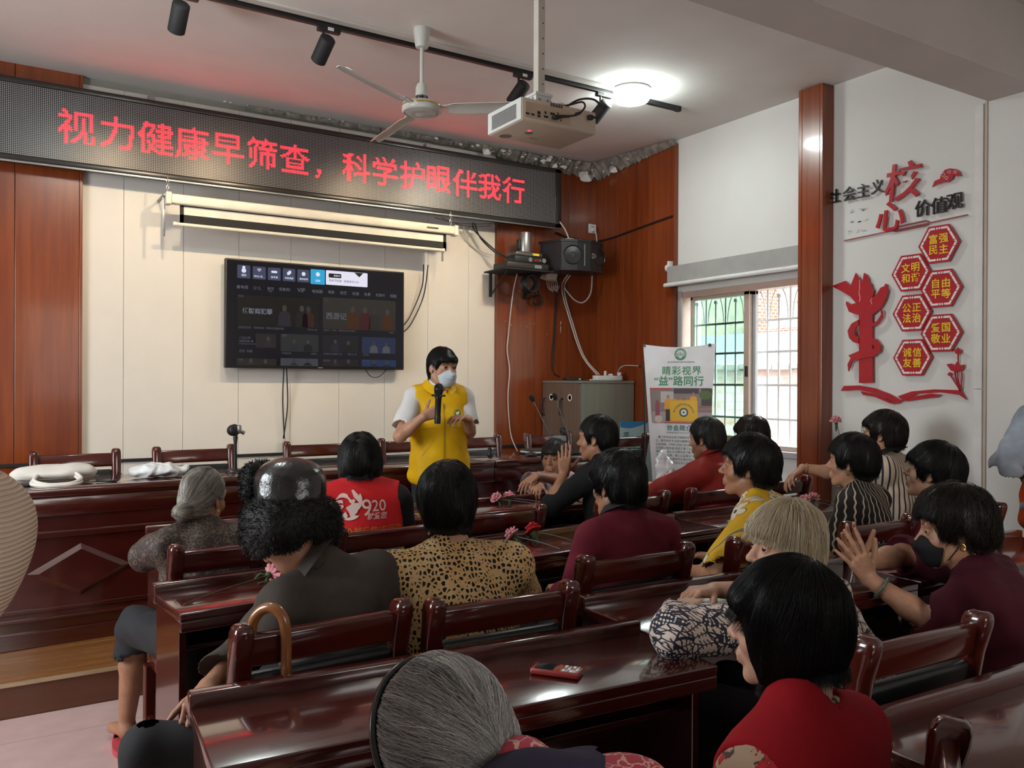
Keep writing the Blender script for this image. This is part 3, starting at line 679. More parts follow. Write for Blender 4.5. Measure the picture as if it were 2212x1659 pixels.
# ------------------------------------------------------------------ camera on its bracket, with boxes and coils
CXB = 3.83
root = thing('conference_camera', 'silver cylindrical camera standing on black boxes on the wall shelf', 'camera', (CXB + .01, 5.95, 2.55))
m = MB(); m.lathe([(.0, .0), (.052, .0), (.054, .006), (.054, .165), (.050, .172), (.0, .172)], n=28); obj('body', m, GREYM, root)
m = MB(); m.box(-.075, -.05, -.02, .02, .02, .11, .008); obj('side_arm', m, BLACK, root)
m = MB(); m.box(-.135, .135, -.075, .075, -.038, -.001, .01); b = obj('base', m, mat('gunmetal', (.16, .15, .14), .35, metal=.8), root)
m = MB(); m.box(.03, .095, -.0765, -.0745, -.03, -.012); obj('label', m, mat('yellow_label', (.85, .70, .02), .5), b, smooth=False)
root = thing('receiver_box', 'black receiver box with round buttons beneath the silver camera', 'electronic box', (CXB + .02, 5.95, 2.455))
m = MB(); m.box(-.16, .15, -.08, .09, 0, .056, .006); obj('casing', m, BLACK, root)
for x in (-.01, .13):
    m = MB(); m.cyl((x, -.081, .028), (x, -.086, .028), .019, n=18); obj('dial', m, GREYM, root)
for x in (.035, .05, .065, .085):
    m = MB(); m.box(x, x + .011, -.085, -.08, .02, .034); obj('button', m, REDP if x < .07 else GREYM, root, smooth=False)
root = thing('recorder_box', 'wide flat black recorder box lying on the wall shelf', 'electronic box', (CXB, 5.93, 2.395))
m = MB(); m.box(-.24, .175, -.10, .13, 0, .055, .01); obj('casing', m, mat('worn_black', (.022, .018, .015), .45, bump=.2), root)
m = MB(); m.box(.03, .10, -.102, -.10, .012, .04); obj('front_panel', m, GREYM, root, smooth=False)
root = thing('wall_shelf', 'small black bracket shelf fixed to the wood panel', 'shelf', (CXB - .02, 6.05, 2.38))
m = MB(); m.box(-.25, .23, -.24, .113, 0, .014, .003); obj('plate', m, BLACKM, root)
for x in (-.2, .15):
    m = MB(); m.box(x, x + .02, .09, .113, -.2, 0); m.tube([(x + .01, .1, -.19), (x + .01, -.18, 0)], .008, 6); obj('bracket', m, BLACKM, root)
m = MB()
for k in range(7):
    rr_ = .068 + .004 * math.sin(k * 2.1); m.tube([(3.905 + rr_ * math.cos(a), 5.97 + .012 * (k - 3) + .004 * math.sin(3 * a + k), 2.292 + rr_ * 1.05 * math.sin(a)) for a in [2 * PI * j / 28 for j in range(28)]], .006, 6, closed=True)
tag(obj('cable_coil', m, WIREB), 'round coil of black cable hanging under the camera shelf', 'cable')
m = MB()
for k in range(9):
    m.tube([(4.09 + (.052 + .008 * math.sin(k)) * math.cos(a), 6.12 + .01 * math.sin(a + k), 2.175 + (.040 + .005 * math.cos(k * 1.7)) * math.sin(a)) for a in [2 * PI * j / 24 for j in range(24)]], .006, 6, closed=True)
m.tube(spline([(3.97, 5.98, 2.36), (4.01, 6.06, 2.27), (4.06, 6.11, 2.21)]), .005, 6); m.tube(spline([(3.99, 5.98, 2.36), (4.04, 6.06, 2.28), (4.09, 6.11, 2.21)]), .005, 6)
tag(obj('cable_coil', m, WIREB), 'flattened bundle of dark cable hanging lower, left of the loudspeaker', 'cable')
root = thing('wall_adapter', 'small cream adapter box with white wires under the loudspeaker', 'electronic box', (4.20, 6.12, 2.36))
m = MB(); m.box(-.07, .06, -.04, .045, 0, .09, .006); obj('casing', m, CREAM, root, rot=(R(18), 0, R(8)))
m = MB()
for k in range(6): m.tube(spline([(-.05 + .02 * k, -.05, .0), (-.055 + .022 * k, -.06, -.05), (-.02 + .015 * k, -.05, -.09 - .008 * (k % 3)), (.03 + .012 * k, -.04, -.05)]), .004, 6)
obj('wire', m, WIREW, root)
# loudspeaker
def loudspeaker():
    root = thing('loudspeaker', 'black karaoke loudspeaker hung high in the corner on the wood panel', 'loudspeaker', (4.30, 5.80, 2.405))
    m = MB(); outl = [(-.27, .20), (-.20, -.02), (-.08, -.085), (.05, -.095), (.20, -.05), (.235, -.02), (.235, .20)]
    m.poly([(x, y, .02) for x, y in outl], (0, 0, .225)); obj('cabinet', m, mat('speaker_vinyl', (.016, .016, .017), .5, bump=.25, bs=200), root, smooth=False)
    for z, nm in ((0.0, 'bottom_board'), (.245, 'top_board')):
        m = MB(); m.poly([(x * 1.04, y * 1.06, z) for x, y in outl], (0, 0, .02)); obj(nm, m, BLACK, root, smooth=False)
    def front(x):  # height of the curved front at x
        for (a, b), (c, d) in zip(outl[1:], outl[2:-1]):
            if a <= x <= c: return b + (d - b) * (x - a) / (c - a)
        return -.05
    for x, r in ((-.115, .085), (.185, .075)):
        ang = math.atan2(front(x + .01) - front(x - .01), .02)
        M_ = Matrix.Translation((x, front(x) - .002, .132)) @ Matrix.Rotation(ang, 4, 'Z') @ Matrix.Rotation(R(90), 4, 'X')
        m = MB(); m.lathe([(0, -.012), (r * .25, -.004), (r * .3, .004), (r * .85, -.001), (r * .92, .006), (r, .002), (r, -.004)], n=26, M=M_); obj('driver_cone', m, mat('speaker_cone', (.012, .012, .013), .35), root)
    m = MB(); m.box(-.02, -.010, front(-.015) - .012, front(-.015), .04, .225); obj('centre_bar', m, GREYM, root, smooth=False)
    M_ = Matrix.Translation((.085, front(.085) - .003, .135)) @ Matrix.Rotation(R(90), 4, 'X')
    m = MB(); m.lathe([(0, .002), (.022, .002), (.024, 0)], n=20, M=M_); m.v = [(x * 1.0 + (x - .085) * .5, y, z) for x, y, z in m.v]; b = obj('badge', m, GREYM, root)
    m = MB(); put_text(m, 'BIK', (.085, front(.085) - .0065, .135), (1, 0, .0), (0, 0, 1), .022, .02); obj('lettering', m, BLACK, b, smooth=False)
    m = MB(); m.box(-.05, .05, .2, .365, .06, .20); obj('wall_bracket', m, BLACK, root, smooth=False)
loudspeaker()
wires('loose_wire', 'bits of cable lying on top of the loudspeaker', [spline([(4.18, 5.86, 2.68), (4.23, 5.84, 2.695), (4.30, 5.85, 2.69), (4.36, 5.86, 2.70)]), spline([(4.24, 5.86, 2.68), (4.25, 5.95, 2.80), (4.24, 6.1, 2.95)])], WIREW, .006)
root = thing('wall_socket', 'white wall socket with a plug, high in the wooden corner', 'socket', (4.715, 6.163, 2.876))
m = MB(); m.box(-.043, .043, -.012, .002, -.043, .043, .006); obj('plate', m, WHITEP, root)
m = MB(); m.cyl((.0, -.012, -.012), (0, -.045, -.012), .020, .017); obj('plug', m, WHITEP, root)
m = MB(); m.box(-.012, -.006, -.014, -.012, .014, .022); m.box(.006, .012, -.014, -.012, .014, .022); obj('socket_hole', m, BLACK, root, smooth=False)
wires('power_cable', 'white cord from the high wall socket down behind the loudspeaker', [spline([(4.715, 6.115, 2.862), (4.72, 6.10, 2.80), (4.69, 6.05, 2.70), (4.66, 6.0, 2.62)])], WIREW, .006)
wires('black_cable', 'black cable running level across the wood cladding to the white wall', [spline([(4.30, 6.15, 2.80), (4.45, 6.155, 2.77), (4.74, 6.15, 2.76), (4.765, 5.9, 2.765), (4.765, 5.5, 2.80), (4.765, 5.13, 2.83)])], WIREB, .009)
wires('white_cable', 'white wire hanging loosely from the camera shelf to the table', [spline([(3.78, 5.98, 2.37), (3.80, 6.08, 2.2), (3.80, 6.15, 1.85), (3.79, 6.15, 1.72), (3.815, 6.15, 1.55), (3.80, 6.15, 1.30), (3.83, 6.15, 1.0), (3.87, 6.1, .85)])], WIREW, .005)
wires('black_cable', 'dark cable pair hanging from the loudspeaker to the box on the cabinet', [spline([(4.30, 6.10, 2.42), (4.305, 6.155, 2.2), (4.29, 6.155, 1.95), (4.265, 6.15, 1.7), (4.24, 6.1, 1.55), (4.23, 5.98, 1.50)]), spline([(4.315, 6.10, 2.42), (4.32, 6.155, 2.2), (4.30, 6.155, 1.9), (4.285, 6.15, 1.7), (4.25, 6.1, 1.53), (4.235, 5.98, 1.50)])], WIREB, .005)
wires('white_cable', 'two white wires slanting from the loudspeaker to the power strip', [spline([(4.33, 6.0, 2.41), (4.36, 6.14, 2.30), (4.45, 6.14, 2.02), (4.56, 6.10, 1.70), (4.62, 5.95, 1.52)]), spline([(4.35, 6.0, 2.40), (4.385, 6.14, 2.29), (4.48, 6.14, 2.00), (4.585, 6.10, 1.69), (4.645, 5.95, 1.52)])], WIREW, .006)
wires('white_cable', 'white cord looping below the loudspeaker', [spline([(4.36, 6.10, 2.30), (4.47, 6.1, 2.20), (4.56, 6.08, 2.18), (4.62, 6.05, 2.27), (4.58, 5.98, 2.42)])], WIREW, .007)
m = MB(); r_ = random.Random(8)
for (x, z) in ((3.78, 1.98), (3.84, 1.95), (4.0, 1.94), (4.08, 1.97), (4.22, 1.88), (3.92, 2.25)): m.cyl((x, 6.166, z), (x, 6.1625, z), .003, n=6)
for k in range(9): z = 2.0 - .012 * k - .01 * r_.random(); m.cyl((4.365 + .01 * r_.random(), 6.166, z), (4.365, 6.1625, z), .0035, n=6)
obj('plaster_specks', m, FLAKE)['kind'] = 'structure'
# ------------------------------------------------------------------ grey equipment cabinet in the corner
def cabinet():
    x0, x1, y0, y1, z0, z1 = 4.165, 4.755, 5.60, 6.155, .15, 1.465
    root = thing('equipment_cabinet', 'waist-high equipment cabinet with brown doors and grey side in the corner', 'cabinet', ((x0 + x1) / 2, (y0 + y1) / 2, z0))
    cx, cy = root.location.x, root.location.y
    gw = wood('grey_laminate', (0.17, 0.16, 0.13), (0.24, 0.225, 0.185), 'Z', 1.2, .45, 0); bw = wood('brown_laminate', (0.13, 0.085, 0.062), (0.19, 0.13, 0.10), 'Z', 1.2, .45, 0)
    m = MB(); m.box(x0 + .018 - cx, x1 - cx, y0 - cy, y1 - cy, 0, z1 - z0 - .02, .002); obj('body', m, gw, root, smooth=False)
    m = MB(); m.box(x0 - cx, x1 - cx, y0 - .006 - cy, y1 - cy, z1 - z0 - .02, z1 - z0, .002); obj('top', m, gw, root, smooth=False)
    for a, b in ((y0 + .004, (y0 + y1) / 2 - .002), ((y0 + y1) / 2 + .002, y1 - .004)):
        m = MB(); m.box(x0 - cx, x0 + .018 - cx, a - cy, b - cy, .03, z1 - z0 - .024, .002); d = obj('door', m, bw, root, smooth=False)
        yc = (a + b) / 2 - cy
        M_ = Matrix.Translation((x0 - cx, yc, 1.17)) @ Matrix.Rotation(R(-90), 4, 'Y')
        m = MB(); m.lathe([(.019, .001), (.026, .004), (.030, .002), (.030, 0)], n=22, M=M_); obj('cable_grommet', m, CREAM, d)
        m = MB(); m.lathe([(0, .0015), (.019, .0015)], n=18, M=M_); obj('grommet_hole', m, BLACK, d)
        m = MB(); m.tube(spline([(x0 - cx, yc + .105, 1.16), (x0 - cx - .03, yc + .105, 1.14), (x0 - cx - .03, yc + .105, 1.03), (x0 - cx, yc + .105, 1.01)], 5), .007, 8); obj('handle', m, BLACK, d)
cabinet()
root = thing('power_strip', 'long white power strip on top of the equipment cabinet', 'power strip', (4.53, 5.70, 1.466))
m = MB(); m.box(-.13, .15, -.035, .035, 0, .045, .006); obj('casing', m, WHITEP, root)
m = MB(); m.box(-.02, -.002, -.005, .015, .045, .085, .002); obj('plug', m, CREAM, root)
m = MB(); m.box(.03, .06, -.01, .02, .045, .06, .003); m.box(.13, .15, -.02, .02, .045, .075, .004); obj('plug', m, WHITEP, root)
root = thing('router_box', 'small black box with cables on the left of the cabinet top', 'electronic box', (4.26, 5.83, 1.466))
m = MB(); m.box(-.07, .08, -.05, .06, 0, .026, .006); obj('casing', m, BLACK, root)
m = MB(); m.box(.03, .05, -.052, -.05, .008, .018); obj('label', m, WHITEP, root, smooth=False)
m = MB(); r_ = random.Random(2)
for k in range(9): m.ell((4.33 + .09 * r_.random(), 5.66 + .1 * r_.random(), 1.472), (.008, .006, .006), 8, 6)
tag(obj('plaster_crumbs', m, CREAM), 'crumbs of fallen plaster on the cabinet top', 'crumbs', kind='stuff')
def goosemic(loc, tip, label, bend=None, head=.016, base=None):
    root = thing('gooseneck_microphone', label, 'microphone', loc)
    t = Vector(tip) - Vector(loc)
    m = MB()
    if base: m.box(-base[0], base[0], -base[1], base[1], 0, .025, .006); obj('base', m, BLACK, root); m = MB()
    mid = bend or [t * .5]
    P = spline([(0, 0, 0)] + [tuple(b) for b in mid] + [tuple(t)], 8); m.tube(P, .0045, 8); obj('stem', m, GREYM if bend else BLACKM, root)
    d = (P[-1] - P[-2]).normalized(); q = d.to_track_quat('Z', 'Y').to_matrix().to_4x4(); q.translation = t
    m = MB(); m.lathe([(0, -.005), (.010, -.004), (head, .012), (head * 1.05, .03), (head * .8, .046), (0, .052)], n=14, M=q); obj('foam_tip', m, mat('foam', (.012, .012, .012), .9, bump=.4, bs=400), root)
goosemic((4.655, 5.70, 1.54), (4.79 - .02, 5.55, 1.595), 'short gooseneck microphone bent over the white power strip', [Vector((.01, -.02, .04)), Vector((.04, -.06, .06))], .014)
# ------------------------------------------------------------------ ceiling: track lights, fan, lamps, projector
def track():
    root = thing('light_track', 'long black lighting track fixed along the ceiling', 'light track', (1.4, 4.50, CZ))
    m = MB(); m.box(-3.2, 2.837, -.016, .016, -.034, 0, .003); obj('rail', m, BLACK, root, smooth=False)
    m = MB(); m.box(2.80, 2.84, -.018, .018, -.036, 0, .003); obj('end_cap', m, BLACKM, root, smooth=False)
track()
LENS = NT('warm_lamp_lens'); LENS.base((0.9, 0.8, 0.6)); LENS.emit((1.0, 0.74, 0.42), 6.0); LENS = LENS.m
def spotlight(x, target, label, power):
    root = thing('track_spotlight', label, 'spotlight', (x, 4.50, CZ - .034), group='black spotlights on the ceiling track')
    m = MB(); m.box(-.075, .055, -.017, .017, -.026, 0, .003); obj('adapter', m, BLACK, root, smooth=False)
    m = MB(); m.box(-.020, .014, -.0185, -.017, -.020, -.002); obj('adapter_label', m, WHITEP, root, smooth=False)
    m = MB(); m.cyl((-.04, 0, -.02), (-.04, 0, -.085), .008); obj('stem', m, BLACK, root)
    p = Vector((x - .04, 4.50, CZ - .034 - .115)); d = (Vector(target) - p).normalized()
    q = d.to_track_quat('Z', 'Y').to_matrix().to_4x4(); q.translation = Vector((-.04, 0, -.125))
    m = MB(); m.lathe([(0, -.075), (.036, -.075), (.043, -.068), (.043, .078), (.040, .080), (.036, .074), (.036, .062)], n=26, M=q); h = obj('lamp_head', m, BLACKM, root)
    m = MB(); m.lathe([(0, .062), (.036, .062)], n=20, M=q); obj('lens', m, LENS, h)
    l = light('spot_beam', 'SPOT', p + d * .10, power, (1.0, 0.76, 0.47), .018, target=p + d * 2, spot=R(78), blend=.9)
for a in ((0.84, (0.75, 6.2, 1.95), 'black track spotlight furthest left, partly cut off by the top edge', 44),
          (1.60, (1.35, 6.2, 2.1), 'black track spotlight pointing at the screen, between fan and left end of the track', 44),
          (2.89, (2.55, 6.2, 2.05), 'black track spotlight just left of the projector pole', 44),
          (3.55, (3.15, 6.2, 2.05), 'black track spotlight right of the projector, next to the round lamp', 50)): spotlight(*a)

DISC = NT('lit_lamp_diffuser'); DISC.base((0.9, 0.9, 0.9)); DISC.emit((0.88, 1.0, 0.96), 85.0); DISC = DISC.m
def ceil_lamp(x, y, label):
    root = thing('ceiling_lamp', label, 'ceiling lamp', (x, y, CZ), group='round white ceiling lamps')
    m = MB(); m.lathe([(0, 0), (.125, 0), (.130, -.012), (.118, -.030), (.070, -.034), (.070, -.052), (0, -.052)][::-1], n=32); obj('base', m, WHITEP, root)
    m = MB(); m.lathe([(0, -.098), (.08, -.096), (.112, -.086), (.124, -.068), (.122, -.055), (0, -.050)], n=32); obj('diffuser', m, DISC, root)
ceil_lamp(3.70, 4.40, 'lit round white ceiling lamp at the right end of the black track')
ceil_lamp(0.50, 3.75, 'lit round ceiling lamp over the left side of the room')

def fan():
    hx, hy, hz = 2.07, 4.30, 3.0
    root = thing('ceiling_fan', 'white three-bladed ceiling fan hanging on a rod beside the projector', 'ceiling fan', (hx, hy, CZ))
    z0 = hz - CZ; FW = mat('fan_white', (0.56, 0.57, 0.53), .35, var=.05)
    m = MB(); m.lathe([(.020, -.112), (.035, -.108), (.040, -.09), (.050, -.012), (.047, 0)], n=26); obj('canopy', m, FW, root)
    m = MB(); m.cyl((0, 0, -.10), (0, 0, z0 + .13), .0115, n=14); obj('rod', m, FW, root)
    m = MB(); m.lathe([(.036, z0 + .075), (.034, z0 + .125), (.026, z0 + .145), (.012, z0 + .148)], n=24); obj('lower_cup', m, FW, root)
    m = MB(); m.cyl((0, 0, z0 + .04), (0, 0, z0 + .10), .014)
    for k in range(6): a = k * 1.05; m.tube(spline([(.028 * math.cos(a), .028 * math.sin(a), z0 + .085), (.034 * math.cos(a + .3), .034 * math.sin(a + .3), z0 + .06), (.02 * math.cos(a), .02 * math.sin(a), z0 + .045)], 4), .003, 5)
    obj('wiring', m, BLACK, root)
    m = MB(); m.lathe([(0, z0 + .046), (.07, z0 + .044), (.108, z0 + .030), (.113, z0 + .018), (.113, z0 - .012), (.104, z0 - .020), (.098, z0 - .016), (.060, z0 - .030), (.05, z0 - .026), (.028, z0 - .034), (0, z0 - .034)], n=36); mo = obj('motor_housing', m, FW, root)
    m = MB(); m.lathe([(.1135, z0 + .010), (.1150, z0 + .014), (.1135, z0 + .018)], n=36); obj('gold_band', m, mat('gold_trim', (.55, .38, .08), .3, metal=.7), mo)
    for ang in (89, 212, 320):
        m = MB(); Ln = .70; N = 12; a = R(ang); V = []
        for i in range(N + 1):
            s = .15 + (Ln - .15) * i / N; hw = .052 if i > 0 else .035
            if i == N: hw = .036
            for j in range(5):
                q = -1 + j / 2; tw = R(-14); x = s + (.03 if i == N and j < 2 else 0); y = q * hw * math.cos(tw); z = q * hw * math.sin(tw) - .010 * (1 - q * q) * 0 + .012 * (q * q) * -1 - .015 * (s - .15)
                V.append((x, y, z))
        F = [(i * 5 + j, i * 5 + j + 1, (i + 1) * 5 + j + 1, (i + 1) * 5 + j) for i in range(N) for j in range(4)]
        k = len(V); V += [(x, y, z - .003) for x, y, z in V]; F += [tuple(v + k for v in f[::-1]) for f in F]
        rim = [i * 5 for i in range(N + 1)] + [N * 5 + j for j in range(1, 5)] + [i * 5 + 4 for i in range(N - 1, -1, -1)] + [j for j in range(3, 0, -1)]
        F += [(rim[i], rim[(i + 1) % len(rim)], rim[(i + 1) % len(rim)] + k, rim[i] + k) for i in range(len(rim))]
        m.add(V, F); b = obj('blade', m, FW, root, loc=(0, 0, z0 + .012), rot=(0, 0, a))
        m = MB(); m.box(.095, .20, -.020, .020, -.004, .004, .003); obj('blade_arm', m, FW, b)
fan()

def projector():
    root = thing('projector', 'cream projector hanging from the ceiling with cables plugged in its back', 'projector', (2.17, 3.22, 2.60))
    PB = mat('projector_cream', (0.56, 0.47, 0.37), .45, var=.04); PS = mat('projector_side', (0.62, 0.64, 0.62), .45)
    x0, x1, y0, y1 = -.205, .205, -.145, .15
    m = MB(); m.box(x0, x1, y0, y1, 0, .105, .008); body = obj('body', m, PB, root)
    m = MB(); m.box(x0 - .004, x0 + .004, y0 + .003, y1 - .005, .004, .102, .003); s = obj('side_panel', m, PS, root, smooth=False)
    m = MB()
    for k in range(11): m.box(x0 - .006, x0 - .003, y0 + .04, y1 - .045, .018 + .006 * k, .0205 + .006 * k)
    obj('side_grille', m, BLACK, s, smooth=False)
    m = MB(); m.box(-.08, .02, y0 - .004, y0 + .004, .0, .012)
    m = MB(); m.box(x0 + .015, .055, y0 - .0035, y0, .018, .085, .001); pl_ = obj('socket_panel', m, mat('panel_beige', (.48, .38, .27), .5), root, smooth=False)
    for (x, z, w, h) in ((-.178, .032, .018, .008), (-.150, .032, .018, .008), (-.118, .045, .016, .014), (-.118, .030, .016, .01), (-.083, .052, .010, .011), (-.08, .034, .022, .010), (-.045, .053, .024, .010), (-.015, .060, .008, .008), (.0, .040, .006, .006), (.0, .03, .006, .006)):
        m = MB(); m.box(x - w / 2, x + w / 2, y0 - .005, y0 - .003, z - h / 2, z + h / 2); obj('socket', m, BLACK, pl_, smooth=False)
    m = MB()
    for i in range(5):
        for j in range(3): m.box(-.065 + .014 * i + .01, -.065 + .014 * i + .02, y0 - .005, y0 - .002, .088 + .006 * j, .091 + .006 * j)
    obj('rear_vent', m, BLACK, root, smooth=False)
    m = MB(); m.cyl((-.09, -.03, -.001), (-.09, -.03, .002), .009, n=14); e = NT('red_indicator'); e.base((.3, .01, .02)); e.emit((1, .03, .08), 2.5); obj('indicator_light', m, e.m, root)
    m = MB(); m.cyl((-.075, .0, -.0012), (-.075, .0, .001), .02, n=16); m.cyl((-.14, .10, -.0012), (-.14, .10, .001), .03, n=18); m.box(-.03, .02, .06, .065, -.001, .001); obj('underside_mark', m, mat('brown_mark', (.25, .20, .16), .6), root)  # darker brown discs and a short bar on the underside
    m = MB(); m.box(-.085, .0, -.075, .035, .105, .155, .002); m.box(-.09, .005, -.08, .04, .155, .168, .002); br = obj('ceiling_bracket', m, PS, root, smooth=False)
    m = MB()
    for (y, z) in ((-.04, .13), (0, .14), (-.02, .12), (-.05, .145)): m.cyl((-.087, y, z), (-.083, y, z), .006, n=10)
    for x in (-.065, -.02): m.cyl((x, -.077, .135), (x, -.073, .135), .007, n=10)
    obj('bracket_screw', m, GREYM, br)
    zt = CZ - 2.60
    m = MB(); m.box(-.055, -.015, -.045, -.005, .165, zt, .004); po = obj('pole', m, mat('pole_cream', (.55, .52, .46), .4), root, smooth=False)
    m = MB()
    for k in range(9): z = .22 + .07 * k; m.cyl((-.028, -.0465, z), (-.028, -.044, z), .0035, n=10)
    obj('pole_hole', m, BLACK, po)
    m = MB(); m.box(-.10, .03, -.09, .04, zt - .006, zt); obj('ceiling_plate', m, PS, root, smooth=False)
    m = MB(); m.box(.01, .07, -.08, -.02, .105, .118, .003); m.tube(spline([(.0, -.1, .112), (.03, -.11, .122), (.06, -.105, .117), (.09, -.1, .113)]), .006, 6); obj('mount_lever', m, PS, root)
    c = MB(); c.tube(spline([(-.028, y0 - .03, .036), (.03, y0 - .05, .045), (.07, y0 - .05, .062), (.105, y0 - .045, .10), (.10, y0 - .03, .125), (.06, y0 - .0, .115), (.03, y0 + .03, .108)]), .0048, 8)
    c.tube(spline([(.175, y0 - .012, .072), (.20, y0 - .03, .078), (.215, y0 - .035, .11), (.17, y0 - .03, .148), (.10, y0 - .01, .142), (.05, y0 + .02, .110)]), .0048, 8)
    c.cyl((-.045, y0 - .03, .034), (.02, y0 - .042, .043), .0085, .006); c.box(-.05, -.02, y0 - .028, y0 - .005, .027, .043, .004); c.box(.15, .175, y0 - .02, y0 - .0, .060, .082, .004); c.cyl((.05, y0 - .05, .055), (.075, y0 - .05, .066), .007)
    obj('cable', c, WIREB, root)
projector()

# ------------------------------------------------------------------ slogan and paper-cut shapes on the right wall
XW = XR - .004
UX, UZ = (0, -1, 0), (0, 0, 1)
def flat(m, pts_mm, t=.010, off=.010):
    m.poly([(XW - off, y / 1000, z / 1000) for y, z in pts_mm], (-t, 0, 0)); return m
def strip(pts, w):  # ribbon outline of width w round a mm polyline
    L, Rr = [], []
    for i, p in enumerate(pts):
        a = pts[max(i - 1, 0)]; b = pts[min(i + 1, len(pts) - 1)]; dx, dz = b[0] - a[0], b[1] - a[1]; n = math.hypot(dx, dz) or 1
        L.append((p[0] - dz / n * w, p[1] + dx / n * w)); Rr.append((p[0] + dz / n * w, p[1] - dx / n * w))
    return L + Rr[::-1]
def decor():
    root = thing('wall_slogan', 'raised black and red Chinese slogan lettering on the white right wall', 'wall lettering', (XR, 3.1, 2.6))
    o = root.location; loc = lambda m: setattr(m, 'v', [(x - o.x, y - o.y, z - o.z) for x, y, z in m.v]) or m
    for ch, y, z, s in (('社', 3597, 2706, .100), ('会', 3478, 2703, .100), ('主', 3375, 2704, .100), ('义', 3272, 2709, .095), ('价', 2966, 2518, .105), ('值', 2864, 2517, .105), ('观', 2769, 2524, .105)):
        m = MB(); put_text(m, ch, (XW - .010, y / 1000, z / 1000), UX, UZ, s, .006, depth=.012); obj('black_letter', loc(m), BLACKP, root, smooth=False)
    for ch, y, z, s in (('核', 3097, 2708, .245), ('心', 3177, 2504, .205)):
        m = MB(); put_text(m, ch, (XW - .012, y / 1000, z / 1000), UX, (0, -.10, 1), s, .014, depth=.012, shear=.0); obj('red_letter', loc(m), REDP, root, smooth=False)
    m = MB(); flat(m, [(3522, 2403), (2698, 2437), (2698, 2429), (3521, 2396)], .006, .004); obj('underline', loc(m), mat('dull_red', (.30, .07, .07), .4), root, smooth=False)
    m = MB(); m.tube([(XW - .008, y / 1000, z / 1000) for y, z in [(3165, 2420), (3150, 2432), (2950, 2440), (2932, 2430), (2936, 2418), (2955, 2412), (3150, 2405), (3168, 2412)]], .005, 6, closed=True); obj('scroll_loop', loc(m), MATS['dull_red'], root)
    # faint smudges left by removed letters
    m = MB(); r = random.Random(4)
    for (y, z) in [(3427, 2588), (3415, 2513), (3438, 2449)]:
        for k in range(7):
            yy, zz = y + 130 * (r.random() - .5), z + 20 * (r.random() - .5); w = 8 + 10 * r.random(); h = 3 + 4 * r.random()
            m.add([(XR - .0006, (yy + w * math.cos(a)) / 1000, (zz + h * math.sin(a)) / 1000) for a in [2 * PI * q / 9 for q in range(9)]], [tuple(range(9))])
    obj('glue_smudge', m, mat('smudge', (.50, .50, .48), .9), smooth=False)['kind'] = 'structure'
    root = thing('cloud_ornament', 'small red scrolled cloud ornament at top right of the wall slogan', 'wall decoration', (XR, 2.82, 2.68)); o = root.location
    m = MB(); flat(m, [(2906, 2633), (2891, 2667), (2857, 2674), (2852, 2697), (2828, 2720), (2799, 2723), (2761, 2710), (2740, 2687), (2736, 2665), (2756, 2667), (2775, 2681), (2784, 2659), (2808, 2645), (2842, 2649), (2876, 2645)]); obj('plate', loc(m), REDP, root, smooth=False)
    m = MB()
    for cy, cz, rr_ in ((2838, 2690, 16), (2800, 2700, 13), (2818, 2668, 14), (2765, 2692, 12)):
        m.tube([(XW - .021, (cy + rr_ * (1 - a / 9) * math.cos(a)) / 1000, (cz + rr_ * (1 - a / 9) * math.sin(a)) / 1000) for a in [.35 * k for k in range(21)]], .0014, 5)
    obj('scroll_line', loc(m), WHITEA, root)
    hexes = [('富强', '民主', 2864, 2286, 'top'), ('文明', '和谐', 3041, 2134, ''), ('自由', '平等', 2848, 2020, ''), ('公正', '法治', 3032, 1887, ''), ('爱国', '敬业', 2846, 1755, ''), ('诚信', '友善', 3027, 1613, '')]
    for a, b, y, z, _ in hexes:
        root = thing('hexagon_plaque', f'red hexagonal wall plaque with yellow characters {a}{b}', 'plaque', (XR, y / 1000, z / 1000), group='red hexagonal plaques on the right wall'); o = root.location
        Rr = 128
        H = lambda q: [(y + q * math.cos(R(60 * k)), z + q * math.sin(R(60 * k))) for k in range(6)]
        m = MB(); flat(m, H(Rr)); obj('plate', loc(m), REDP, root, smooth=False)
        m = MB(); O, I = H(Rr - 13), H(Rr - 27)
        for k in range(6):
            p, q = O[k], O[(k + 1) % 6]; p2, q2 = I[k], I[(k + 1) % 6]
            lerp = lambda u, v, t: (u[0] + (v[0] - u[0]) * t, u[1] + (v[1] - u[1]) * t)
            segs = ((.0, .30), (.36, .45), (.50, .59), (.64, 1.0)) if k in (1, 4) else ((.0, .22), (.26, .78), (.82, 1.0)) if k % 2 else ((.03, .26), (.30, .82), (.86, .97))
            for s0, s1 in segs: flat(m, [lerp(p, q, s0), lerp(p, q, s1), lerp(p2, q2, s1), lerp(p2, q2, s0)], .0015, .020)
        obj('dashed_border', loc(m), WHITEA, root, smooth=False)
        m = MB()
        for row, dz in ((a, 32), (b, -32)):
            for ch, dy in ((row[0], 32), (row[1], -32)): put_text(m, ch, (XW - .0205, (y + dy) / 1000, (z + dz) / 1000), UX, UZ, .060, .014, depth=.0015)
        obj('lettering', loc(m), YELA, root, smooth=False)
    root = thing('column_ornament', 'large red cut-out of an ornamental column wound with ribbon on the right wall', 'wall decoration', (XR, 3.35, 1.8)); o = root.location
    m = MB(); flat(m, [(3396, 1900), (3300, 1894), (3294, 1458), (3394, 1455)], .012, .012); obj('shaft', loc(m), REDP, root, smooth=False)
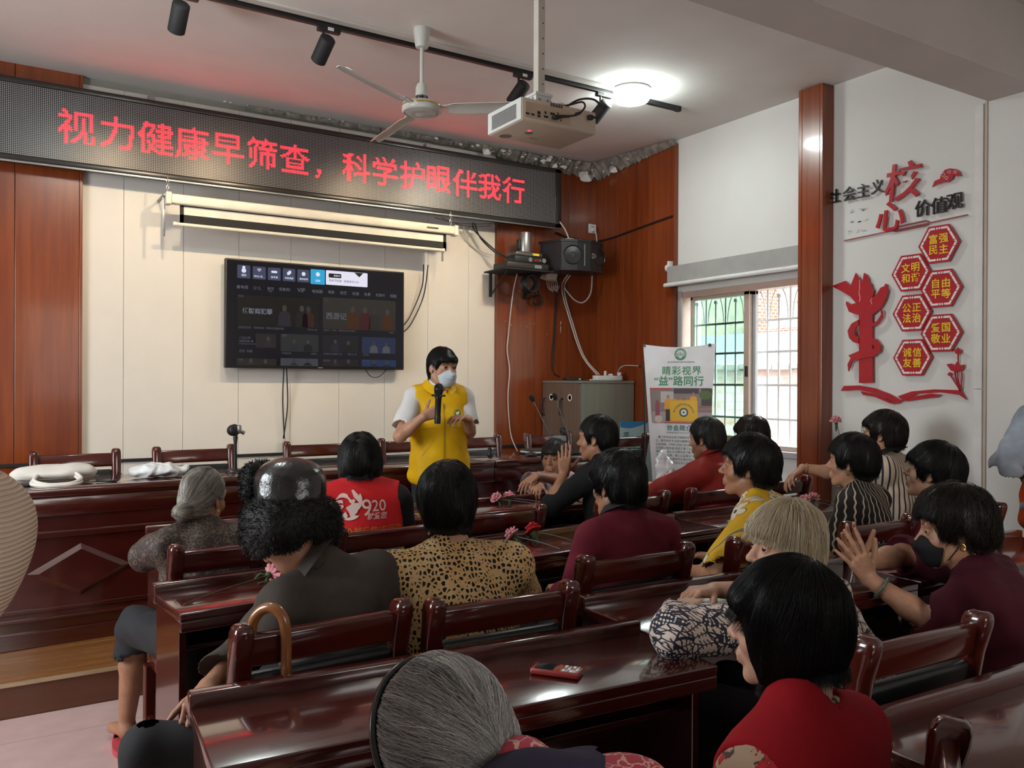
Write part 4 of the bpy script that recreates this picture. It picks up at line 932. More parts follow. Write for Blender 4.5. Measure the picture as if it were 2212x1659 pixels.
    m = MB(); flat(m, [(3606, 2105), (3498, 2130), (3459, 2093), (3421, 2174), (3391, 2126), (3371, 2108), (3360, 2167), (3337, 2151), (3325, 2104), (3308, 2087), (3305, 2066), (3290, 2044), (3298, 1999), (3268, 2022), (3242, 2060), (3215, 2068), (3207, 2084), (3194, 2076), (3190, 2035), (3206, 1981), (3237, 1933), (3272, 1910), (3300, 1890), (3396, 1896), (3440, 1912), (3470, 1924), (3494, 1978), (3489, 1994), (3458, 1970), (3420, 1978), (3459, 2023), (3531, 2066)], .012, .014)
    obj('crown', loc(m), REDP, root, smooth=False)
    for P in ([(3394, 1867), (3446, 1844), (3475, 1798), (3463, 1751), (3433, 1723), (3393, 1711), (3393, 1748), (3416, 1764), (3422, 1791), (3410, 1821), (3394, 1831)], [(3301, 1836), (3261, 1849), (3233, 1888), (3237, 1928), (3222, 1907), (3223, 1867), (3250, 1833), (3301, 1813)], [(3301, 1744), (3260, 1732), (3235, 1696), (3239, 1655), (3282, 1626), (3374, 1613), (3438, 1598), (3467, 1531), (3474, 1578), (3450, 1619), (3468, 1636), (3386, 1665), (3282, 1672), (3277, 1692), (3301, 1708)]):
        m = MB(); flat(m, P, .012, .020); obj('ribbon', loc(m), REDP, root, smooth=False)
    m = MB(); m.tube([(XW - .0265, y / 1000, z / 1000) for y, z in [(3391, 2126), (3390, 2060), (3395, 2040), (3385, 2010), (3390, 1985)]], .0018, 5); m.tube([(XW - .0265, y / 1000, z / 1000) for y, z in [(3298, 1999), (3310, 1985), (3300, 1960)]], .0018, 5); obj('engraved_line', loc(m), WHITEA, root)
    root = thing('ribbon_ornament', 'red swooping ribbon cut-outs along the bottom of the wall decoration', 'wall decoration', (XR, 3.1, 1.38)); o = root.location
    for P in ([(3533, 1402), (3509, 1436), (3396, 1440), (3281, 1422), (3180, 1388), (3088, 1345), (3128, 1326), (3202, 1363), (3315, 1396), (3407, 1411)], [(3386, 1402), (3315, 1391), (3202, 1358), (3138, 1322), (3180, 1330), (3280, 1367), (3366, 1378)], [(3121, 1374), (3031, 1405), (2889, 1419), (2725, 1416), (2692, 1360), (2734, 1388), (2849, 1402), (2990, 1391), (3083, 1345)], [(3031, 1372), (2908, 1393), (2844, 1388), (2864, 1374), (2969, 1360), (3073, 1343)]):
        m = MB(); flat(m, P); obj('ribbon', loc(m), REDP, root, smooth=False)
    root = thing('lotus_ornament', 'small red lotus cut-out at the lower right of the wall decoration', 'wall decoration', (XR, 2.75, 1.5)); o = root.location
    m = MB(); flat(m, [(2811, 1568), (2782, 1572), (2763, 1559), (2749, 1582), (2733, 1559), (2707, 1565), (2711, 1543), (2725, 1525), (2753, 1522), (2784, 1530)]); flat(m, [(2764, 1651), (2752, 1655), (2745, 1666), (2738, 1655), (2724, 1650), (2728, 1631), (2745, 1625), (2759, 1632)]); obj('blossom', loc(m), REDP, root, smooth=False)
    m = MB(); flat(m, [(2805, 1511), (2792, 1522), (2778, 1513), (2787, 1498), (2800, 1500)]); obj('bud', loc(m), REDP, root, smooth=False)
    m = MB()
    for P in ([(2743, 1627), (2744, 1600), (2741, 1576)], [(2763, 1528), (2758, 1490), (2745, 1450), (2730, 1413)], [(2749, 1528), (2744, 1483), (2728, 1413)], [(2787, 1500), (2760, 1460), (2728, 1411)], [(2722, 1520), (2720, 1490), (2726, 1411)]): flat(m, strip(P, 2.5))
    obj('stem', loc(m), REDP, root, smooth=False)
decor()

# ------------------------------------------------------------------ roll-up banners
def banner():
    A, B = Vector((4.25, 4.90, 0)), Vector((4.55, 4.435, 0)); ux = (B - A).normalized(); n = ux.cross(Vector((0, 0, 1)))
    root = thing('display_banner', 'white upright display banner with green Chinese heading and group photograph', 'banner', (A.x, A.y, .15), math.atan2(ux.y, ux.x))
    Lx = lambda z: .0 + (1.752 - z) * .075; Rx = lambda z: .553 - (1.752 - z) * .055
    bow = lambda s, z: -.012 * math.sin(PI * s) + .05 * max(0, (z - 1.5) / .25) ** 2 * 0
    def P(u, z, off=0.0):
        return (u, -off, z - .15)
    m = MB(); N = 12; M_ = 24
    V = []; 
    for k in (0, 1):
        for j in range(M_ + 1):
            z = .22 + (1.745 - .22) * j / M_
            for i in range(N + 1):
                s = i / N; zz = z - (0.025 * math.sin(PI * s) if j == M_ else 0); V.append(P(Lx(zz) + (Rx(zz) - Lx(zz)) * s, zz, (.0 if k else .002)))
    F = [(j * (N + 1) + i, j * (N + 1) + i + 1, (j + 1) * (N + 1) + i + 1, (j + 1) * (N + 1) + i) for j in range(M_) for i in range(N)]
    K = (M_ + 1) * (N + 1); F += [tuple(v + K for v in f[::-1]) for f in F]; m.add(V, F)
    sheet = obj('sheet', m, mat('banner_vinyl', (.74, .75, .78), .45, bump=.12, bs=5), root)
    GRN = mat('banner_green', (.03, .25, .10), .5); TEAL = mat('banner_teal', (.015, .09, .10), .5); PALE = mat('banner_pale', (.60, .70, .72), .5)
    def tx(m, s, u, z, size, bold=0, align='CENTER', off=.0035, sp=1.0): put_text(m, s, P(u, z, off), (1, 0, 0), (0, 0, 1), size, bold, align, spacing=sp)
    ring = lambda m, u, z, r0, r1, off, n=28: m.add([P(u + r * math.cos(2 * PI * k / n), z + r * math.sin(2 * PI * k / n), off) for r in (r0, r1) for k in range(n)], [(k, (k + 1) % n, n + (k + 1) % n, n + k) for k in range(n)])
    disc = lambda m, u, z, r, off, n=24: m.add([P(u + r * math.cos(2 * PI * k / n), z + r * math.sin(2 * PI * k / n), off) for k in range(n)], [tuple(range(n))])
    def arc_text(m, s, u, z, r, a0, a1, size, off):
        for k, ch in enumerate(s):
            a = R(a0 + (a1 - a0) * k / (len(s) - 1)); c, sn = math.cos(a), math.sin(a)
            put_text(m, ch, P(u + r * c, z + r * sn, off), (sn, 0, -c), (c, 0, sn), size, .01)
    m = MB(); ring(m, .290, 1.667, .031, .046, .0035); disc(m, .290, 1.667, .006, .0035)
    ring(m, .290, 1.667, .012, .015, .0035)
    for s in (-1, 1): m.tube([P(.290 + s * .022 * math.cos(a), 1.667 + .024 * math.sin(a) - .004, .004) for a in [R(-60 + 10 * k) for k in range(10)]], .002, 5)
    obj('emblem', m, GRN, sheet, smooth=False)
    m = MB(); arc_text(m, '厦门市同安区视力残疾防控', .290, 1.667, .0385, 200, -20, .0095, .0045); obj('emblem_lettering', m, WHITEA, sheet, smooth=False)
    m = MB(); tx(m, '睛彩视界', .300, 1.543, .072, .012, sp=1.12); tx(m, '“益”路同行', .278, 1.466, .078, .016, sp=1.02); obj('heading', m, GRN, sheet, smooth=False)
    m = MB(); tx(m, '厦门市同安区视力残疾防控志愿者协会', .296, 1.608, .0122); tx(m, '协会简介', .285, 1.110, .046, .012, sp=1.1); tx(m, '我们的使命', .218, .788, .033, .008)
    ring(m, .122, .788, .013, .016, .0035, 8); ring(m, .122, .788, .007, .009, .0035, 8); m.add([P(.142, .772, .0035), P(.1435, .772, .0035), P(.1435, .804, .0035), P(.142, .804, .0035)], [(0, 1, 2, 3)])
    tx(m, 'ASSOCIATION INTRODUCTION', .290, 1.073, .013, sp=1.15)
    for k, s in enumerate(('    厦门市同安区视力残疾防控志愿者协会成', '立，是同安区专注视力健康防控的非营利性', '社会团体，代码513502124U09147074，由同安', '区残疾人联合会 协会汇聚了从事眼健康', '德技社会热心人士等社会力量，始终秉承', '众，严格自律、用心公益事业”的服务宗旨', '从事视力防控服务的企事业单位及个人之', '间，全力促进同安区视力残疾防控事业发展')):
        tx(m, s, .098 + .002 * k, 1.038 - .0275 * k, .0205, 0, 'LEFT')
    tx(m, '以专业力量守护', .135, .741, .021, 0, 'LEFT'); obj('body_text', m, TEAL, sheet, smooth=False)
    # group photograph printed on the banner
    m = MB(); pr = [(.071, 1.155), (.085, 1.142), (.517, 1.15), (.529, 1.163), (.531, 1.395), (.515, 1.413), (.054, 1.411)]
    m.add([P(u, z, .003) for u, z in pr], [tuple(range(7))]); ph = obj('photo', m, mat('print_wall', (.26, .20, .20), .5), sheet, smooth=False)
    def bl(name, L, c, off=.004):
        mm = MB()
        for q in L: mm.add([P(u, z, off) for u, z in q], [tuple(range(len(q)))])
        return obj(name, mm, mat('print_' + name, c, .5), ph, smooth=False)
    rc = lambda a, b, c, d: [(a, c), (b, c), (b, d), (a, d)]
    bl('pavement', [rc(.073, .529, 1.146, 1.23)], (.40, .33, .32), .0034)
    bl('red_strip', [rc(.056, .225, 1.401, 1.411), rc(.17, .40, 1.144, 1.152), rc(.43, .529, 1.236, 1.240), rc(.43, .529, 1.268, 1.273)], (.55, .04, .03))
    bl('doorway', [rc(.14, .24, 1.30, 1.385)], (.52, .50, .50)); bl('dark_porch', [rc(.24, .43, 1.37, 1.41), rc(.45, .53, 1.28, 1.41)], (.06, .045, .05), .0037)
    bl('shrub', [[(.48 + .05 * math.cos(a), 1.36 + .035 * math.sin(a)) for a in [.6 * k for k in range(10)]]], (.08, .14, .03))
    for k, (u, zt) in enumerate(((.198, 1.345), (.25, 1.34), (.295, 1.337), (.345, 1.337), (.39, 1.365))):
        bl('vest', [[(u - .03, 1.25), (u + .03, 1.25), (u + .026, zt - .022), (u + .01, zt - .012), (u - .01, zt - .012), (u - .026, zt - .022)]], (.75, .36, .03), .0042)
        bl('head', [[(u + .0115 * math.cos(a), zt + .015 * math.sin(a)) for a in [PI / 6 * q for q in range(12)]]], (.35, .22, .16), .0044)
    bl('trousers', [rc(.180, .214, 1.16, 1.25)], (.02, .02, .025)); bl('bystander', [[(.10, 1.2), (.135, 1.2), (.13, 1.30), (.115, 1.325), (.10, 1.30)]], (.30, .07, .10)); bl('plastic_sack', [[(.125 + .03 * math.cos(a), 1.175 + .03 * math.sin(a)) for a in [.5 * k for k in range(13)]]], (.62, .52, .48))
    bl('flag', [[(.214, 1.16), (.423, 1.163), (.422, 1.317), (.300, 1.316), (.212, 1.312)]], (.78, .46, .02), .0048)
    mm = MB(); arc_text(mm, '视力残疾防控志愿者协会', .318, 1.215, .075, 165, 15, .018, .0052); ring(mm, .318, 1.228, .022, .034, .0052); disc(mm, .318, 1.228, .008, .0052); obj('flag_print', mm, TEAL, ph, smooth=False)
    mm = MB(); ring(mm, .318, 1.228, .0085, .022, .0051); obj('flag_roundel', mm, WHITEA, ph, smooth=False)
    m = MB()
    for k in range(3): disc(m, (.24, .21, .35)[k], (1.12, .76, .74)[k], (.06, .05, .07)[k], .0026)
    obj('pale_roundel', m, PALE, sheet, smooth=False)
    m = MB(); m.box(.0, .02, -.008, .0, 1.575, 1.597); m.box(.50, .52, -.008, 0, 1.572, 1.594); m.cyl((.01, .03, .02), (.01, .01, 1.59), .006); m.cyl((.51, .03, .02), (.51, .01, 1.59), .006)
    m.box(.05, .48, .0, .05, .0, .03); m.cyl((.27, .03, .03), (.01, .012, .4), .006); m.cyl((.27, .03, .03), (.51, .012, .4), .006); obj('stand', m, BLACK, root)
banner()
root = thing('display_banner', 'pale blue-topped display board half hidden behind the white banner', 'banner', (4.62, 5.36, .15), R(-6))
m = MB(); m.box(-.20, .14, -.002, .002, 0.02, .975); s = obj('sheet', m, mat('teal_sheet', (.36, .47, .48), .5), root, smooth=False)
m = MB(); P = [(-.20, -.003, .96), (-.20, -.003, .93)] + [(-.20 + .34 * k / 10, -.003, .93 + .035 * (k / 10) ** 2 - .012 * math.sin(k * .5)) for k in range(1, 11)] + [(.14, -.003, .975), (-.20, -.003, .975)]; m.add(P[1:], [tuple(range(len(P) - 1))]); obj('blue_wave', m, mat('board_blue', (.02, .17, .38), .5), s, smooth=False)
m = MB()
for k, t_ in enumerate(('度', '素质，普及', '的宣传文化', '素养，提升', '育，综合')): put_text(m, t_, (-.19 if k else -.17, -.0035, .865 if k == 0 else .80 - .04 * (k - 1)), (1, 0, 0), (0, 0, 1), .06 if k == 0 else .03, .01, 'LEFT')
obj('lettering', m, MATS['banner_teal'], s, smooth=False)
m = MB(); m.box(-.2, .14, .004, .03, 0, .03); m.cyl((-.03, .012, .02), (-.03, .012, .95), .007); obj('stand', m, BLACK, root)

# ------------------------------------------------------------------ desks and chairs
def desk(P, Q, depth, label, mat_=None, ledge=True):
    """P, Q: far-left and far-right corners (x, y)"""
    P = Vector((*P, 0)); Q = Vector((*Q, 0)); L = (Q - P).length; ang = math.atan2(Q.y - P.y, Q.x - P.x)
    root = thing('row_desk', label, 'desk', P, ang, 'dark red audience desks')
    H = .76
    m = MB(); m.box(0, L, -depth, -.036, H - .028, H, .004); m.box(0.002, L - .002, -depth, -depth + .022, H - .058, H - .026, .003); obj('top', m, DARKW, root)
    m = MB(); m.box(0, L, -.038, 0, H - .035, H + .030, .005); obj('ledge', m, DARKW, root)
    for x in (.012, L - .034):
        m = MB(); m.box(x, x + .022, -depth + .055, -.012, 0, H - .028, .002); obj('side_panel', m, DARKW, root, smooth=False)
    m = MB(); m.box(.034, L - .034, -.030, -.012, .12, H - .03, .001); obj('modesty_panel', m, DARKW, root, smooth=False)
    m = MB(); m.box(.034, L - .034, -depth + .10, -.03, .617, .630, .001); obj('shelf', m, DARKW, root, smooth=False)
    return root
desk((.589, 4.093), (1.795, 4.115), .33, 'front-row desk at the left, with the grey-haired bun sitter')
desk((1.80, 4.118), (3.0, 4.135), .33, 'front-row desk in the middle with pink flowers lying on it')
desk((3.005, 4.05), (4.20, 4.06), .33, 'front-row desk at the right, under the clear plastic bag')
D2a = desk((.443, 2.927), (1.66, 3.035), .33, 'second-row desk at the left with one pink flower on it')
desk((1.70, 3.07), (2.93, 3.165), .33, 'second-row desk in the middle with red and pink flowers')
desk((2.946, 3.175), (4.15, 3.25), .33, 'second-row desk at the right, by the pillar')
desk((.355, 1.874), (1.529, 1.80), .345, 'near desk with the mobile phone, by the headband sitter')
desk((1.545, 2.087), (2.75, 2.05), .345, 'third-row desk in the middle, under the leaf-print sleeve')
desk((2.77, 2.05), (3.96, 2.004), .345, 'third-row desk at the right, under the clasped hands')
desk((1.44, 1.051), (2.62, 1.022), .345, 'nearest desk at the lower right corner, behind the angled chair')

def make_chair():
    root = thing('meeting_chair', 'x', 'chair', (0, 0, 0)); W = .2125
    yb = lambda z: -.165 - .075 * max(0, (z - .40) / .5) ** 1.3
    for s in (-1, 1):
        m = MB(); zs = [0, .15, .40, .55, .70, .80, .862]; P = [(s * W, yb(z) - (.03 if z < .2 else 0) * (1 - z / .2), z) for z in zs]
        # rectangular post with rounded top
        V = []; F = []
        hw, hd = .023, .030
        sec = [(hw * math.copysign(abs(math.cos(a)) ** .5, math.cos(a)), hd * math.copysign(abs(math.sin(a)) ** .5, math.sin(a))) for a in [2 * PI * k / 16 for k in range(16)]]
        rings = [(p, 1.0) for p in P] + [((s * W, yb(.88) , .880), .98), ((s * W, yb(.893), .893), .84), ((s * W, yb(.899), .8995), .55)]
        for p, k in rings: V += [(p[0] + a * k * 1.12 * (1 if p[2] > .7 else .9), p[1] + b * k * (1.1 if p[2] > .8 else .85), p[2]) for a, b in sec]
        n = 16
        for j in range(len(rings) - 1): F += [(j * n + i, j * n + (i + 1) % n, (j + 1) * n + (i + 1) % n, (j + 1) * n + i) for i in range(n)]
        F += [tuple(range(n))[::-1], tuple(range((len(rings) - 1) * n, len(rings) * n))]; m.add(V, F)
        p_ = obj('post', m, CHAIRW, root)
        m = MB(); m.cyl((s * (W + .022), yb(.74), .745), (s * (W + .0285), yb(.74), .745), .011, .009, 12); obj('bolt_cap', m, RAILW, p_)
    def slab(nm, x0, x1, z0, z1, t, mt, bev):
        m = MB(); m.box(x0, x1, -t / 2, t / 2, 0, z1 - z0, bev); tilt = math.atan2(yb(z1) - yb(z0), z1 - z0)
        return obj(nm, m, mt, root, loc=(0, (yb(z0)), z0), rot=(-tilt, 0, 0))
    slab('top_rail', -W, W, .795, .874, .030, RAILW, .009)
    slab('back_pad', -W + .02, W - .02, .545, .782, .036, LEATHER, .014)
    slab('lower_rail', -W, W, .500, .545, .024, RAILW, .005)
    m = MB(); m.box(-W + .012, W - .012, -.165, .215, .425, .475, .02); obj('seat', m, LEATHER, root)
    m = MB(); m.box(-W, W, -.18, .20, .37, .428, .005); obj('seat_frame', m, CHAIRW, root, smooth=False)
    for s in (-1, 1):
        m = MB(); m.box(s * W - .02, s * W + .02, .165, .205, 0, .38, .006); obj('front_leg', m, CHAIRW, root, smooth=False)
        m = MB(); m.box(s * W - .01, s * W + .01, -.16, .17, .16, .19, .003); obj('stretcher', m, CHAIRW, root, smooth=False)
    return root
proto = make_chair(); _used = [0]
def chair(l, r_, z, label, group, flip=False, back=.24):
    """l, r_: measured tops of the posts (left, right as seen from the back of the chair)"""
    l = Vector((*l, 0)); r_ = Vector((*r_, 0)); mid = (l + r_) / 2; a = math.atan2(r_.y - l.y, r_.x - l.x); w = (r_ - l).length / .425
    f = Vector((-math.sin(a), math.cos(a), 0)); p = mid + f * back; p.z = z
    sc = (min(max(w, .92), 1.12), 1, 1)
    if not _used[0]:
        _used[0] = 1; proto.location = p; proto.rotation_euler = (0, 0, a); proto['label'] = label; proto['group'] = group; proto.scale = sc; return proto
    return dup(proto, p, a, label, group, sc)
G1, G2, G3, G4 = 'chairs behind the head table', 'front-row audience chairs', 'second-row audience chairs', 'near audience chairs'
chair((.995, 2.975), (.526, 2.966)[:2], 0, 'x', G2) if False else None
chair((.526, 2.966), (.95, 2.985), 0, 'dark red chair behind the woman with the grey bun', G2)
chair((1.116, 3.00), (1.54, 3.03), 0, 'dark red chair behind the red vest with white emblem', G2)
chair((1.69, 3.11), (2.11, 3.13), 0, 'empty dark red chair, second-row flowers just in front of its back', G2)
chair((2.47, 3.135), (2.93, 3.205), 0, 'dark red chair behind the woman in the black top', G2)
chair((3.13, 3.215), (3.55, 3.225), 0, 'dark red chair behind the woman in the red shirt', G2)
chair((3.755, 3.30), (4.17, 3.31), 0, 'dark red chair beside the pillar, with an arm resting on it', G2)
chair((.480, 1.913), (.883, 1.935), 0, 'dark red chair with a brown walking stick hooked over it', G3)
chair((.955, 1.892), (1.365, 1.877), 0, 'dark red chair behind the leopard-print top', G3)
chair((1.613, 2.128), (2.043, 2.125), 0, 'dark red chair behind the maroon jumper', G3)
chair((2.267, 2.105), (2.69, 2.11), 0, 'dark red chair behind the yellow flowered top', G3)
chair((2.912, 2.11), (3.33, 2.11), 0, 'dark red chair behind the black and white chain-pattern dress', G3)
chair((3.575, 2.10), (4.0, 2.09), 0, 'dark red chair furthest right, its post against the white wall', G3)
chair((1.62, 1.125), (2.04, 1.112), 0, 'near dark red chair behind the leaf-print blouse', G4)
chair((.975, .545), (1.345, .775), 0, 'angled dark red chair at the bottom edge behind the plain red vest', G4)
# head-table chairs face the audience: left post as seen from the front of the room
def fchair(xl, xr, y, label, dy=0, rot=0):
    m_ = (xl + xr) / 2; a = PI + rot; w = abs(xr - xl) / .425
    f = Vector((-math.sin(a), math.cos(a), 0)); p = Vector((m_, y, .15)) + f * .235; p.z = .15
    dup(proto, p, a, label, G1, (min(max(w, .9), 1.05), 1, 1))
fchair(.197, .62, 5.40, 'dark red head-table chair furthest left, behind the white handbag')
fchair(.845, 1.285, 5.42, 'dark red head-table chair behind the crumpled plastic bag')
fchair(1.655, 2.085, 5.47, 'dark red head-table chair under the left half of the television')
fchair(2.335, 2.765, 5.48, 'dark red head-table chair partly hidden by the left side of the yellow vest')
fchair(2.90, 3.335, 5.55, 'dark red head-table chair just right of the yellow vest')
fchair(3.60, 4.00, 5.53, 'dark red head-table chair in front of the grey cabinet')
chair((4.02, 5.06), (4.44, 5.08), .15, 'dark red chair between the grey cabinet and the white banner', G1)

def head_table(P, Q, label, diamond):
    P = Vector((*P, 0)); Q = Vector((*Q, 0)); L = (Q - P).length; ang = math.atan2(Q.y - P.y, Q.x - P.x)
    root = thing('head_table', label, 'table', (P.x, P.y, .15), ang, 'sections of the long head table')
    H = .76; D = .56
    m = MB(); m.box(0, L, .05, D, H - .03, H, .004); obj('top', m, DARKW, root)
    m = MB(); m.box(0, L, -.012, .055, H - .035, H + .012, .008); obj('front_ledge', m, DARKW, root)
    m = MB(); m.box(0, L, -.004, .016, H - .13, H - .035, .006); obj('fascia', m, DARKW, root)
    m = MB(); m.box(.0, L, .012, .034, .0, H - .12); obj('front_panel', m, DARKW, root, smooth=False)
    for nm, z0, z1, t in (('moulding', .525, .555, .012), ('moulding', .165, .185, .010), ('moulding', .125, .140, .014), ('plinth', 0, .075, .02)):
        m = MB(); m.box(0, L, .012 - t, .014, z0, z1, .004); obj(nm, m, DARKW, root, smooth=False)
    for x in (0, L - .024):
        m = MB(); m.box(x, x + .024, .034, D - .03, 0, H - .03, .002); obj('side_panel', m, DARKW, root, smooth=False)
    for dx in diamond:
        hw, hh, zc, t = .235, .130, .355, .018; m = MB(); C = [(dx - hw, zc), (dx, zc + hh), (dx + hw, zc), (dx, zc - hh)]; I = [(dx - hw + .05, zc), (dx, zc + hh - .026), (dx + hw - .05, zc), (dx, zc - hh + .026)]
        V = [(x, .012, z) for x, z in C] + [(x, .012 - t, z) for x, z in I]
        F = [(k, (k + 1) % 4, 4 + (k + 1) % 4, 4 + k) for k in range(4)] + [(4, 5, 6, 7)]; m.add(V, F); obj('diamond_panel', m, DARKW, root, smooth=False)
    return root
head_table((-.90, 4.585), (1.40, 4.715), 'left section of the long dark red head table with a raised diamond', (1.10 + .18, .45 - .3, 2.0))
head_table((1.405, 4.715), (2.86, 4.80), 'middle section of the head table, behind the yellow-vested speaker', (.45, 1.05))
head_table((2.865, 4.80), (3.95, 4.865), 'right section of the head table with notebooks and microphones', (.5,))
# ------------------------------------------------------------------ figures: bodies, hair and clothes as smooth continuous surfaces
f32 = np.float32
class Sdf:
    def __init__(s, lo, hi, h):
        s.h = h; s.lo = np.array(lo, float); s.n = np.maximum(np.ceil((np.array(hi) - s.lo) / h).astype(int) + 1, 4)
        s.ax = [(s.lo[i] + h * np.arange(s.n[i])).astype(f32) for i in range(3)]
        s.D = np.full(tuple(s.n), 1.0, f32)
    def reg(s, lo, hi):
        sl = []
        for i in range(3):
            a = int(max(0, math.floor((lo[i] - s.lo[i]) / s.h))); b = int(min(s.n[i], math.ceil((hi[i] - s.lo[i]) / s.h) + 1))
            if b <= a: return None, None
            sl.append(slice(a, b))
        sl = tuple(sl)
        return sl, (s.ax[0][sl[0]][:, None, None], s.ax[1][sl[1]][None, :, None], s.ax[2][sl[2]][None, None, :])
    def put(s, sl, d, k, op):
        A = s.D[sl]
        if op == 'add':
            if k > 0:
                hh = np.maximum(k - np.abs(A - d), 0) / k; s.D[sl] = np.minimum(A, d) - hh * hh * k * .25
            else: s.D[sl] = np.minimum(A, d)
        else:
            if op == 'sub': d = -d
            if k > 0:
                hh = np.maximum(k - np.abs(A - d), 0) / k; s.D[sl] = np.maximum(A, d) + hh * hh * k * .25
            else: s.D[sl] = np.maximum(A, d)
    def cone(s, a, b, ra, rb=None, k=.02, op='add', m=.03):
        rb = ra if rb is None else rb; a = np.array(a, float); b = np.array(b, float); r = max(ra, rb) + k + m
        sl, g = s.reg(np.minimum(a, b) - r, np.maximum(a, b) + r)
        if sl is None: return s
        ab = b - a; q = float(ab @ ab) + 1e-12
        t = np.clip(((g[0] - a[0]) * ab[0] + (g[1] - a[1]) * ab[1] + (g[2] - a[2]) * ab[2]) / q, 0, 1).astype(f32)
        d = np.sqrt((g[0] - a[0] - t * ab[0]) ** 2 + (g[1] - a[1] - t * ab[1]) ** 2 + (g[2] - a[2] - t * ab[2]) ** 2) - (ra + (rb - ra) * t)
        s.put(sl, d.astype(f32), k, op); return s
    def ell(s, c, r, k=.02, Rm=None, op='add', m=.03):
        c = np.array(c, float); r = np.array(r, float); q = max(r) + k + m
        if Rm is None: e = r + k + m
        else: e = np.sqrt((np.array(Rm) ** 2) @ (r ** 2)) + k + m
        sl, g = s.reg(c - e, c + e)
        if sl is None: return s
        p = [g[i] - f32(c[i]) for i in range(3)]
        if Rm is not None:
            Rm = np.array(Rm, float); p = [p[0] * f32(Rm[0, i]) + p[1] * f32(Rm[1, i]) + p[2] * f32(Rm[2, i]) for i in range(3)]
        k0 = np.sqrt((p[0] / r[0]) ** 2 + (p[1] / r[1]) ** 2 + (p[2] / r[2]) ** 2)
        k1 = np.sqrt((p[0] / r[0] ** 2) ** 2 + (p[1] / r[1] ** 2) ** 2 + (p[2] / r[2] ** 2) ** 2) + 1e-9
        s.put(sl, (k0 * (k0 - 1) / k1).astype(f32), k, op); return s
    def half(s, pt, nrm, k=0.0):  # keep the side the normal points away from
        n = np.array(nrm, float); n /= np.linalg.norm(n); X, Y, Z = s.ax
        d = (X[:, None, None] - pt[0]) * n[0] + (Y[None, :, None] - pt[1]) * n[1] + (Z[None, None, :] - pt[2]) * n[2]
        s.put((slice(None),) * 3, d.astype(f32), k, 'and'); return s
    def noise(s, amp, freq, seed=0, stretch=(1, 1, 1)):
        r = np.random.default_rng(seed); X, Y, Z = s.ax; acc = 0
        for _ in range(4):
            v = r.normal(size=3); v /= np.linalg.norm(v); v = v * freq * np.array(stretch) * (0.6 + .9 * r.random()); ph = r.random(3) * 6.28
            w_ = np.roll(v, 1) * .43
            acc = acc + np.sin(v[0] * X[:, None, None] + v[1] * Y[None, :, None] + v[2] * Z[None, None, :] + ph[0] + 1.3 * np.sin(w_[0] * X[:, None, None] + w_[1] * Y[None, :, None] + w_[2] * Z[None, None, :] + ph[1]))
        s.D += (amp / 2 * acc).astype(f32); return s
    def sample(s, p):
        q = (p - s.lo) / s.h; i = np.clip(np.floor(q).astype(int), 0, s.n - 2); f = np.clip(q - i, 0, 1); D = s.D; o = 0
        for dx in (0, 1):
            for dy in (0, 1):
                for dz in (0, 1):
                    w_ = (f[:, 0] if dx else 1 - f[:, 0]) * (f[:, 1] if dy else 1 - f[:, 1]) * (f[:, 2] if dz else 1 - f[:, 2])
                    o = o + w_ * D[i[:, 0] + dx, i[:, 1] + dy, i[:, 2] + dz]
        return o
    def grad(s, p):
        e = s.h * .9; g = np.stack([s.sample(p + e * v) - s.sample(p - e * v) for v in np.eye(3)], 1)
        return g / (np.linalg.norm(g, axis=1, keepdims=True) + 1e-9)
    def surf(s):
        D = s.D; I = D < 0; n = s.n
        c = np.zeros(tuple(n - 1), np.uint8)
        for dx in (0, 1):
            for dy in (0, 1):
                for dz in (0, 1): c += I[dx:n[0] - 1 + dx, dy:n[1] - 1 + dy, dz:n[2] - 1 + dz]
        cells = np.argwhere((c > 0) & (c < 8)); 
        idx = np.full(tuple(n - 1), -1, np.int32); idx[tuple(cells.T)] = np.arange(len(cells))
        acc = np.zeros((len(cells), 3)); cnt = np.zeros(len(cells))
        cor = [(dx, dy, dz) for dx in (0, 1) for dy in (0, 1) for dz in (0, 1)]
        val = {q: D[cells[:, 0] + q[0], cells[:, 1] + q[1], cells[:, 2] + q[2]].astype(float) for q in cor}
        for a in cor:
            for ax in range(3):
                if a[ax] == 0:
                    b = list(a); b[ax] = 1; b = tuple(b); va, vb = val[a], val[b]; m = (va < 0) != (vb < 0)
                    t = va[m] / (va[m] - vb[m]); p = np.array(a, float)[None, :].repeat(m.sum(), 0); p[:, ax] += t
                    acc[m] += p; cnt[m] += 1
        V = s.lo + s.h * (cells + acc / cnt[:, None])
        F = []
        for ax in range(3):
            u, v = (ax + 1) % 3, (ax + 2) % 3
            A = np.take(I, range(n[ax] - 1), ax); B = np.take(I, range(1, n[ax]), ax); e = np.argwhere(A != B)
            e = e[(e[:, u] > 0) & (e[:, v] > 0) & (e[:, u] < n[u] - 1) & (e[:, v] < n[v] - 1)]
            if not len(e): continue
            q = []
            for du, dv in ((-1, -1), (0, -1), (0, 0), (-1, 0)):
                w_ = e.copy(); w_[:, u] += du; w_[:, v] += dv; q.append(idx[tuple(w_.T)])
            q = np.stack(q, 1); flip = ~A[tuple(e.T)]; q[flip] = q[flip][:, ::-1]; F.append(q)
        return V, np.concatenate(F)

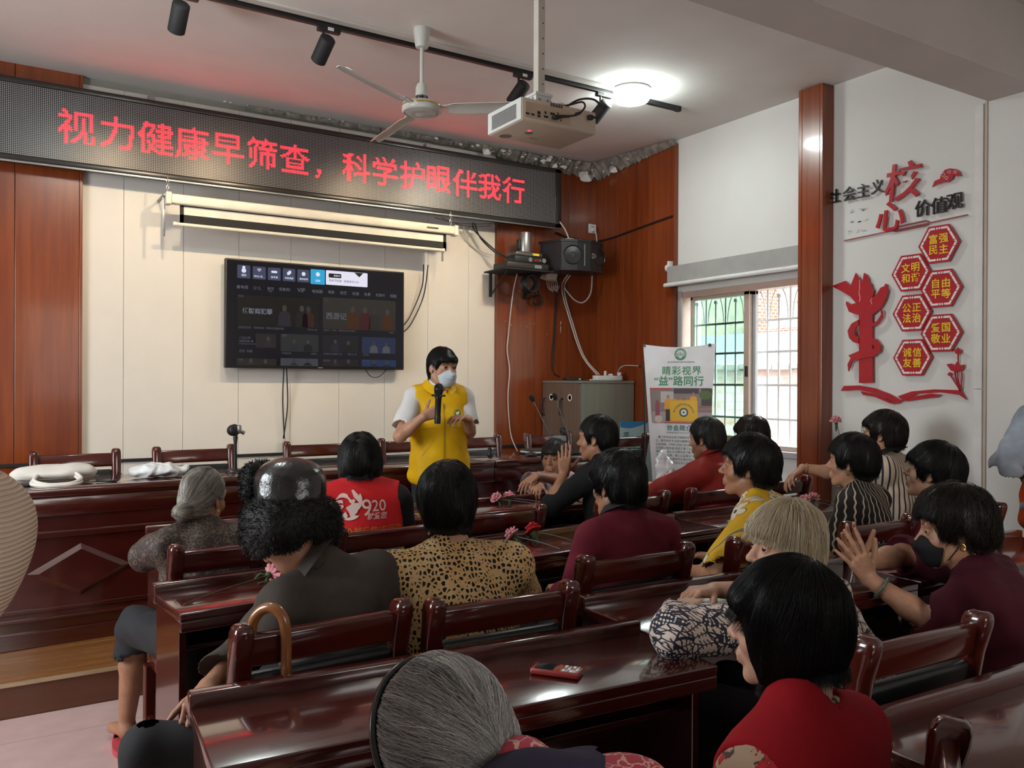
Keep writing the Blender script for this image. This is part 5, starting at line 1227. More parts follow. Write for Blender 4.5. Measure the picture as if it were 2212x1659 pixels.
def np_mesh(name, V, F, mats, attr=None, smooth=True, mi=None):
    me = bpy.data.meshes.new(name); V = np.asarray(V, f32); F = np.asarray(F, np.int32); k = F.shape[1]
    me.vertices.add(len(V)); me.vertices.foreach_set('co', V.ravel()); me.loops.add(F.size); me.loops.foreach_set('vertex_index', F.ravel())
    me.polygons.add(len(F)); me.polygons.foreach_set('loop_start', np.arange(0, F.size, k, dtype=np.int32))
    for m in (mats if isinstance(mats, (list, tuple)) else [mats]): me.materials.append(m)
    if mi is not None: me.polygons.foreach_set('material_index', np.asarray(mi, np.int32))
    me.polygons.foreach_set('use_smooth', np.full(len(F), smooth))
    if attr is not None:
        a = me.attributes.new('shade', 'FLOAT', 'POINT'); a.data.foreach_set('value', np.asarray(attr, f32))
    me.update(); me.validate(); return me

def rotm(yaw=0, pitch=0, roll=0):
    """columns: right, forward, up; yaw + turns left, pitch + looks up, roll + tilts to the right"""
    return np.array(Euler((R(pitch), R(roll), R(yaw)), 'XYZ').to_matrix())
def unit(v): v = np.array(v, float); return v / (np.linalg.norm(v) + 1e-12)

def skin_mat(name, col, rough=.48):
    t = NT(name); co = t.co(); n = t.noise(co, 22, 5); n2 = t.noise(co, 90, 3)
    d = tuple(c * .80 for c in col); l_ = (min(1, col[0] * 1.10), col[1] * 1.02, col[2] * .98)
    t.base(t.ramp(t.math('ADD', t.math('MULTIPLY', n, .7), t.math('MULTIPLY', n2, .3)), [(.35, d), (.65, l_)])); t.props(rough, spec=.45)
    t.bump(t.math('ADD', n2, t.noise(co, 260, 2)), .10, .004); return t.m
SKIN = skin_mat('skin', (.46, .25, .16)); SKIN_D = skin_mat('tanned_skin', (.36, .18, .105)); SKIN_L = skin_mat('pale_skin', (.55, .33, .23))
EYEW = mat('eye_white', (.62, .58, .54), .15, var=.02); EYEB = mat('iris', (.02, .010, .006), .1); LIP = mat('lip', (.34, .12, .095), .4)

def hair_mat(name, dark, lite, rough=.32):
    t = NT(name); a = t.n('Attribute'); a.attribute_name = 'shade'
    t.base(t.ramp(a.outputs['Fac'], [(.0, dark), (1.0, lite)])); t.props(rough, spec=.32)
    co = t.co(); t.bump(t.noise(co, 220, 2), .35, .002); return t.m
HB = hair_mat('black_hair', (.0035, .0035, .0038), (.014, .0125, .0115), .36); HBR = hair_mat('dark_brown_hair', (.007, .0045, .0035), (.030, .018, .012))
HG = hair_mat('grey_hair', (.020, .019, .018), (.78, .75, .72)); HSALT = hair_mat('salt_hair', (.010, .010, .010), (.085, .083, .08))
HBL = hair_mat('pale_blond_hair', (.16, .12, .07), (.66, .56, .40)); HGB = hair_mat('grey_bun_hair', (.010, .009, .008), (.62, .57, .50))

def hand(S, w, f, pn, side, s=1.0, curl=(.3, .35, .4, .45), thumb=.5, spread=.06, seg=None):
    """five fingers and thumb grown from the wrist w; f finger direction, pn the way the palm faces, side -1 left / +1 right"""
    w = np.array(w, float); f = unit(f); pn = np.array(pn, float); pn = unit(pn - f * (pn @ f)); lat = np.cross(f, pn) * side   # towards the thumb
    K = []
    for q, (o, l) in enumerate(((.029, .083), (.010, .087), (-.009, .083), (-.027, .075))):
        kn = w + f * l * s + lat * o * s - pn * .004 * s; K.append(kn)
        S.cone(w + lat * o * .55 * s, kn, .0135 * s, .0105 * s, .012)
    S.ell(w + f * .045 * s + pn * .006 * s, np.array((.032, .040, .012)) * s, .012, np.stack([lat, f, pn], 1))
    for q, (L3, r0) in enumerate((((.042, .026, .021), .0088), ((.046, .029, .022), .0092), ((.042, .027, .021), .0088), ((.033, .021, .018), .0078))):
        d = unit(f + lat * spread * (1.5 - q)); p = K[q]; c = curl[q]; r = r0; pq = unit(pn - d * (pn @ d))
        for j, l in enumerate(L3):
            ang = c * (1.0, 1.25, .8)[j]; d, pq = unit(d * math.cos(ang) + pq * math.sin(ang)), unit(pq * math.cos(ang) - d * math.sin(ang))
            e = p + d * l * s; S.cone(p, e, r * s, (r - .0009) * s, .004); p = e; r -= .0009
    b = w + f * .022 * s + lat * .024 * s + pn * .004 * s; d = unit(f * .62 + lat * .70 + pn * thumb * .7); r = .0125
    for j, l in enumerate((.042, .033, .026)):
        e = b + d * l * s; S.cone(b, e, r * s, (r - .0018) * s, .008 if j == 0 else .004); b = e; r -= .0016
        d = unit(d + pn * thumb * .35 + f * .15)

def head_prims(S, Hc, Rh, s, open_eyes=True, old=0.0):
    T = lambda p: Hc + Rh @ (np.array(p, float) * s)
    E = lambda c, r, k=.015, op='add', Rm=None: S.ell(T(c), np.array(r) * s, k * s, Rh if Rm is None else Rh @ Rm, op)
    C = lambda a, b, ra, rb=None, k=.012, op='add': S.cone(T(a), T(b), ra * s, (ra if rb is None else rb) * s, k * s, op)
    E((0, -.012, .032), (.0735, .093, .085)); E((0, .030, -.030), (.058, .060, .088), .03)
    for q in (-1, 1):
        C((q * .050, -.005, -.055), (q * .018, .064, -.104), .021, .017, .022); E((q * .041, .050, -.030), (.026, .026, .024), .02)
        E((q * .031, .096, .004), (.017, .016, .011), .014, 'sub')
    C((-.040, .074, .028), (.040, .074, .028), .013, None, .015); E((0, .068, -.104), (.020, .016, .015), .018)
    C((0, .084, .012), (0, .107, -.026), .0065, .0105, .012); E((0, .108, -.030), (.011, .010, .009), .008)
    for q in (-1, 1): E((q * .013, .096, -.033), (.008, .009, .007), .006)
    E((0, .083, -.066), (.028, .014, .020), .014)
    C((-.021, .089, -.0635), (.021, .089, -.0635), .0055, None, .008); C((-.018, .088, -.0755), (.018, .088, -.0755), .0065, None, .008)
    C((-.024, .0975, -.0695), (.024, .0975, -.0695), .0022, None, .004, 'sub')
    for q in (-1, 1):
        E((q * .031, .0745, .004), (.0140, .0140, .0140), .004)
        if open_eyes: E((q * .031, .0895, .003), (.0125, .0085, .0046 - .0010 * old), .002, 'sub')
        # ears
        tilt = rotm(q * 18, -8, q * -8)
        E((q * .074, -.012, -.004), (.0065, .018, .031), .006, 'add', tilt); E((q * .081, -.007, -.001), (.005, .010, .018), .005, 'sub', tilt); E((q * .0755, -.008, -.030), (.006, .009, .010), .006)
    if old > 0:
        for q in (-1, 1):
            C((q * .022, .094, -.036), (q * .036, .076, -.075), .0022 * old, None, .006, 'sub'); C((q * .028, .089, -.014), (q * .046, .073, -.020), .0018 * old, None, .005, 'sub')
            for z in (.045, .058): pass
    S.cone(T((0, -.020, -.055)), T((0, -.028, -.100)), .050 * s, .050 * s, .03)

def poly_sd(py, pz, Y, Z):
    """signed distance of a polygon in the (y, z) plane, negative inside"""
    n = len(py); d = np.full(np.broadcast(Y, Z).shape, 1e9); sg = np.ones_like(d)
    for i in range(n):
        j = (i - 1) % n; ex, ez = py[j] - py[i], pz[j] - pz[i]; wx, wz = Y - py[i], Z - pz[i]
        t = np.clip((wx * ex + wz * ez) / (ex * ex + ez * ez + 1e-12), 0, 1); d = np.minimum(d, (wx - ex * t) ** 2 + (wz - ez * t) ** 2)
        c1, c2, c3 = Z >= pz[i], Z < pz[j], ex * wz > ez * wx
        sg = np.where((c1 & c2 & c3) | (~c1 & ~c2 & ~c3), -sg, sg)
    return sg * np.sqrt(d)

HAIR = {
    'short': dict(t=.016, poly=[(.2, .22), (.2, .070), (.075, .062), (.052, .040), (.040, .008), (.024, -.030), (.012, -.024), (.002, .016), (-.020, .020), (-.034, -.005), (-.042, -.080), (-.060, -.098), (-.22, -.098), (-.22, .22)]),
    'bangs': dict(t=.018, poly=[(.2, .22), (.2, .036), (.070, .030), (.050, .012), (.042, -.018), (.026, -.044), (.012, -.036), (.000, .010), (-.020, .012), (-.034, -.02), (-.042, -.085), (-.060, -.104), (-.22, -.104), (-.22, .22)]),
    'bob': dict(t=.024, poly=[(.2, .22), (.2, .030), (.072, .026), (.054, .0), (.044, -.055), (.030, -.090), (-.03, -.105), (-.06, -.118), (-.22, -.118), (-.22, .22)], sides=1),
    'fluffy': dict(t=.030, poly=[(.2, .22), (.2, .055), (.078, .050), (.058, .030), (.046, -.015), (.028, -.038), (.012, -.030), (.0, .012), (-.018, .014), (-.030, -.03), (-.040, -.09), (-.060, -.108), (-.22, -.108), (-.22, .22)]),
    'bob2': dict(t=.022, poly=[(.2, .22), (.2, .040), (.076, .036), (.040, .014), (.022, -.045), (.010, -.095), (-.03, -.110), (-.06, -.122), (-.22, -.122), (-.22, .22)], sides=1),
    'bun': dict(t=.008, poly=[(.2, .22), (.2, .092), (.082, .086), (.058, .052), (.040, .018), (.020, -.004), (.012, .010), (-.004, .024), (-.024, .010), (-.036, -.03), (-.046, -.085), (-.22, -.09), (-.22, .22)]),
    'tied': dict(t=.013, poly=[(.2, .22), (.2, .040), (.082, .034), (.058, .018), (.044, -.030), (.034, -.034), (.026, .0), (.012, .022), (-.010, .026), (-.028, .0), (-.042, -.075), (-.22, -.09), (-.22, .22)]),
}
def build_hair(style, s, mat_, Hc, Rh, parent, n=1500, rad=.0006, flow='whorl', seed=1, h=.0042, length=8, flip=.0, whorl=(0, -.055, .118), base=.25, var=.5, extra=None, name='hair', messy=.25, lift=.004, thick=0.0, hang=.22):
    st = HAIR[style]; t = st['t'] + thick; r = np.random.default_rng(seed)
    S = Sdf((-.15, -.20, -.20), (.15, .17, .19), h)
    S.ell((0, -.014, .034), (.0735 + t * .8, .093 + t, .085 + t), .02); S.ell((0, -.052, -.030), (.064 + t * .5, .050 + t, .072), .03)
    for q in (-1, 1):
        if st.get('sides'): S.ell((q * .060, -.005, -.030), (.022 + t * .55, .058, .085), .03)
        else: S.ell((q * .052, .0, .005), (.022 + t * .45, .050, .050), .02)
    if style in ('bangs', 'bob', 'bob2', 'tied'): S.ell((0, .052, .050), (.062 + t * .4, .040 + t * .75, .036), .02)
    if style == 'bun': S.ell((-.01, -.114, -.060), (.040, .034, .040), .005)
    if style == 'tied': S.cone((-.005, -.105, -.035), (-.02, -.125, -.10), .022, .014, .015)
    if extra: extra(S)
    Y, Z = S.ax[1][:, None], S.ax[2][None, :]; py, pz = zip(*st['poly'])
    P2 = poly_sd(py, pz, Y, Z).astype(f32); jag = (.004 * np.sin(S.ax[0] * 210)[:, None, None] + .003 * np.sin(S.ax[0] * 90 + 1)[:, None, None]).astype(f32)
    keep = S.D.copy()
    S.put((slice(None),) * 3, P2[None, :, :] + jag * messy * 2, .008, 'and')
    if style == 'bun': S.ell((-.01, -.114, -.060), (.040, .034, .040), .005)
    if style == 'tied': S.cone((-.005, -.105, -.035), (-.02, -.125, -.10), .022, .014, .015)
    S.noise(.0018, 70, seed, (1, 1, .3))
    V, F = S.surf(); sh = np.clip(base * .55 + .10 * r.random(len(V)), 0, 1)
    cap_n = len(V)
    # strands following the cap
    g = S.grad(V); ok = (g[:, 2] > -.55) & ~((V[:, 1] > .03) & (g[:, 1] < -.1)); pick = V[ok]
    idx = r.integers(0, len(pick), n); p = pick[idx] + r.normal(0, .002, (n, 3)); W_ = np.array(whorl)
    off = lift * r.random(n) ** 1.5; pts = [p - S.grad(p) * (S.sample(p) - off)[:, None]]
    jit = r.normal(0, messy, (n, 3)); prev = None; step = .0095
    for k in range(length):
        p = pts[-1]; gr = S.grad(p)
        if flow == 'whorl': d = (p - W_) * np.array((1, 1, .4)); d /= np.linalg.norm(d, axis=1, keepdims=True) + 1e-9; d = d + np.array((0, .0, -.9))
        elif flow == 'bun': d = np.array((-.01, -.125, -.058)) - p
        elif flow == 'part': sgn = np.sign(p[:, 0] - whorl[0]); d = np.stack([sgn * .8 * (p[:, 2] > .06), -.15 + 0 * sgn, -1 + 0 * sgn], 1)
        elif flow == 'back': d = np.array((0, -1.0, -.55)) + 0 * p
        d /= np.linalg.norm(d, axis=1, keepdims=True) + 1e-9; d = d + jit * (.6 + .4 * math.sin(k * .9)) + r.normal(0, messy * .25, (n, 3))
        free = (gr[:, 2] < -.45) | ((p[:, 1] > .045) & (gr[:, 1] < -.0))
        d = d - gr * (np.sum(d * gr, 1) * np.where(free, 0, 1))[:, None]; d /= np.linalg.norm(d, axis=1, keepdims=True) + 1e-9
        if prev is not None: d = d * .55 + prev * .45; d /= np.linalg.norm(d, axis=1, keepdims=True) + 1e-9
        prev = d; q = p + d * step * (.7 + .6 * r.random(n))[:, None] * np.where(free, hang, 1)[:, None]
        sd = S.sample(q); gq = S.grad(q); q = q - gq * (np.where(free, 0, sd - off))[:, None]; pts.append(q)
    Pt = np.stack(pts, 1); N, K, _ = Pt.shape
    tan = np.gradient(Pt, axis=1); tan /= np.linalg.norm(tan, axis=2, keepdims=True) + 1e-9
    up = S.grad(Pt.reshape(-1, 3)).reshape(N, K, 3); sd_ = np.cross(tan, up); sd_ /= np.linalg.norm(sd_, axis=2, keepdims=True) + 1e-9; u2 = np.cross(sd_, tan)
    taper = np.linspace(1, .35, K)[None, :, None] * rad * (.7 + .7 * r.random((N, 1, 1)))
    ring = np.stack([Pt + taper * (math.cos(a) * sd_ + math.sin(a) * u2) for a in (PI / 2, PI / 2 + 2.094, PI / 2 + 4.189)], 2)
    SV = ring.reshape(-1, 3); b = np.arange(N)[:, None] * K * 3 + np.arange(K - 1)[None, :] * 3; b = b.reshape(-1)
    SF = np.concatenate([np.stack([b + i, b + (i + 1) % 3, b + 3 + (i + 1) % 3, b + 3 + i], 1) for i in range(3)])
    kc = np.floor(Pt[:, 0, :] / .011).astype(int); cl = np.abs(np.sin(kc @ np.array((12.9898, 78.233, 37.719))) * 43758.5453) % 1.0; ss = np.clip(base + var * ((.45 * r.random(N) + .55 * cl) - .42), 0, 1); ss = np.repeat(ss, K * 3)
    V = np.concatenate([V, SV]); F = np.concatenate([F, SF + cap_n]); sh = np.concatenate([sh, ss])
    V = Hc + (V * s) @ Rh.T
    return link(name, np_mesh(name, V, F, mat_, sh), parent), S

PEOPLE = []
def person(label, H, yaw=0, head=(0, 0, 0), lean=12, side=0, s=.93, sit=True, z0=0.0, skin=SKIN, res=.0045, hair=None, arms=None, twist=0, top=None, neck_len=1.0, width=1.0, old=.5, eyes=True, legs='trousers', leg_mat=None, leg_pts=None, body_to=None, collar_cut=.062, hunch=0.0, nshift=(0, 0, 0)):
    """H world head centre; yaw: way the body faces (0 towards the front wall, + to the left); arms in world coordinates"""
    root = thing('person', label, 'person', (H[0], H[1], z0), R(yaw)); Rw = rotm(yaw)
    loc = lambda p: Rw.T @ (np.array(p, float) - np.array((H[0], H[1], z0)))
    wd = lambda v: Rw.T @ np.array(v, float)
    Hc = np.array((0, 0, H[2] - z0)); Rh = rotm(*head)
    J = Hc + Rh @ (np.array((0, -.022, -.085)) * s); fl, sl_ = R(lean), R(side)
    T = unit((math.sin(sl_), math.sin(fl), math.cos(fl) * math.cos(sl_)))
    N = J - unit(T + np.array((0, .35 + hunch, 0))) * .062 * s * neck_len + np.array(nshift)
    if sit: Lt = (N[2] - .53) / T[2]
    else: Lt = .47 * s
    P = N - T * Lt
    X = np.array((1.0, 0, 0)); X = unit(X - T * (X @ T)); ct, st_ = math.cos(R(twist)), math.sin(R(twist)); F0 = np.cross(T, X); X = X * ct + F0 * st_; Fw = np.cross(T, X)
    B = np.stack([X, Fw, T], 1)
    sh = {q: N - T * .050 * s + X * q * .152 * s * width - Fw * .008 for q in (-1, 1)}
    A = {}
    for q, kname in ((-1, 'L'), (1, 'R')):
        a = (arms or {}).get(kname)
        if a is None:
            e = sh[q] + np.array((q * .055, .06, -.245)) * s; w_ = np.array((q * .12, e[1] + .20, e[2] + (.0 if sit else -.1))); hd = dict(f=(-.3 * q, 1, -.1), n=(0, 0, -1), curl=(.3, .3, .35, .4), wld=False)
            A[q] = (e, w_, hd)
        else:
            A[q] = (loc(a['e']), loc(a['w']), dict(f=wd(a['f']), n=wd(a['n']), curl=a.get('curl', (.3, .35, .4, .45)), thumb=a.get('thumb', .5), spread=a.get('spread', .06)))
    hipw = .088 * s * width
    if leg_pts is None:
        if sit: leg_pts = {q: [P + np.array((q * hipw, .0, -.03)), np.array((P[0] + q * .11, P[1] + .40 * s, .515)), np.array((P[0] + q * .115, P[1] + .40 * s, .09))] for q in (-1, 1)}
        else: leg_pts = {q: [P + np.array((q * hipw, 0, -.05)), np.array((P[0] + q * .095, P[1] + .01, .44 * s)), np.array((P[0] + q * .10, P[1] - .01, .085))] for q in (-1, 1)}
    else: leg_pts = {q: [loc(p) for p in leg_pts[q]] for q in (-1, 1)}
    def torso(S, i, belly=1.0, low=True):
        w_ = width; k = .05
        S.ell(N - T * .165 * s - Fw * .004, np.array((.148 * w_ + i, .098 + i, .165 + i)) * s, k, B); S.cone(sh[-1], sh[1], .050 * s + i, None, k)
        for q in (-1, 1): S.cone(N + T * .035 * s, N - T * .028 * s + X * q * .10 * s * w_, .036 * s + i * .6, .040 * s + i, .03); S.ell(N - T * .20 * s + Fw * .058 * s + X * q * .062 * s, np.array((.062 + i, .052 + i, .062 + i)) * s, .04, B)
        S.ell(N * .42 + P * .58 + Fw * .012, np.array((.146 * w_ * belly + i, .112 * belly + i, .17 + i)) * s, k, B)
        if low: S.ell(P + T * .02, np.array((.168 * w_ + i, .125 + i, .12 + i)) * s, k, B)
    bare = legs == 'bare'
    # ---- body: one continuous skin surface
    pts = [Hc, N, P, A[-1][0], A[1][0], A[-1][1], A[1][1]] + ([x for q in (-1, 1) for x in leg_pts[q]] if bare else [])
    lo = np.min(pts, 0) - .20; hi = np.max(pts, 0) + .22; hi[2] = max(hi[2], Hc[2] + .14)
    zb = (P[2] - .03 if body_to is None else body_to) if not bare else -.01
    lo[2] = max(zb, lo[2]) if not bare else -.02
    for q in (-1, 1): lo[2] = min(lo[2], A[q][1][2] - .16, A[q][0][2] - .06)
    S = Sdf(lo, hi, res); torso(S, -.010, 1, True); head_prims(S, Hc, Rh, s, eyes, old)
    S.cone(J + T * .02, N, .050 * s, .054 * s, .03)
    for q in (-1, 1):
        e, w_, hd = A[q]; S.cone(sh[q], e, .046 * s, .037 * s, .03); S.cone(e, e * .65 + w_ * .35, .037 * s, .038 * s, .02); S.cone(e * .65 + w_ * .35, w_, .038 * s, .0245 * s, .02)
        hand(S, w_, hd['f'], hd['n'], q, s * .98, hd['curl'], hd.get('thumb', .5), hd.get('spread', .06))
        if bare:
            a, b, c = leg_pts[q]; S.cone(a, b, .075 * s, .052 * s, .03); S.cone(b, b * .6 + c * .4, .050 * s, .052 * s, .02); S.cone(b * .6 + c * .4, c, .052 * s, .033 * s, .02)
            d = unit(np.array((b - a)[:2].tolist() + [0])); S.ell(c + d * -.015 + np.array((0, 0, -.035)), (.032, .032, .035), .02); S.cone(c + np.array((0, 0, -.035)) , c + d * .12 + np.array((0, 0, -.058)), .030, .022, .02)
    V, F = S.surf(); body = link('body', np_mesh('body', V, F, skin), root)
    D = dict(root=root, N=N, P=P, T=T, X=X, F=Fw, B=B, sh=sh, A=A, J=J, Hc=Hc, Rh=Rh, s=s, loc=loc, wd=wd, legs=leg_pts, torso=torso, width=width, body=S, Rw=Rw)
    if eyes:
        for q in (-1, 1):
            c = Hc + Rh @ (np.array((q * .031, .0745, .004)) * s); m = MB(); M_ = Matrix(Rh.tolist()).to_4x4(); M_.translation = c
            rot = Matrix(Rh.tolist()) @ Matrix.Rotation(R(-90), 3, 'X')
            m.ell(c, (.0128 * s,) * 3, 16, 14, rot.to_4x4()); nf = len(m.f); m.mi = [1 if i >= nf - 16 * 4 else 0 for i in range(nf)]
            obj('eye', m, [EYEW, EYEB], root)
    # lips
    if eyes:
        m = MB(); TT = lambda p: Hc + Rh @ (np.array(p) * s)
        m.tube([TT((x, .0915 - abs(x) * .16, -.0640 + .0012 * math.cos(x * 200))) for x in np.linspace(-.022, .022, 11)], [.0012 + .0042 * (1 - (abs(x) / .0225) ** 2) for x in np.linspace(-.022, .022, 11)], 8)
        m.tube([TT((x, .0912 - abs(x) * .18, -.0755)) for x in np.linspace(-.019, .019, 11)], [.0012 + .0050 * (1 - (abs(x) / .0195) ** 2) for x in np.linspace(-.019, .019, 11)], 8)
        obj('lips', m, LIP, root)
        for q in (-1, 1):
            m = MB(); xs_ = np.linspace(.016, .046, 9)
            m.tube([TT((q * x, .0905 - (x - .016) * .42, .0265 + .004 * math.sin((x - .016) / .03 * 2.4))) for x in xs_], [.0008 + .0022 * math.sin(PI * (i + 1) / 10.5) for i in range(9)], 6); obj('eyebrow', m, HB, root)
    if hair:
        hk = dict(hair); stl = hk.pop('style'); hm = hk.pop('mat'); D['hair'], D['cap'] = build_hair(stl, s, hm, Hc, Rh, root, **hk)
    if legs in ('trousers', 'bare') and not bare:
        pts = [x for q in (-1, 1) for x in leg_pts[q]] + [P]; lo = np.min(pts, 0) - .17; hi = np.max(pts, 0) + .17; lo[2] = max(lo[2], .055); hi[2] = min(hi[2], P[2] + .06)
        S2 = Sdf(lo, hi, .012); S2.ell(P + T * .0, np.array((.160 * width, .118, .11)) * s, .04, B)
        for q in (-1, 1): a, b, c = leg_pts[q]; S2.cone(a, b, .082 * s, .066 * s, .03); S2.cone(b, c, .066 * s, .052 * s, .02)
        S2.noise(.003, 40, 3); V, F = S2.surf(); link('trousers', np_mesh('trousers', V, F, leg_mat or MATS['dark_cloth']), root)
        for q in (-1, 1):
            a, b, c = leg_pts[q]; d = unit(np.array((c - a)[:2].tolist() + [0])) if sit else np.array((0, 1, 0)); d = np.array((0, 1.0, 0)) if not np.isfinite(d).all() or np.linalg.norm(d) < .5 else d
            S3 = Sdf(c - .14 - .1, c + .14 + .1, .011); S3.cone(c + np.array((0, 0, -.035)) - d * .01, c + d * .13 + np.array((0, 0, -.045)), .045, .038, .02); S3.half((0, 0, .004), (0, 0, -1)); V, F = S3.surf(); link('shoe', np_mesh('shoe', V, F, BLACKM), root)
    PEOPLE.append(D); return D

def garment(D, name, mat_, i=.012, sleeve=1.0, hem=-.06, res=.0065, fold=.003, freq=55, seed=1, cut=.060, belly=1.0, flare=.012, neck_z=.022, armhole=None, parent=None, stand=0.0, front_open=None, yoke=True):
    """top worn on the torso; sleeve: 0 none, 1 elbow, 2 wrist; hem metres below the pelvis along the trunk"""
    N, P, T, X, Fw, s, sh, A = (D[k] for k in ('N', 'P', 'T', 'X', 'F', 's', 'sh', 'A'))
    pts = [N + T * .05, P + T * hem, sh[-1], sh[1]]
    arms_ = []
    for q in (-1, 1):
        sl = sleeve[q] if isinstance(sleeve, dict) else sleeve
        e, w_, _ = A[q]
        if sl > 0: pts.append(sh[q] + (e - sh[q]) * min(sl, 1))
        if sl > 1: pts.append(e + (w_ - e) * (sl - 1))
        arms_.append((q, sl, e, w_))
    lo = np.min(pts, 0) - .20; hi = np.max(pts, 0) + .20; S = Sdf(lo, hi, res)
    D['torso'](S, i, belly, True)
    if hem < -.04: S.ell(P + T * (hem * .5), np.array((.172 * D['width'] + i, .135 + i, .10)) * s, .05, D['B'])
    if armhole is not None:
        for q in (-1, 1): S.cone(sh[q] + X * q * armhole, sh[q] + X * q * (armhole + .12) - T * .1, .10, .13, .01, 'sub')
    S.half(P + T * hem, -T)
    for q, sl, e, w_ in arms_:
        if sl > 0:
            t1 = min(sl, 1); end = sh[q] + (e - sh[q]) * t1
            S.cone(sh[q], end, .050 * s + i, .040 * s + i + (flare if sl <= 1 else .004), .03)
        if sl > 1:
            end = e + (w_ - e) * (sl - 1); S.cone(e, end, .042 * s + i, (.042 - .012 * (sl - 1)) * s + i * .9 + flare * .4, .02)
    # open sleeve end and neck
    for q, sl, e, w_ in arms_:
        if sl > 0:
            a, b = (sh[q], e) if sl <= 1 else (e, w_); d = unit(b - a); end = (sh[q] + (e - sh[q]) * sl) if sl <= 1 else e + (w_ - e) * (sl - 1)
            S.cone(end + d * .022, end + d * .09, .075, .09, .004, 'sub')
    J = D['J']; nk = unit(J - N); S.cone(N + nk * (neck_z + .03 + stand), N + nk * .14, cut * s + .0, cut * s * 1.15, .006, 'sub')
    if fold: S.noise(fold, freq, seed, (1, 1, .6))
    if front_open: front_open(S, D)
    V, F = S.surf(); o = link(name, np_mesh(name, V, F, mat_), parent or D['root']); D['S_' + name] = S; return o
def collar(D, mat_, r=.058, h=.035, lean_=.35, name='collar', gap=.0, t=.006, z=.028, parent=None, flare=.018):
    """turned-down collar ring around the neck"""
    N, T, J, s, Fw, X = (D[k] for k in ('N', 'T', 'J', 's', 'F', 'X')); nk = unit(J - N); c = N + nk * (z + .030); r = r + .005; fx = unit(X - nk * (X @ nk)); fy = np.cross(nk, fx)
    n = 40; V = []; prof = [(r, -.012), (r + .001, h), (r + .004, h + .003), (r + flare, h * .15), (r + flare + .004, h * .1), (r + .004 + t, h - .004)]
    a0 = R(90 + gap); span = 2 * PI - 2 * R(gap)
    for k in range(n + 1):
        a = a0 + span * k / n; fr = max(0, math.sin(a)); 
        for (q, zz) in prof:
            ext = 1 + .25 * fr ** 2 * (zz < h * .5); V.append(c + (fx * math.cos(a) + fy * math.sin(a) * 1.02) * q * s * ext + nk * (zz - .018 * fr * fr) * s)
    m = len(prof); F = [(k * m + j, k * m + j + 1, (k + 1) * m + j + 1, (k + 1) * m + j) for k in range(n) for j in range(m - 1)]
    mb = MB(); mb.add(V, F); return obj(name, mb, mat_, parent or D['root'], angle=60)
def decal(D, S, pts, faces, dirv, off=.003):
    """drape flat letter geometry on a garment by marching along dirv"""
    p = np.array(pts, float); d = unit(dirv); t = np.zeros(len(p))
    for _ in range(60):
        v = S.sample(p + d * t[:, None]); t += np.clip(v - off, -.02, .02) * .8
    return p + d * t[:, None], faces
# ------------------------------------------------------------------ cloth
mat('dark_cloth', (.011, .011, .013), .85, bump=.2, bs=300)
def cloth(name, col, rough=.85, bump=.25, bs=380, var=.10, sheen=0): return mat(name, col, rough, bump=bump, bs=bs, var=var, vs_=12, sheen=sheen, spec=.25)
YEL = cloth('yellow_vest_cloth', (.72, .42, .004), .6, var=.05); WSH = cloth('white_shirt', (.68, .68, .68), .8, var=.03); REDV = cloth('red_vest_cloth', (.52, .012, .016), .75, var=.06)
MAROON = cloth('maroon_knit', (.105, .008, .018), .9); BLK = cloth('black_jersey', (.007, .007, .008), .8); GBR = cloth('grey_brown_cloth', (.052, .043, .036), .85, bump=.15, bs=120, var=.18)
REDS = cloth('brick_red_shirt', (.26, .018, .014), .6); MAR2 = cloth('wine_jersey', (.060, .006, .014), .85); REDN = cloth('deep_red_knit', (.31, .007, .014), .95, sheen=0); ORG = cloth('orange_vest_cloth', (.62, .09, .012), .7); DENIM = cloth('pale_denim', (.30, .34, .40), .85, var=.2); DGREY = cloth('dark_grey_jacket', (.020, .022, .021), .8, bump=.4, bs=30)
def uvmat(name, rough=.8):
    t = NT(name); x = t.xyz(t.co()); return t, t.math('ADD', x[0], t.math('MULTIPLY', x[1], .8)), x[2]
def leopard():
    t = NT('leopard_print'); co = t.co(); t.props(.75, spec=.25)
    v = t.vor(t.mapping(co, (1, 1, .80)), 80, 'DISTANCE_TO_EDGE', .70); n = t.noise(co, 160, 2)
    f = t.math('GREATER_THAN', v, t.math('ADD', .115, t.math('MULTIPLY', n, .14))); w_ = t.noise(co, 14, 4)
    t.base(t.mix(f, t.ramp(w_, [(.3, (.46, .27, .10)), (.7, (.62, .43, .21))]), (.008, .007, .007))); t.bump(t.math('ADD', w_, t.noise(co, 30, 3)), .35, .02); return t.m
def chain():
    t, u, v = uvmat('chain_print'); t.props(.8); xx = t.xyz(t.co()); u = t.math('MULTIPLY', t.math('ARCTAN2', xx[0], t.math('SUBTRACT', .0, xx[1])), .16)
    a = t.math('MULTIPLY', u, 34.0); col = t.math('FLOOR', a); fr = t.math('ABSOLUTE', t.math('SUBTRACT', t.math('FRACT', a), .5))
    ph = t.math('ADD', t.math('MULTIPLY', v, 150.0), t.math('MULTIPLY', col, PI)); wv = t.math('SINE', ph)
    lim = t.math('ADD', .40, t.math('MULTIPLY', wv, .07)); f = t.math('LESS_THAN', fr, lim)
    t.base(t.mix(f, (.58, .49, .38), (.008, .008, .009))); return t.m
def stripes():
    t, u, v = uvmat('stripe_print'); t.props(.8)
    xx = t.xyz(t.co()); x = t.math('MULTIPLY', t.math('ARCTAN2', xx[0], t.math('SUBTRACT', .02, xx[1])), .16); f = t.math('LESS_THAN', t.math('FRACT', t.math('MULTIPLY', x, 42.0)), .30)
    t.base(t.mix(f, (.56, .46, .35), (.015, .015, .03))); return t.m
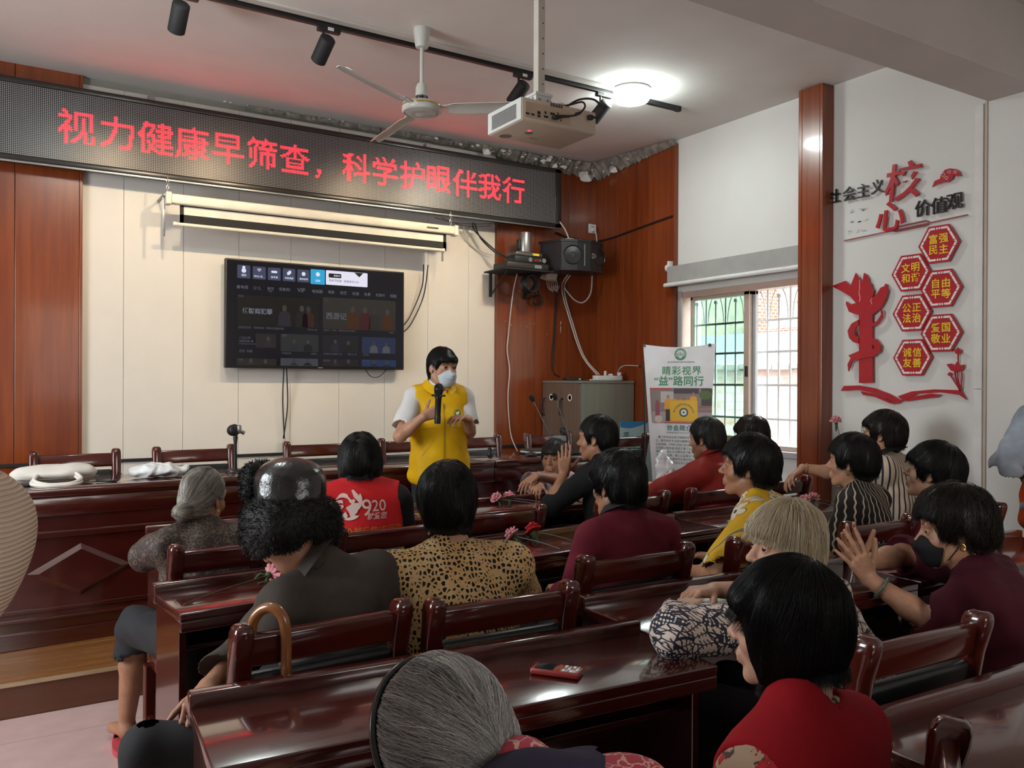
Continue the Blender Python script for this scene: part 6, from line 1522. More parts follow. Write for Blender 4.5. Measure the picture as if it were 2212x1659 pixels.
def leaves():
    t = NT('leaf_print'); t.props(.75); co = t.co(); w_ = t.mapping(co, (1, 1, 1.75), (0, R(20), R(18)))
    e = t.vor(w_, 24, 'DISTANCE_TO_EDGE', .85); line = t.math('LESS_THAN', e, .060)
    wave = t.n('TexWave'); t.l(w_, wave.inputs[0]); wave.inputs['Scale'].default_value = 26; wave.inputs['Distortion'].default_value = 7; wave.inputs['Detail'].default_value = 1.5
    fine = t.math('MULTIPLY', t.math('GREATER_THAN', wave.outputs[1], .80), t.math('LESS_THAN', e, .27)); dots = t.math('LESS_THAN', t.vor(co, 105, 'F1', .25), .36); band = t.math('LESS_THAN', t.math('ABSOLUTE', t.math('SUBTRACT', t.noise(w_, 7, 1), .5)), .025)
    bd = t.mix(dots, (.012, .012, .030), (.66, .57, .50)); b = t.mix(t.math('MAXIMUM', line, fine), (.60, .50, .42), (.012, .012, .030)); t.base(t.mix(band, b, bd)); return t.m
def flowers(name='flower_print', ground=(.62, .36, .008), petal=(.68, .62, .48), edge=(.045, .03, .02), sc=11.5, rad=.036, dens=.75, leaf=(.16, .17, .12)):
    t = NT(name); t.props(.75); x = t.xyz(t.co()); u = t.math('ADD', x[0], t.math('MULTIPLY', x[1], .7)); uv = t.comb(u, x[2], 0.0)
    vo = t.n('TexVoronoi', voronoi_dimensions='2D'); t.l(uv, vo.inputs['Vector']); vo.inputs['Scale'].default_value = sc; vo.inputs['Randomness'].default_value = .8
    d = t.vmath('SUBTRACT', uv, vo.outputs['Position']); dx = t.xyz(d); r = t.vmath('LENGTH', d); cx = t.xyz(vo.outputs['Color'])
    th = t.math('ADD', t.math('ARCTAN2', dx[1], dx[0]), t.math('MULTIPLY', cx[0], 6.0)); pet = t.math('ADD', .42, t.math('MULTIPLY', t.math('ABSOLUTE', t.math('SINE', t.math('MULTIPLY', th, 2.5))), .58))
    size = t.math('MULTIPLY', t.math('ADD', .6, t.math('MULTIPLY', cx[1], .55)), rad); lim = t.math('MULTIPLY', pet, size); on = t.math('LESS_THAN', cx[2], dens)
    white = t.math('MULTIPLY', t.math('LESS_THAN', r, lim), on); dark = t.math('MULTIPLY', t.math('LESS_THAN', r, t.math('ADD', lim, .0032)), on); heart = t.math('MULTIPLY', t.math('LESS_THAN', r, t.math('MULTIPLY', size, .20)), on)
    wv = t.n('TexWave'); t.l(uv, wv.inputs[0]); wv.inputs['Scale'].default_value = 2.6; wv.inputs['Distortion'].default_value = 5; lf = t.math('GREATER_THAN', wv.outputs[1], .972)
    c = t.mix(lf, ground, leaf); c = t.mix(dark, c, edge); c = t.mix(white, c, petal); t.base(t.mix(heart, c, edge)); return t.m
def swirl():
    t = NT('brown_swirl_print'); t.props(.7); co = t.co(); d = t.vor(co, 48, 'DISTANCE_TO_EDGE'); ring = t.math('LESS_THAN', t.math('ABSOLUTE', t.math('SUBTRACT', t.vor(co, 48), .42)), .07)
    t.base(t.mix(ring, (.026, .017, .015), (.115, .072, .045))); t.bump(ring, .3, .004); return t.m
def plaid():
    t, u, v = uvmat('lilac_plaid'); t.props(.8); a = t.math('SINE', t.math('MULTIPLY', u, 95)); b = t.math('SINE', t.math('MULTIPLY', v, 95))
    c = t.mix(t.math('GREATER_THAN', a, .2), (.60, .54, .60), (.42, .30, .44)); t.base(t.mix(t.math('MULTIPLY', t.math('GREATER_THAN', b, .2), .5), c, (.62, .42, .48))); return t.m
def redfloral():
    t = NT('red_floral_print'); t.props(.75); co = t.co(); n = t.noise(co, 26, 3); n2 = t.noise(t.mapping(co, (1, 1, 1), loc=(3, 1, 2)), 30, 2)
    t.base(t.mix(t.math('GREATER_THAN', n2, .60), t.mix(t.math('GREATER_THAN', n, .55), (.45, .32, .22), t.ramp(n, [(.55, (.30, .01, .02)), (.68, (.62, .03, .03))])), (.07, .045, .03))); return t.m
def knit():
    t, u, v = uvmat('beige_knit'); t.props(.95, spec=.1); rib = t.math('SINE', t.math('MULTIPLY', t.math('ADD', v, t.math('MULTIPLY', t.noise(t.co(), 4, 2), .05)), 850)); dash = t.math('GREATER_THAN', rib, .80)
    c = t.mix(t.noise(t.co(), 5, 2), (.62, .46, .30), (.72, .60, .50)); t.base(t.mix(t.math('MULTIPLY', dash, .55), c, (.28, .19, .12))); t.bump(rib, .5, .004); return t.m
def pinkvein():
    t = NT('pink_vein_print'); t.props(.75); co = t.co(); nv = t.vmath('ADD', co, t.vmath('MULTIPLY', t.noise(co, 30, 3, out=1), (.03, .03, .03))); e = t.math('LESS_THAN', t.vor(nv, 42, 'DISTANCE_TO_EDGE'), .05)
    t.base(t.mix(e, (.42, .045, .075), (.58, .36, .28))); return t.m
LEO, CHAIN, STRIPE, LEAF, YFLO, SWIRL, PLAID, RFLO, KNIT, PVEIN = leopard(), chain(), stripes(), leaves(), flowers(), swirl(), plaid(), redfloral(), knit(), pinkvein()
MASKB = cloth('blue_grey_mask', (.50, .58, .64), .7, var=.04, bump=.05); MASKK = cloth('black_mask', (.010, .010, .011), .75)
GOLD = mat('gold', (.75, .48, .12), .25, metal=1)

def mask(D, m_, pleats=True):
    Hc, Rh, s = D['Hc'], D['Rh'], D['s']; T = lambda p: Hc + Rh @ (np.array(p, float) * s)
    S = Sdf(Hc - .19, Hc + .19, .0035); E = lambda c, r, k=.02, op='add': S.ell(T(c), np.array(r) * s, k * s, Rh, op)
    E((0, .046, -.052), (.064, .070, .048)); E((0, .050, -.085), (.054, .058, .040)); S.cone(T((0, .095, -.02)), T((0, .112, -.045)), .012 * s, .016 * s, .02)
    S.half(T((0, .030, 0)), Rh @ np.array((0, -1, -.25)), .006); S.half(T((0, .09, -.012)), Rh @ np.array((0, -.35, 1)), .004)
    V, F = S.surf()
    o = link('face_mask', np_mesh('face_mask', V, F, m_), D['root'])
    for q in (-1, 1):
        m = MB(); m.tube([T(p) for p in ((q * .060, .042, -.030), (q * .072, .015, -.018), (q * .080, -.012, .010))], .0018, 6); m.tube([T(p) for p in ((q * .056, .035, -.090), (q * .070, .008, -.055), (q * .079, -.016, -.022))], .0018, 6); obj('mask_strap', m, m_, o)
    if pleats:
        m = MB()
        for z in (-.040, -.058, -.076):
            P = [];
            for k in range(13):
                x = -.048 + .096 * k / 12; p = T((x, .16, z - .004)); d = -(Rh @ np.array((0, 1, 0))); t = 0
                for _ in range(40): t += max(-.01, min(.02, float(S.sample((p + d * t)[None])[0]) - .0004))
                P.append(p + d * t)
            m.tube(P, .0016, 6)
        obj('pleat', m, m_, o)
    return o

# ------------------------------------------------------------------ the speaker
W = lambda **k: k
D = person('standing person in a yellow vest and face mask speaking into a microphone', (2.262, 4.40, 1.535), 160, (26, -4, 0), lean=2, sit=False, z0=.15, s=.94, skin=SKIN, res=.004, leg_mat=MATS['dark_cloth'], width=1.02,
    hair=W(style='tied', mat=HB, n=1800, rad=.0006, flow='part', whorl=(.01, 0, .1), base=.2, var=.6, h=.004), old=.3,
    arms=dict(R=W(e=(1.975, 4.37, 1.135), w=(2.050, 4.215, 1.255), f=(.85, -.25, .30), n=(.25, 1, .0), curl=(.95, .95, .95, .9), thumb=.9), L=W(e=(2.425, 4.36, 1.150), w=(2.345, 4.23, 1.235), f=(-.85, -.30, .12), n=(-.1, .1, -1), curl=(.35, .45, .5, .55), thumb=.5)))
garment(D, 'shirt', WSH, i=.010, sleeve=.84, hem=-.02, flare=.020, seed=2, cut=.054, neck_z=.010)
garment(D, 'vest', YEL, i=.024, sleeve=0, hem=-.14, armhole=.085, seed=5, fold=.006, freq=36, cut=.066, neck_z=.0, belly=1.08)
collar(D, WSH, r=.055, h=.022, gap=22, name='shirt_collar', z=.014, flare=.012)
collar(D, YEL, r=.068, h=.030, gap=24, name='vest_collar', z=.0, flare=.034)
mask(D, MASKB)
SV = D['S_vest']
def on_vest(name, m_, geo, at, size, dirv=(0, -1, 0), rx=(-1, 0, 0), off=.003):
    mb = MB(); geo(mb); P = [np.array(at) + np.array(rx) * p[0] * size + np.array((0, 0, 1)) * p[1] * size for p in mb.v]; V, F = decal(D, D['S_vest'], P, mb.f, dirv, off)
    m2 = MB(); m2.add(V, F); return obj(name, m2, m_, D['root'], smooth=True)
zc = D['N'][2]
def fine(mb, body, sz=1, **k): put_text(mb, body, (k.get('x', 0), k.get('y', 0), 0), (1, 0, 0), (0, 1, 0), sz, k.get('b', .01))
# zip, badge and lettering on the chest (front of the vest is local +y; reading direction seen from the front is -x)
on_vest('zip', cloth('zip_gold', (.45, .28, .02), .5), lambda mb: mb.add([(sx * .0035, -.0 - .42 * k / 24, 0) for k in range(25) for sx in (-1, 1)], [(2 * k, 2 * k + 1, 2 * k + 3, 2 * k + 2) for k in range(24)]), (0, .3, zc - .075), 1.0, (0, -1, 0))
on_vest('zip_pull', STEEL, lambda mb: mb.add([(-.004, 0, 0), (.004, 0, 0), (.003, -.028, 0), (-.003, -.028, 0)], [(0, 1, 2, 3)]), (0, .3, zc - .085), 1.0, (0, -1, 0), off=.006)
gcirc = lambda mb, x, y, r, n=20: mb.add([(x + r * math.cos(2 * PI * k / n), y + r * math.sin(2 * PI * k / n), 0) for k in range(n)] + [(x, y, 0)], [(k, (k + 1) % n, n) for k in range(n)])
on_vest('badge', cloth('badge_green', (.10, .20, .04)), lambda mb: gcirc(mb, 0, 0, .021), (-.082, .3, zc - .135), 1.0)
on_vest('badge_emblem', WHITEA, lambda mb: mb.add([(-.012, .010, 0), (-.004, .003, 0), (0, .006, 0), (.012, .011, 0), (.010, -.004, 0), (0, -.012, 0), (-.010, -.004, 0)], [(0, 1, 6), (1, 2, 6), (2, 3, 4), (2, 4, 5), (2, 5, 6)]), (-.082, .3, zc - .135), 1.0, off=.005)
on_vest('badge_lettering', MATS['badge_green'], lambda mb: fine(mb, '志愿服务 · 视力健康', .0105), (-.085, .3, zc - .170), 1.0)
on_vest('pocket_seam', cloth('seam_yellow', (.42, .22, .003)), lambda mb: [mb.add([(a + (b - a) * k / 8, c + (d - c) * k / 8 + e, 0) for k in range(9) for e in (-.0012, .0012)], [(2 * k, 2 * k + 1, 2 * k + 3, 2 * k + 2) for k in range(8)]) for a, b, c, d in ((-.13, -.05, 0, .012), (.05, .13, .012, 0), (-.13, -.05, -.16, -.05), (.05, .13, -.05, -.16))], (0, .3, zc - .23), 1.0)
m = MB(); mz = Matrix.Translation((0, 0, 0)); axm = Vector((.02, -.03, 1)).normalized(); q = axm.to_track_quat('Z', 'Y').to_matrix().to_4x4()
root = thing('handheld_microphone', "black wireless microphone held upright in the speaker's right hand", 'microphone', (2.118, 4.178, 1.215))
m.lathe([(0, 0), (.017, 0), (.0175, .01), (.0165, .05), (.0185, .14), (.024, .160), (.020, .166)], n=22, M=q); obj('handle', m, mat('mic_body', (.02, .02, .022), .3, metal=.5), root)
m = MB(); m.lathe([(.0178, .010), (.0182, .012), (.0178, .045)], n=22, M=q); obj('base_ring', m, BLACK, root)
m = MB(); m.lathe([(.020, .164), (.025, .175), (.0265, .195), (.024, .213), (.015, .224), (0, .227)], n=24, M=q); h = obj('grille_head', m, mat('mic_grille', (.02, .02, .02), .45, metal=.7, bump=1.0, bs=900), root)
m = MB(); m.lathe([(.0268, .190), (.0278, .194), (.0268, .198)], n=24, M=q); obj('grille_band', m, BLACK, h)
m = MB()
for k in range(6): a = k * PI / 3; m.ell((.030 * math.cos(a), .030 * math.sin(a), .158), (.011, .011, .006), 10, 6)
m.v = [tuple(q @ Vector(v)) for v in m.v]; obj('rubber_ring', m, BLACKM, root)

# ------------------------------------------------------------------ front row
D = person('elderly person with grey hair in a bun, brown patterned blouse, looking to the right', (.695, 3.36, .998), 5, (-52, -6, 4), lean=18, skin=SKIN_D, res=.0042, s=.93, legs='bare', old=1.0, width=.98,
    hair=W(style='bun', mat=HGB, n=5200, rad=.0007, flow='bun', base=.34, var=1.15, h=.0036, messy=.06, lift=.003, length=12),
    arms=dict(L=W(e=(.49, 3.38, .79), w=(.585, 3.66, .812), f=(.5, .9, .05), n=(0, 0, -1), curl=(.2, .25, .3, .3)), R=W(e=(.90, 3.42, .72), w=(.80, 3.68, .812), f=(-.5, .9, .0), n=(0, 0, -1))),
    leg_pts={-1: [(.60, 3.20, .50), (.485, 3.56, .485), (.455, 3.60, .10)], 1: [(.74, 3.22, .50), (.72, 3.60, .485), (.72, 3.62, .10)]})
garment(D, 'blouse', SWIRL, i=.016, sleeve=1.72, hem=-.08, cut=.056, neck_z=.035, fold=.004, freq=50, seed=4)
collar(D, SWIRL, r=.053, h=.022, gap=0, name='stand_collar', z=.018, flare=.006)
S = Sdf((-.32, -.35, .22), (.22, .45, .64), .008)
for q in (-1, 1): a, b, c = D['legs'][q]; S.cone(a, b, .090, .072, .03); S.cone(b, b + (c - b) * .34, .070, .072, .02); S.cone(b + (c - b) * .40, b + (c - b) * .62, .08, .10, .004, 'sub')
S.ell(D['P'], (.17, .13, .11), .05); S.noise(.004, 50, 9); V, F = S.surf(); link('cropped_trousers', np_mesh('cropped_trousers', V, F, MATS['dark_cloth']), D['root'])
m = MB(); TT = lambda p: D['Hc'] + D['Rh'] @ (np.array(p) * D['s'])
m.tube([TT((.083, -.005, .004)), TT((.074, -.060, .030)), TT((.070, -.066, .034))], .0016, 6); obj('hair_pin', m, BLACK, D['root'])
m = MB(); m.tube([TT((.0795 + .002, -.008 + .007 * math.cos(a), -.043 + .007 * math.sin(a))) for a in [2 * PI * k / 14 for k in range(14)]], .0018, 6, closed=True); obj('earring', m, GOLD, D['root'])
def slipper(loc, rz, label):
    root = thing('slipper', label, 'slipper', loc, rz); SR = mat('red_rubber', (.50, .06, .08), .5) if 'red_rubber' not in MATS else MATS['red_rubber']
    out = [(.045 * math.cos(a) * (1.0 + .12 * math.sin(a)), .125 * math.sin(a)) for a in [2 * PI * k / 24 for k in range(24)]]
    m = MB(); m.poly([(x, y, 0) for x, y in out], (0, 0, .024)); obj('sole', m, SR, root, smooth=False)
    m = MB(); n = 10; V = []
    for j in range(4):
        for i in range(n + 1): a = PI * i / n; y = .02 + .075 * j / 3; V.append((.046 * math.cos(a) * (1 - .12 * j / 3), y, .020 + (.058 - .014 * j) * math.sin(a)))
    m.add(V, [(j * (n + 1) + i, j * (n + 1) + i + 1, (j + 1) * (n + 1) + i + 1, (j + 1) * (n + 1) + i) for j in range(3) for i in range(n)]); o = obj('upper_strap', m, SR, root); md = o.modifiers.new('s', 'SOLIDIFY'); md.thickness = .005
slipper((.45, 3.615, 0), R(-14), 'red slipper on the left bare foot under the front-row desk')
D = person('person from behind in a red vest with a white emblem and dark bobbed hair', (1.335, 3.36, 1.10), -12, (-8, -10, 0), lean=8, s=.93, eyes=False, skin=SKIN, width=1.08, neck_len=.6,
    hair=W(style='bob', mat=HB, n=3200, rad=.0007, flow='part', whorl=(.0, 0, .1), base=.25, var=.55, h=.004, messy=.05, length=13))
garment(D, 'sweater', BLK, i=.012, sleeve=2.0, hem=-.06); garment(D, 'vest', REDV, i=.026, sleeve=0, hem=-.10, armhole=.080, fold=.0035, freq=34, seed=8, cut=.062, neck_z=.006)
def heart(mb, x, y, r):
    P = [(x + r * (16 * math.sin(a) ** 3) / 16, y + r * (13 * math.cos(a) - 5 * math.cos(2 * a) - 2 * math.cos(3 * a) - math.cos(4 * a)) / 16, 0) for a in [2 * PI * k / 24 for k in range(24)]]; mb.add(P + [(x, y, 0)], [(k, (k + 1) % 24, 24) for k in range(24)])
def back(name, m_, geo, x, z, size=1.0, off=.003): return on_vest(name, m_, geo, (x, -.4, z), size, (0, 1, 0), (1, 0, 0), off)
PINKW = cloth('emblem_white', (.66, .50, .46), .8, var=.03); zc = D['N'][2]
def band(mb, inner, outer):
    n = len(inner); mb.add([(a, b, 0) for a, b in inner] + [(a, b, 0) for a, b in outer], [(k, k + 1, n + k + 1, n + k) for k in range(n - 1)])
def emblem(mb):
    A_ = lambda cx, cy, rx, ry, a0, a1, n=18: [(cx + rx * math.cos(R(a0 + (a1 - a0) * k / n)), cy + ry * math.sin(R(a0 + (a1 - a0) * k / n))) for k in range(n + 1)]
    band(mb, A_(-.065, -.010, .026, .030, 60, 330), A_(-.068, -.016, .050, .052, 75, 320))          # left wing curl
    band(mb, A_(-.030, -.030, .030, .028, 215, 330), A_(-.030, -.030, .065, .042, 205, 335))
    band(mb, A_(-.005, .035, .055, .062, -80, 35), A_(-.030, .028, .060, .045, -80, 20))           # neck of the bird
    band(mb, A_(-.055, .005, .045, .045, 150, 30), A_(-.052, .022, .042, .042, 150, 30)); band(mb, A_(-.055, .030, .036, .030, 150, 40), A_(-.05, .042, .032, .030, 150, 40))
    mb.add([(-.005, .085, 0), (.006, .090, 0), (.045, .045, 0), (.040, .012, 0), (.005, .050, 0)], [(0, 1, 2), (0, 2, 4), (2, 3, 4)])
    mb.add([(-.04, -.005, 0), (.0, .02, 0), (.035, .02, 0), (.02, -.03, 0), (-.015, -.062, 0), (-.022, -.035, 0)], [(0, 1, 5), (1, 2, 3), (1, 3, 5), (3, 4, 5)])
    heart(mb, -.066, -.002, .016); heart(mb, -.006, .028, .017)
back('emblem', PINKW, emblem, -.055, .940, .74, .0035)
back('emblem_lettering', PINKW, lambda mb: (put_text(mb, '9', (.035, .0, 0), (1, 0, 0), (0, 1, 0), .098, .004), put_text(mb, '20', (.090, .006, 0), (1, 0, 0), (0, 1, 0), .066, .004), put_text(mb, '就爱您', (.080, -.036, 0), (1, 0, 0), (0, 1, 0), .030, .012, shear=.2)), -.035, .935, .95, .0042)
back('slogan_lettering', cloth('slogan_gold', (.55, .20, .03)), lambda mb: put_text(mb, '“厦门920·就爱您”在行动', (0, 0, 0), (1, 0, 0), (0, 1, 0), .032, .006), -.02, .845)
for nm, c, dz, hh in (('reflective_band', (.40, .75, .05), .345, .010), ('grey_band', (.30, .32, .34), .362, .008), ('reflective_band', (.40, .75, .05), .379, .010)):
    back(nm, cloth(nm + '_cloth', c) if nm + '_cloth' not in MATS else MATS[nm + '_cloth'], lambda mb: mb.add([(-.20 + .40 * k / 40, s_, 0) for k in range(41) for s_ in (-hh, hh)], [(2 * k, 2 * k + 1, 2 * k + 3, 2 * k + 2) for k in range(40)]), 0, 1.125 - dz, 1.0, .0035)
D = person('person facing the camera in a lilac checked shirt, arms folded on the front desk', (3.09, 4.43, .960), 118, (8, -2, -4), lean=8, s=.92, skin=SKIN_D, res=.0042, old=1.0, width=.95,
    hair=W(style='bangs', mat=HSALT, n=1500, rad=.0006, base=.25, var=.5, h=.0042),
    arms=dict(R=W(e=(2.90, 4.42, .81), w=(2.80, 4.16, .825), f=(-.6, -.5, -.1), n=(0, .1, -1), curl=(.7, .8, .8, .8)), L=W(e=(3.04, 4.24, .83), w=(2.79, 4.19, .885), f=(-.85, -.25, -.42), n=(-.3, 0, -1), curl=(.25, .3, .35, .4))))
garment(D, 'shirt', PLAID, i=.014, sleeve=.9, hem=-.08, flare=.02, cut=.058); collar(D, PLAID, r=.056, h=.02, gap=25, z=.012, flare=.02)
D = person('person in a black top cupping a hand beside the mouth, front row', (2.70, 3.48, 1.155), 22, (10, -2, 2), lean=10, s=.94, skin=SKIN_D, res=.0042, old=.8, width=1.06,
    hair=W(style='short', mat=HB, n=1800, rad=.0007, base=.2, var=.5, h=.0042),
    arms=dict(L=W(e=(2.43, 3.50, .825), w=(2.555, 3.57, .965), f=(.05, .05, 1), n=(.5, .85, .1), curl=(.12, .2, .28, .35), thumb=.5), R=W(e=(2.95, 3.56, .76), w=(2.80, 3.76, .80), f=(-.7, .5, 0), n=(0, 0, -1))))
garment(D, 'jumper', BLK, i=.016, sleeve=1.18, hem=-.08, flare=.012, cut=.056)
D = person('person from behind in a brick red shirt with short dark hair, front row right', (3.515, 3.50, 1.125), 10, (6, -6, 0), lean=10, s=.94, skin=SKIN, res=.0048, eyes=False, width=1.06,
    hair=W(style='short', mat=HSALT, n=1800, rad=.0007, base=.2, var=.6, h=.0042, thick=.004),
    arms=dict(L=W(e=(3.23, 3.60, .80), w=(3.36, 3.80, .82), f=(.4, .9, .1), n=(.3, 0, -1), curl=(.6, .7, .7, .7)), R=W(e=(3.76, 3.58, .74), w=(3.62, 3.8, .80), f=(-.6, .6, 0), n=(0, 0, -1))))
garment(D, 'shirt', REDS, i=.020, sleeve=1.0, hem=-.08, flare=.03, fold=.004, cut=.060); collar(D, REDS, r=.058, h=.030, gap=18, z=.008, flare=.022)
D = person('person with a dark bob and dark jacket seated nearest the window', (4.00, 3.60, 1.125), 14, (0, -4, 0), lean=6, s=.92, skin=SKIN, res=.0055, eyes=False,
    hair=W(style='bob', mat=HBR, n=1200, rad=.0008, flow='whorl', base=.15, var=.5, h=.0048)); garment(D, 'jacket', BLK, i=.024, sleeve=2.0, hem=-.10)

# ------------------------------------------------------------------ second row
D = person('person in a black fur-eared leather hat and grey-brown jacket, turned to the left', (.690, 2.27, 1.065), 8, (6, -5, 4), lean=14, side=-8, s=.96, nshift=(.065, -.03, -.015), skin=SKIN_D, res=.0042, old=1.0, eyes=False, width=.88,
    arms=dict(L=W(e=(.680, 2.47, .700), w=(.485, 2.27, .650), f=(-.55, -.75, -.35), n=(.1, .1, -1), curl=(.75, .8, .85, .9)), R=W(e=(1.0, 2.26, .77), w=(.92, 2.50, .80), f=(-.3, .9, 0), n=(0, 0, -1))),
    leg_pts={-1: [(.70, 2.16, .50), (.335, 2.24, .53), (.30, 2.34, .09)], 1: [(.88, 2.20, .50), (.72, 2.54, .52), (.72, 2.58, .09)]})
garment(D, 'jacket', GBR, i=.028, sleeve=1.92, hem=-.08, fold=.006, freq=30, seed=3, cut=.066, flare=.02); collar(D, GBR, r=.064, h=.034, gap=16, z=.004, flare=.030)
def fur_hat(D):
    Hc, Rh, s = D['Hc'], D['Rh'], D['s']; S = Sdf((-.18, -.20, -.16), (.18, .20, .24), .005)
    S.ell((0, -.008, .075), (.098, .118, .098), .02); S.ell((0, -.008, .125), (.090, .108, .055), .03); S.half((0, 0, .045), (0, 0, -1)); S.noise(.0035, 26, 4)
    V, F = S.surf(); V = Hc + (V * s) @ Rh.T
    t = NT('black_glossy_leather'); t.base((.010, .011, .012)); t.props(.22, spec=.7); t.bump(t.noise(t.co(), 16, 5), .35, .02)
    hat = link('fur_hat', np_mesh('fur_hat', V, F, t.m), D['root'])
    r = np.random.default_rng(3); fm = hair_mat('black_fur', (.003, .003, .003), (.014, .013, .012), .6)
    def fur(name, build, n):
        S = Sdf((-.20, -.22, -.20), (.20, .22, .24), .006); build(S); V, F = S.surf(); nv = len(V); idx = r.integers(0, nv, n); p = V[idx]; g = S.grad(p)
        d = g * .7 + np.array((0, 0, -.5)) + r.normal(0, .3, (n, 3)); d /= np.linalg.norm(d, axis=1, keepdims=True); L = .010 + .010 * r.random((n, 1)); up = np.cross(d, r.normal(size=(n, 3))); up /= np.linalg.norm(up, axis=1, keepdims=True)
        w_ = .0011; T_ = np.stack([p + up * w_, p - up * w_, p + d * L * .6 - up * w_ * .5, p + d * L * .6 + up * w_ * .5], 1).reshape(-1, 3); Q = nv + np.arange(n)[:, None] * 4 + np.array((0, 1, 2, 3)); V = np.concatenate([V, T_]); F = np.concatenate([F, Q]); sh = np.concatenate([np.full(nv, .2), np.repeat(r.random(n), 4)])
        return link(name, np_mesh(name, Hc + (V * s) @ Rh.T, F, fm, sh), hat)
    def flaps(S):
        S.ell((0, -.075, -.010), (.112, .060, .085), .03)
        for q in (-1, 1): S.ell((q * .098, -.020, -.015), (.034, .092, .082), .03)
        S.ell((0, .005, .028), (.122, .128, .038), .03); S.ell((0, .02, -.05), (.078, .14, .09), .01, op='sub'); S.ell((0, .11, -.05), (.075, .08, .10), .01, op='sub'); S.noise(.003, 40, 2)
    fur('fur_flap', flaps, 9000)
    def front(S):
        S.cone((-.100, .045, .075), (-.05, .100, .135), .020, .026, .02); S.cone((-.05, .100, .135), (.05, .100, .135), .026, .026, .02); S.cone((.05, .100, .135), (.100, .045, .075), .026, .020, .02); S.ell((0, .115, .11), (.085, .022, .06), .02); S.noise(.003, 40, 5)
    fur('fur_brim', front, 4000)
fur_hat(D)
D = person('person from behind in a leopard-print top with short black hair, leaning on the second-row desk', (1.185, 2.27, 1.072), -14, (-10, -6, 0), lean=20, s=.97, skin=SKIN, res=.0045, eyes=False, width=1.15, neck_len=1.25,
    hair=W(style='short', mat=HB, n=3600, rad=.0006, base=.18, var=.5, h=.0038, thick=.008, length=9),
    arms=dict(L=W(e=(.915, 2.36, .83), w=(1.05, 2.66, .81), f=(.5, .85, 0), n=(0, 0, -1)), R=W(e=(1.46, 2.28, .76), w=(1.36, 2.58, .81), f=(-.4, .9, 0), n=(0, 0, -1))))
garment(D, 'top', LEO, i=.022, sleeve=1.75, hem=-.10, fold=.006, freq=34, seed=6, cut=.058, flare=.014, neck_z=.018); collar(D, BLK, r=.056, h=.010, gap=0, name='neck_trim', z=.022, flare=.004)
m = MB(); TT = lambda p: D['Hc'] + D['Rh'] @ (np.array(p) * D['s']); m.ell(TT((.079, -.006, -.038)), (.004,) * 3, 10, 8); obj('earring', m, WHITEA, D['root'])
D = person('person from behind in a maroon jumper with a dark shirt collar', (1.925, 2.36, 1.078), -4, (8, -2, 0), lean=10, s=.95, skin=SKIN_D, res=.0045, eyes=False, width=1.02,
    hair=W(style='bangs', mat=HB, n=3000, rad=.0006, base=.15, var=.45, h=.004, thick=.006))
garment(D, 'jumper', MAROON, i=.018, sleeve=2.0, hem=-.10, fold=.003, cut=.062); collar(D, cloth('charcoal_collar', (.022, .018, .020)), r=.058, h=.034, gap=14, z=.010, flare=.028)
D = person('person in profile with a yellow flowered top, looking left', (2.715, 2.46, 1.095), 26, (12, 4, -2), lean=10, s=1.0, skin=SKIN_D, res=.0036, old=1.0, width=.98,
    hair=W(style='fluffy', mat=HB, n=2600, rad=.0006, base=.18, var=.45, h=.004, messy=.35), arms=dict(L=W(e=(2.42, 2.33, .70), w=(2.50, 2.56, .66), f=(.3, .9, 0), n=(0, 0, -1)), R=W(e=(2.96, 2.56, .70), w=(2.8, 2.72, .66), f=(-.6, .6, 0), n=(0, 0, -1))))
garment(D, 'top', YFLO, i=.018, sleeve=.92, hem=-.10, flare=.022, fold=.004, cut=.056)
D = person('person in profile in a black and white chain-pattern dress with gold earrings', (3.49, 2.52, 1.075), 14, (8, 2, 0), lean=8, s=.97, skin=SKIN, res=.004, old=.8,
    hair=W(style='fluffy', mat=HB, n=2000, rad=.0006, base=.15, var=.45, h=.0042))
garment(D, 'dress', CHAIN, i=.016, sleeve=.95, hem=-.10, cut=.060, flare=.014)
m = MB(); TT = lambda p: D['Hc'] + D['Rh'] @ (np.array(p) * D['s']); m.tube([TT((-.0815, -.008 + .010 * math.cos(a), -.048 + .010 * math.sin(a))) for a in [2 * PI * k / 14 for k in range(14)]], .0026, 6, closed=True); obj('earring', m, GOLD, D['root'])
m = MB(); nk = unit(D['J'] - D['N']); c = D['N'] + nk * .022; m.tube([c + .060 * (D['X'] * math.cos(a) + D['F'] * math.sin(a)) - np.array((0, 0, .012 * (1 + math.sin(a)))) for a in [2 * PI * k / 30 for k in range(30)]], .0022, 6, closed=True); obj('necklace', m, GOLD, D['root'])
D = person('person with glasses in a striped shirt, one arm stretched along a chair back', (4.285, 2.89, 1.165), 16, (2, 6, 0), lean=6, s=1.0, skin=SKIN, res=.0042, old=.5, width=1.02,
    hair=W(style='bangs', mat=HBR, n=1800, rad=.0007, base=.2, var=.5, h=.0042, thick=.006, messy=.3),
    arms=dict(L=W(e=(4.105, 3.03, .935), w=(3.945, 3.165, .965), f=(-.75, .25, -.55), n=(-.3, -.1, -1), curl=(.3, .35, .4, .45)), R=W(e=(4.52, 2.90, .80), w=(4.46, 3.10, .72), f=(-.5, .8, 0), n=(0, 0, -1))))
garment(D, 'shirt', STRIPE, i=.020, sleeve=.98, hem=-.12, flare=.02, cut=.060); collar(D, BLK, r=.062, h=.03, gap=8, name='black_hood', z=.0, flare=.045)
TT = lambda p: D['Hc'] + D['Rh'] @ (np.array(p) * D['s']); m = MB()
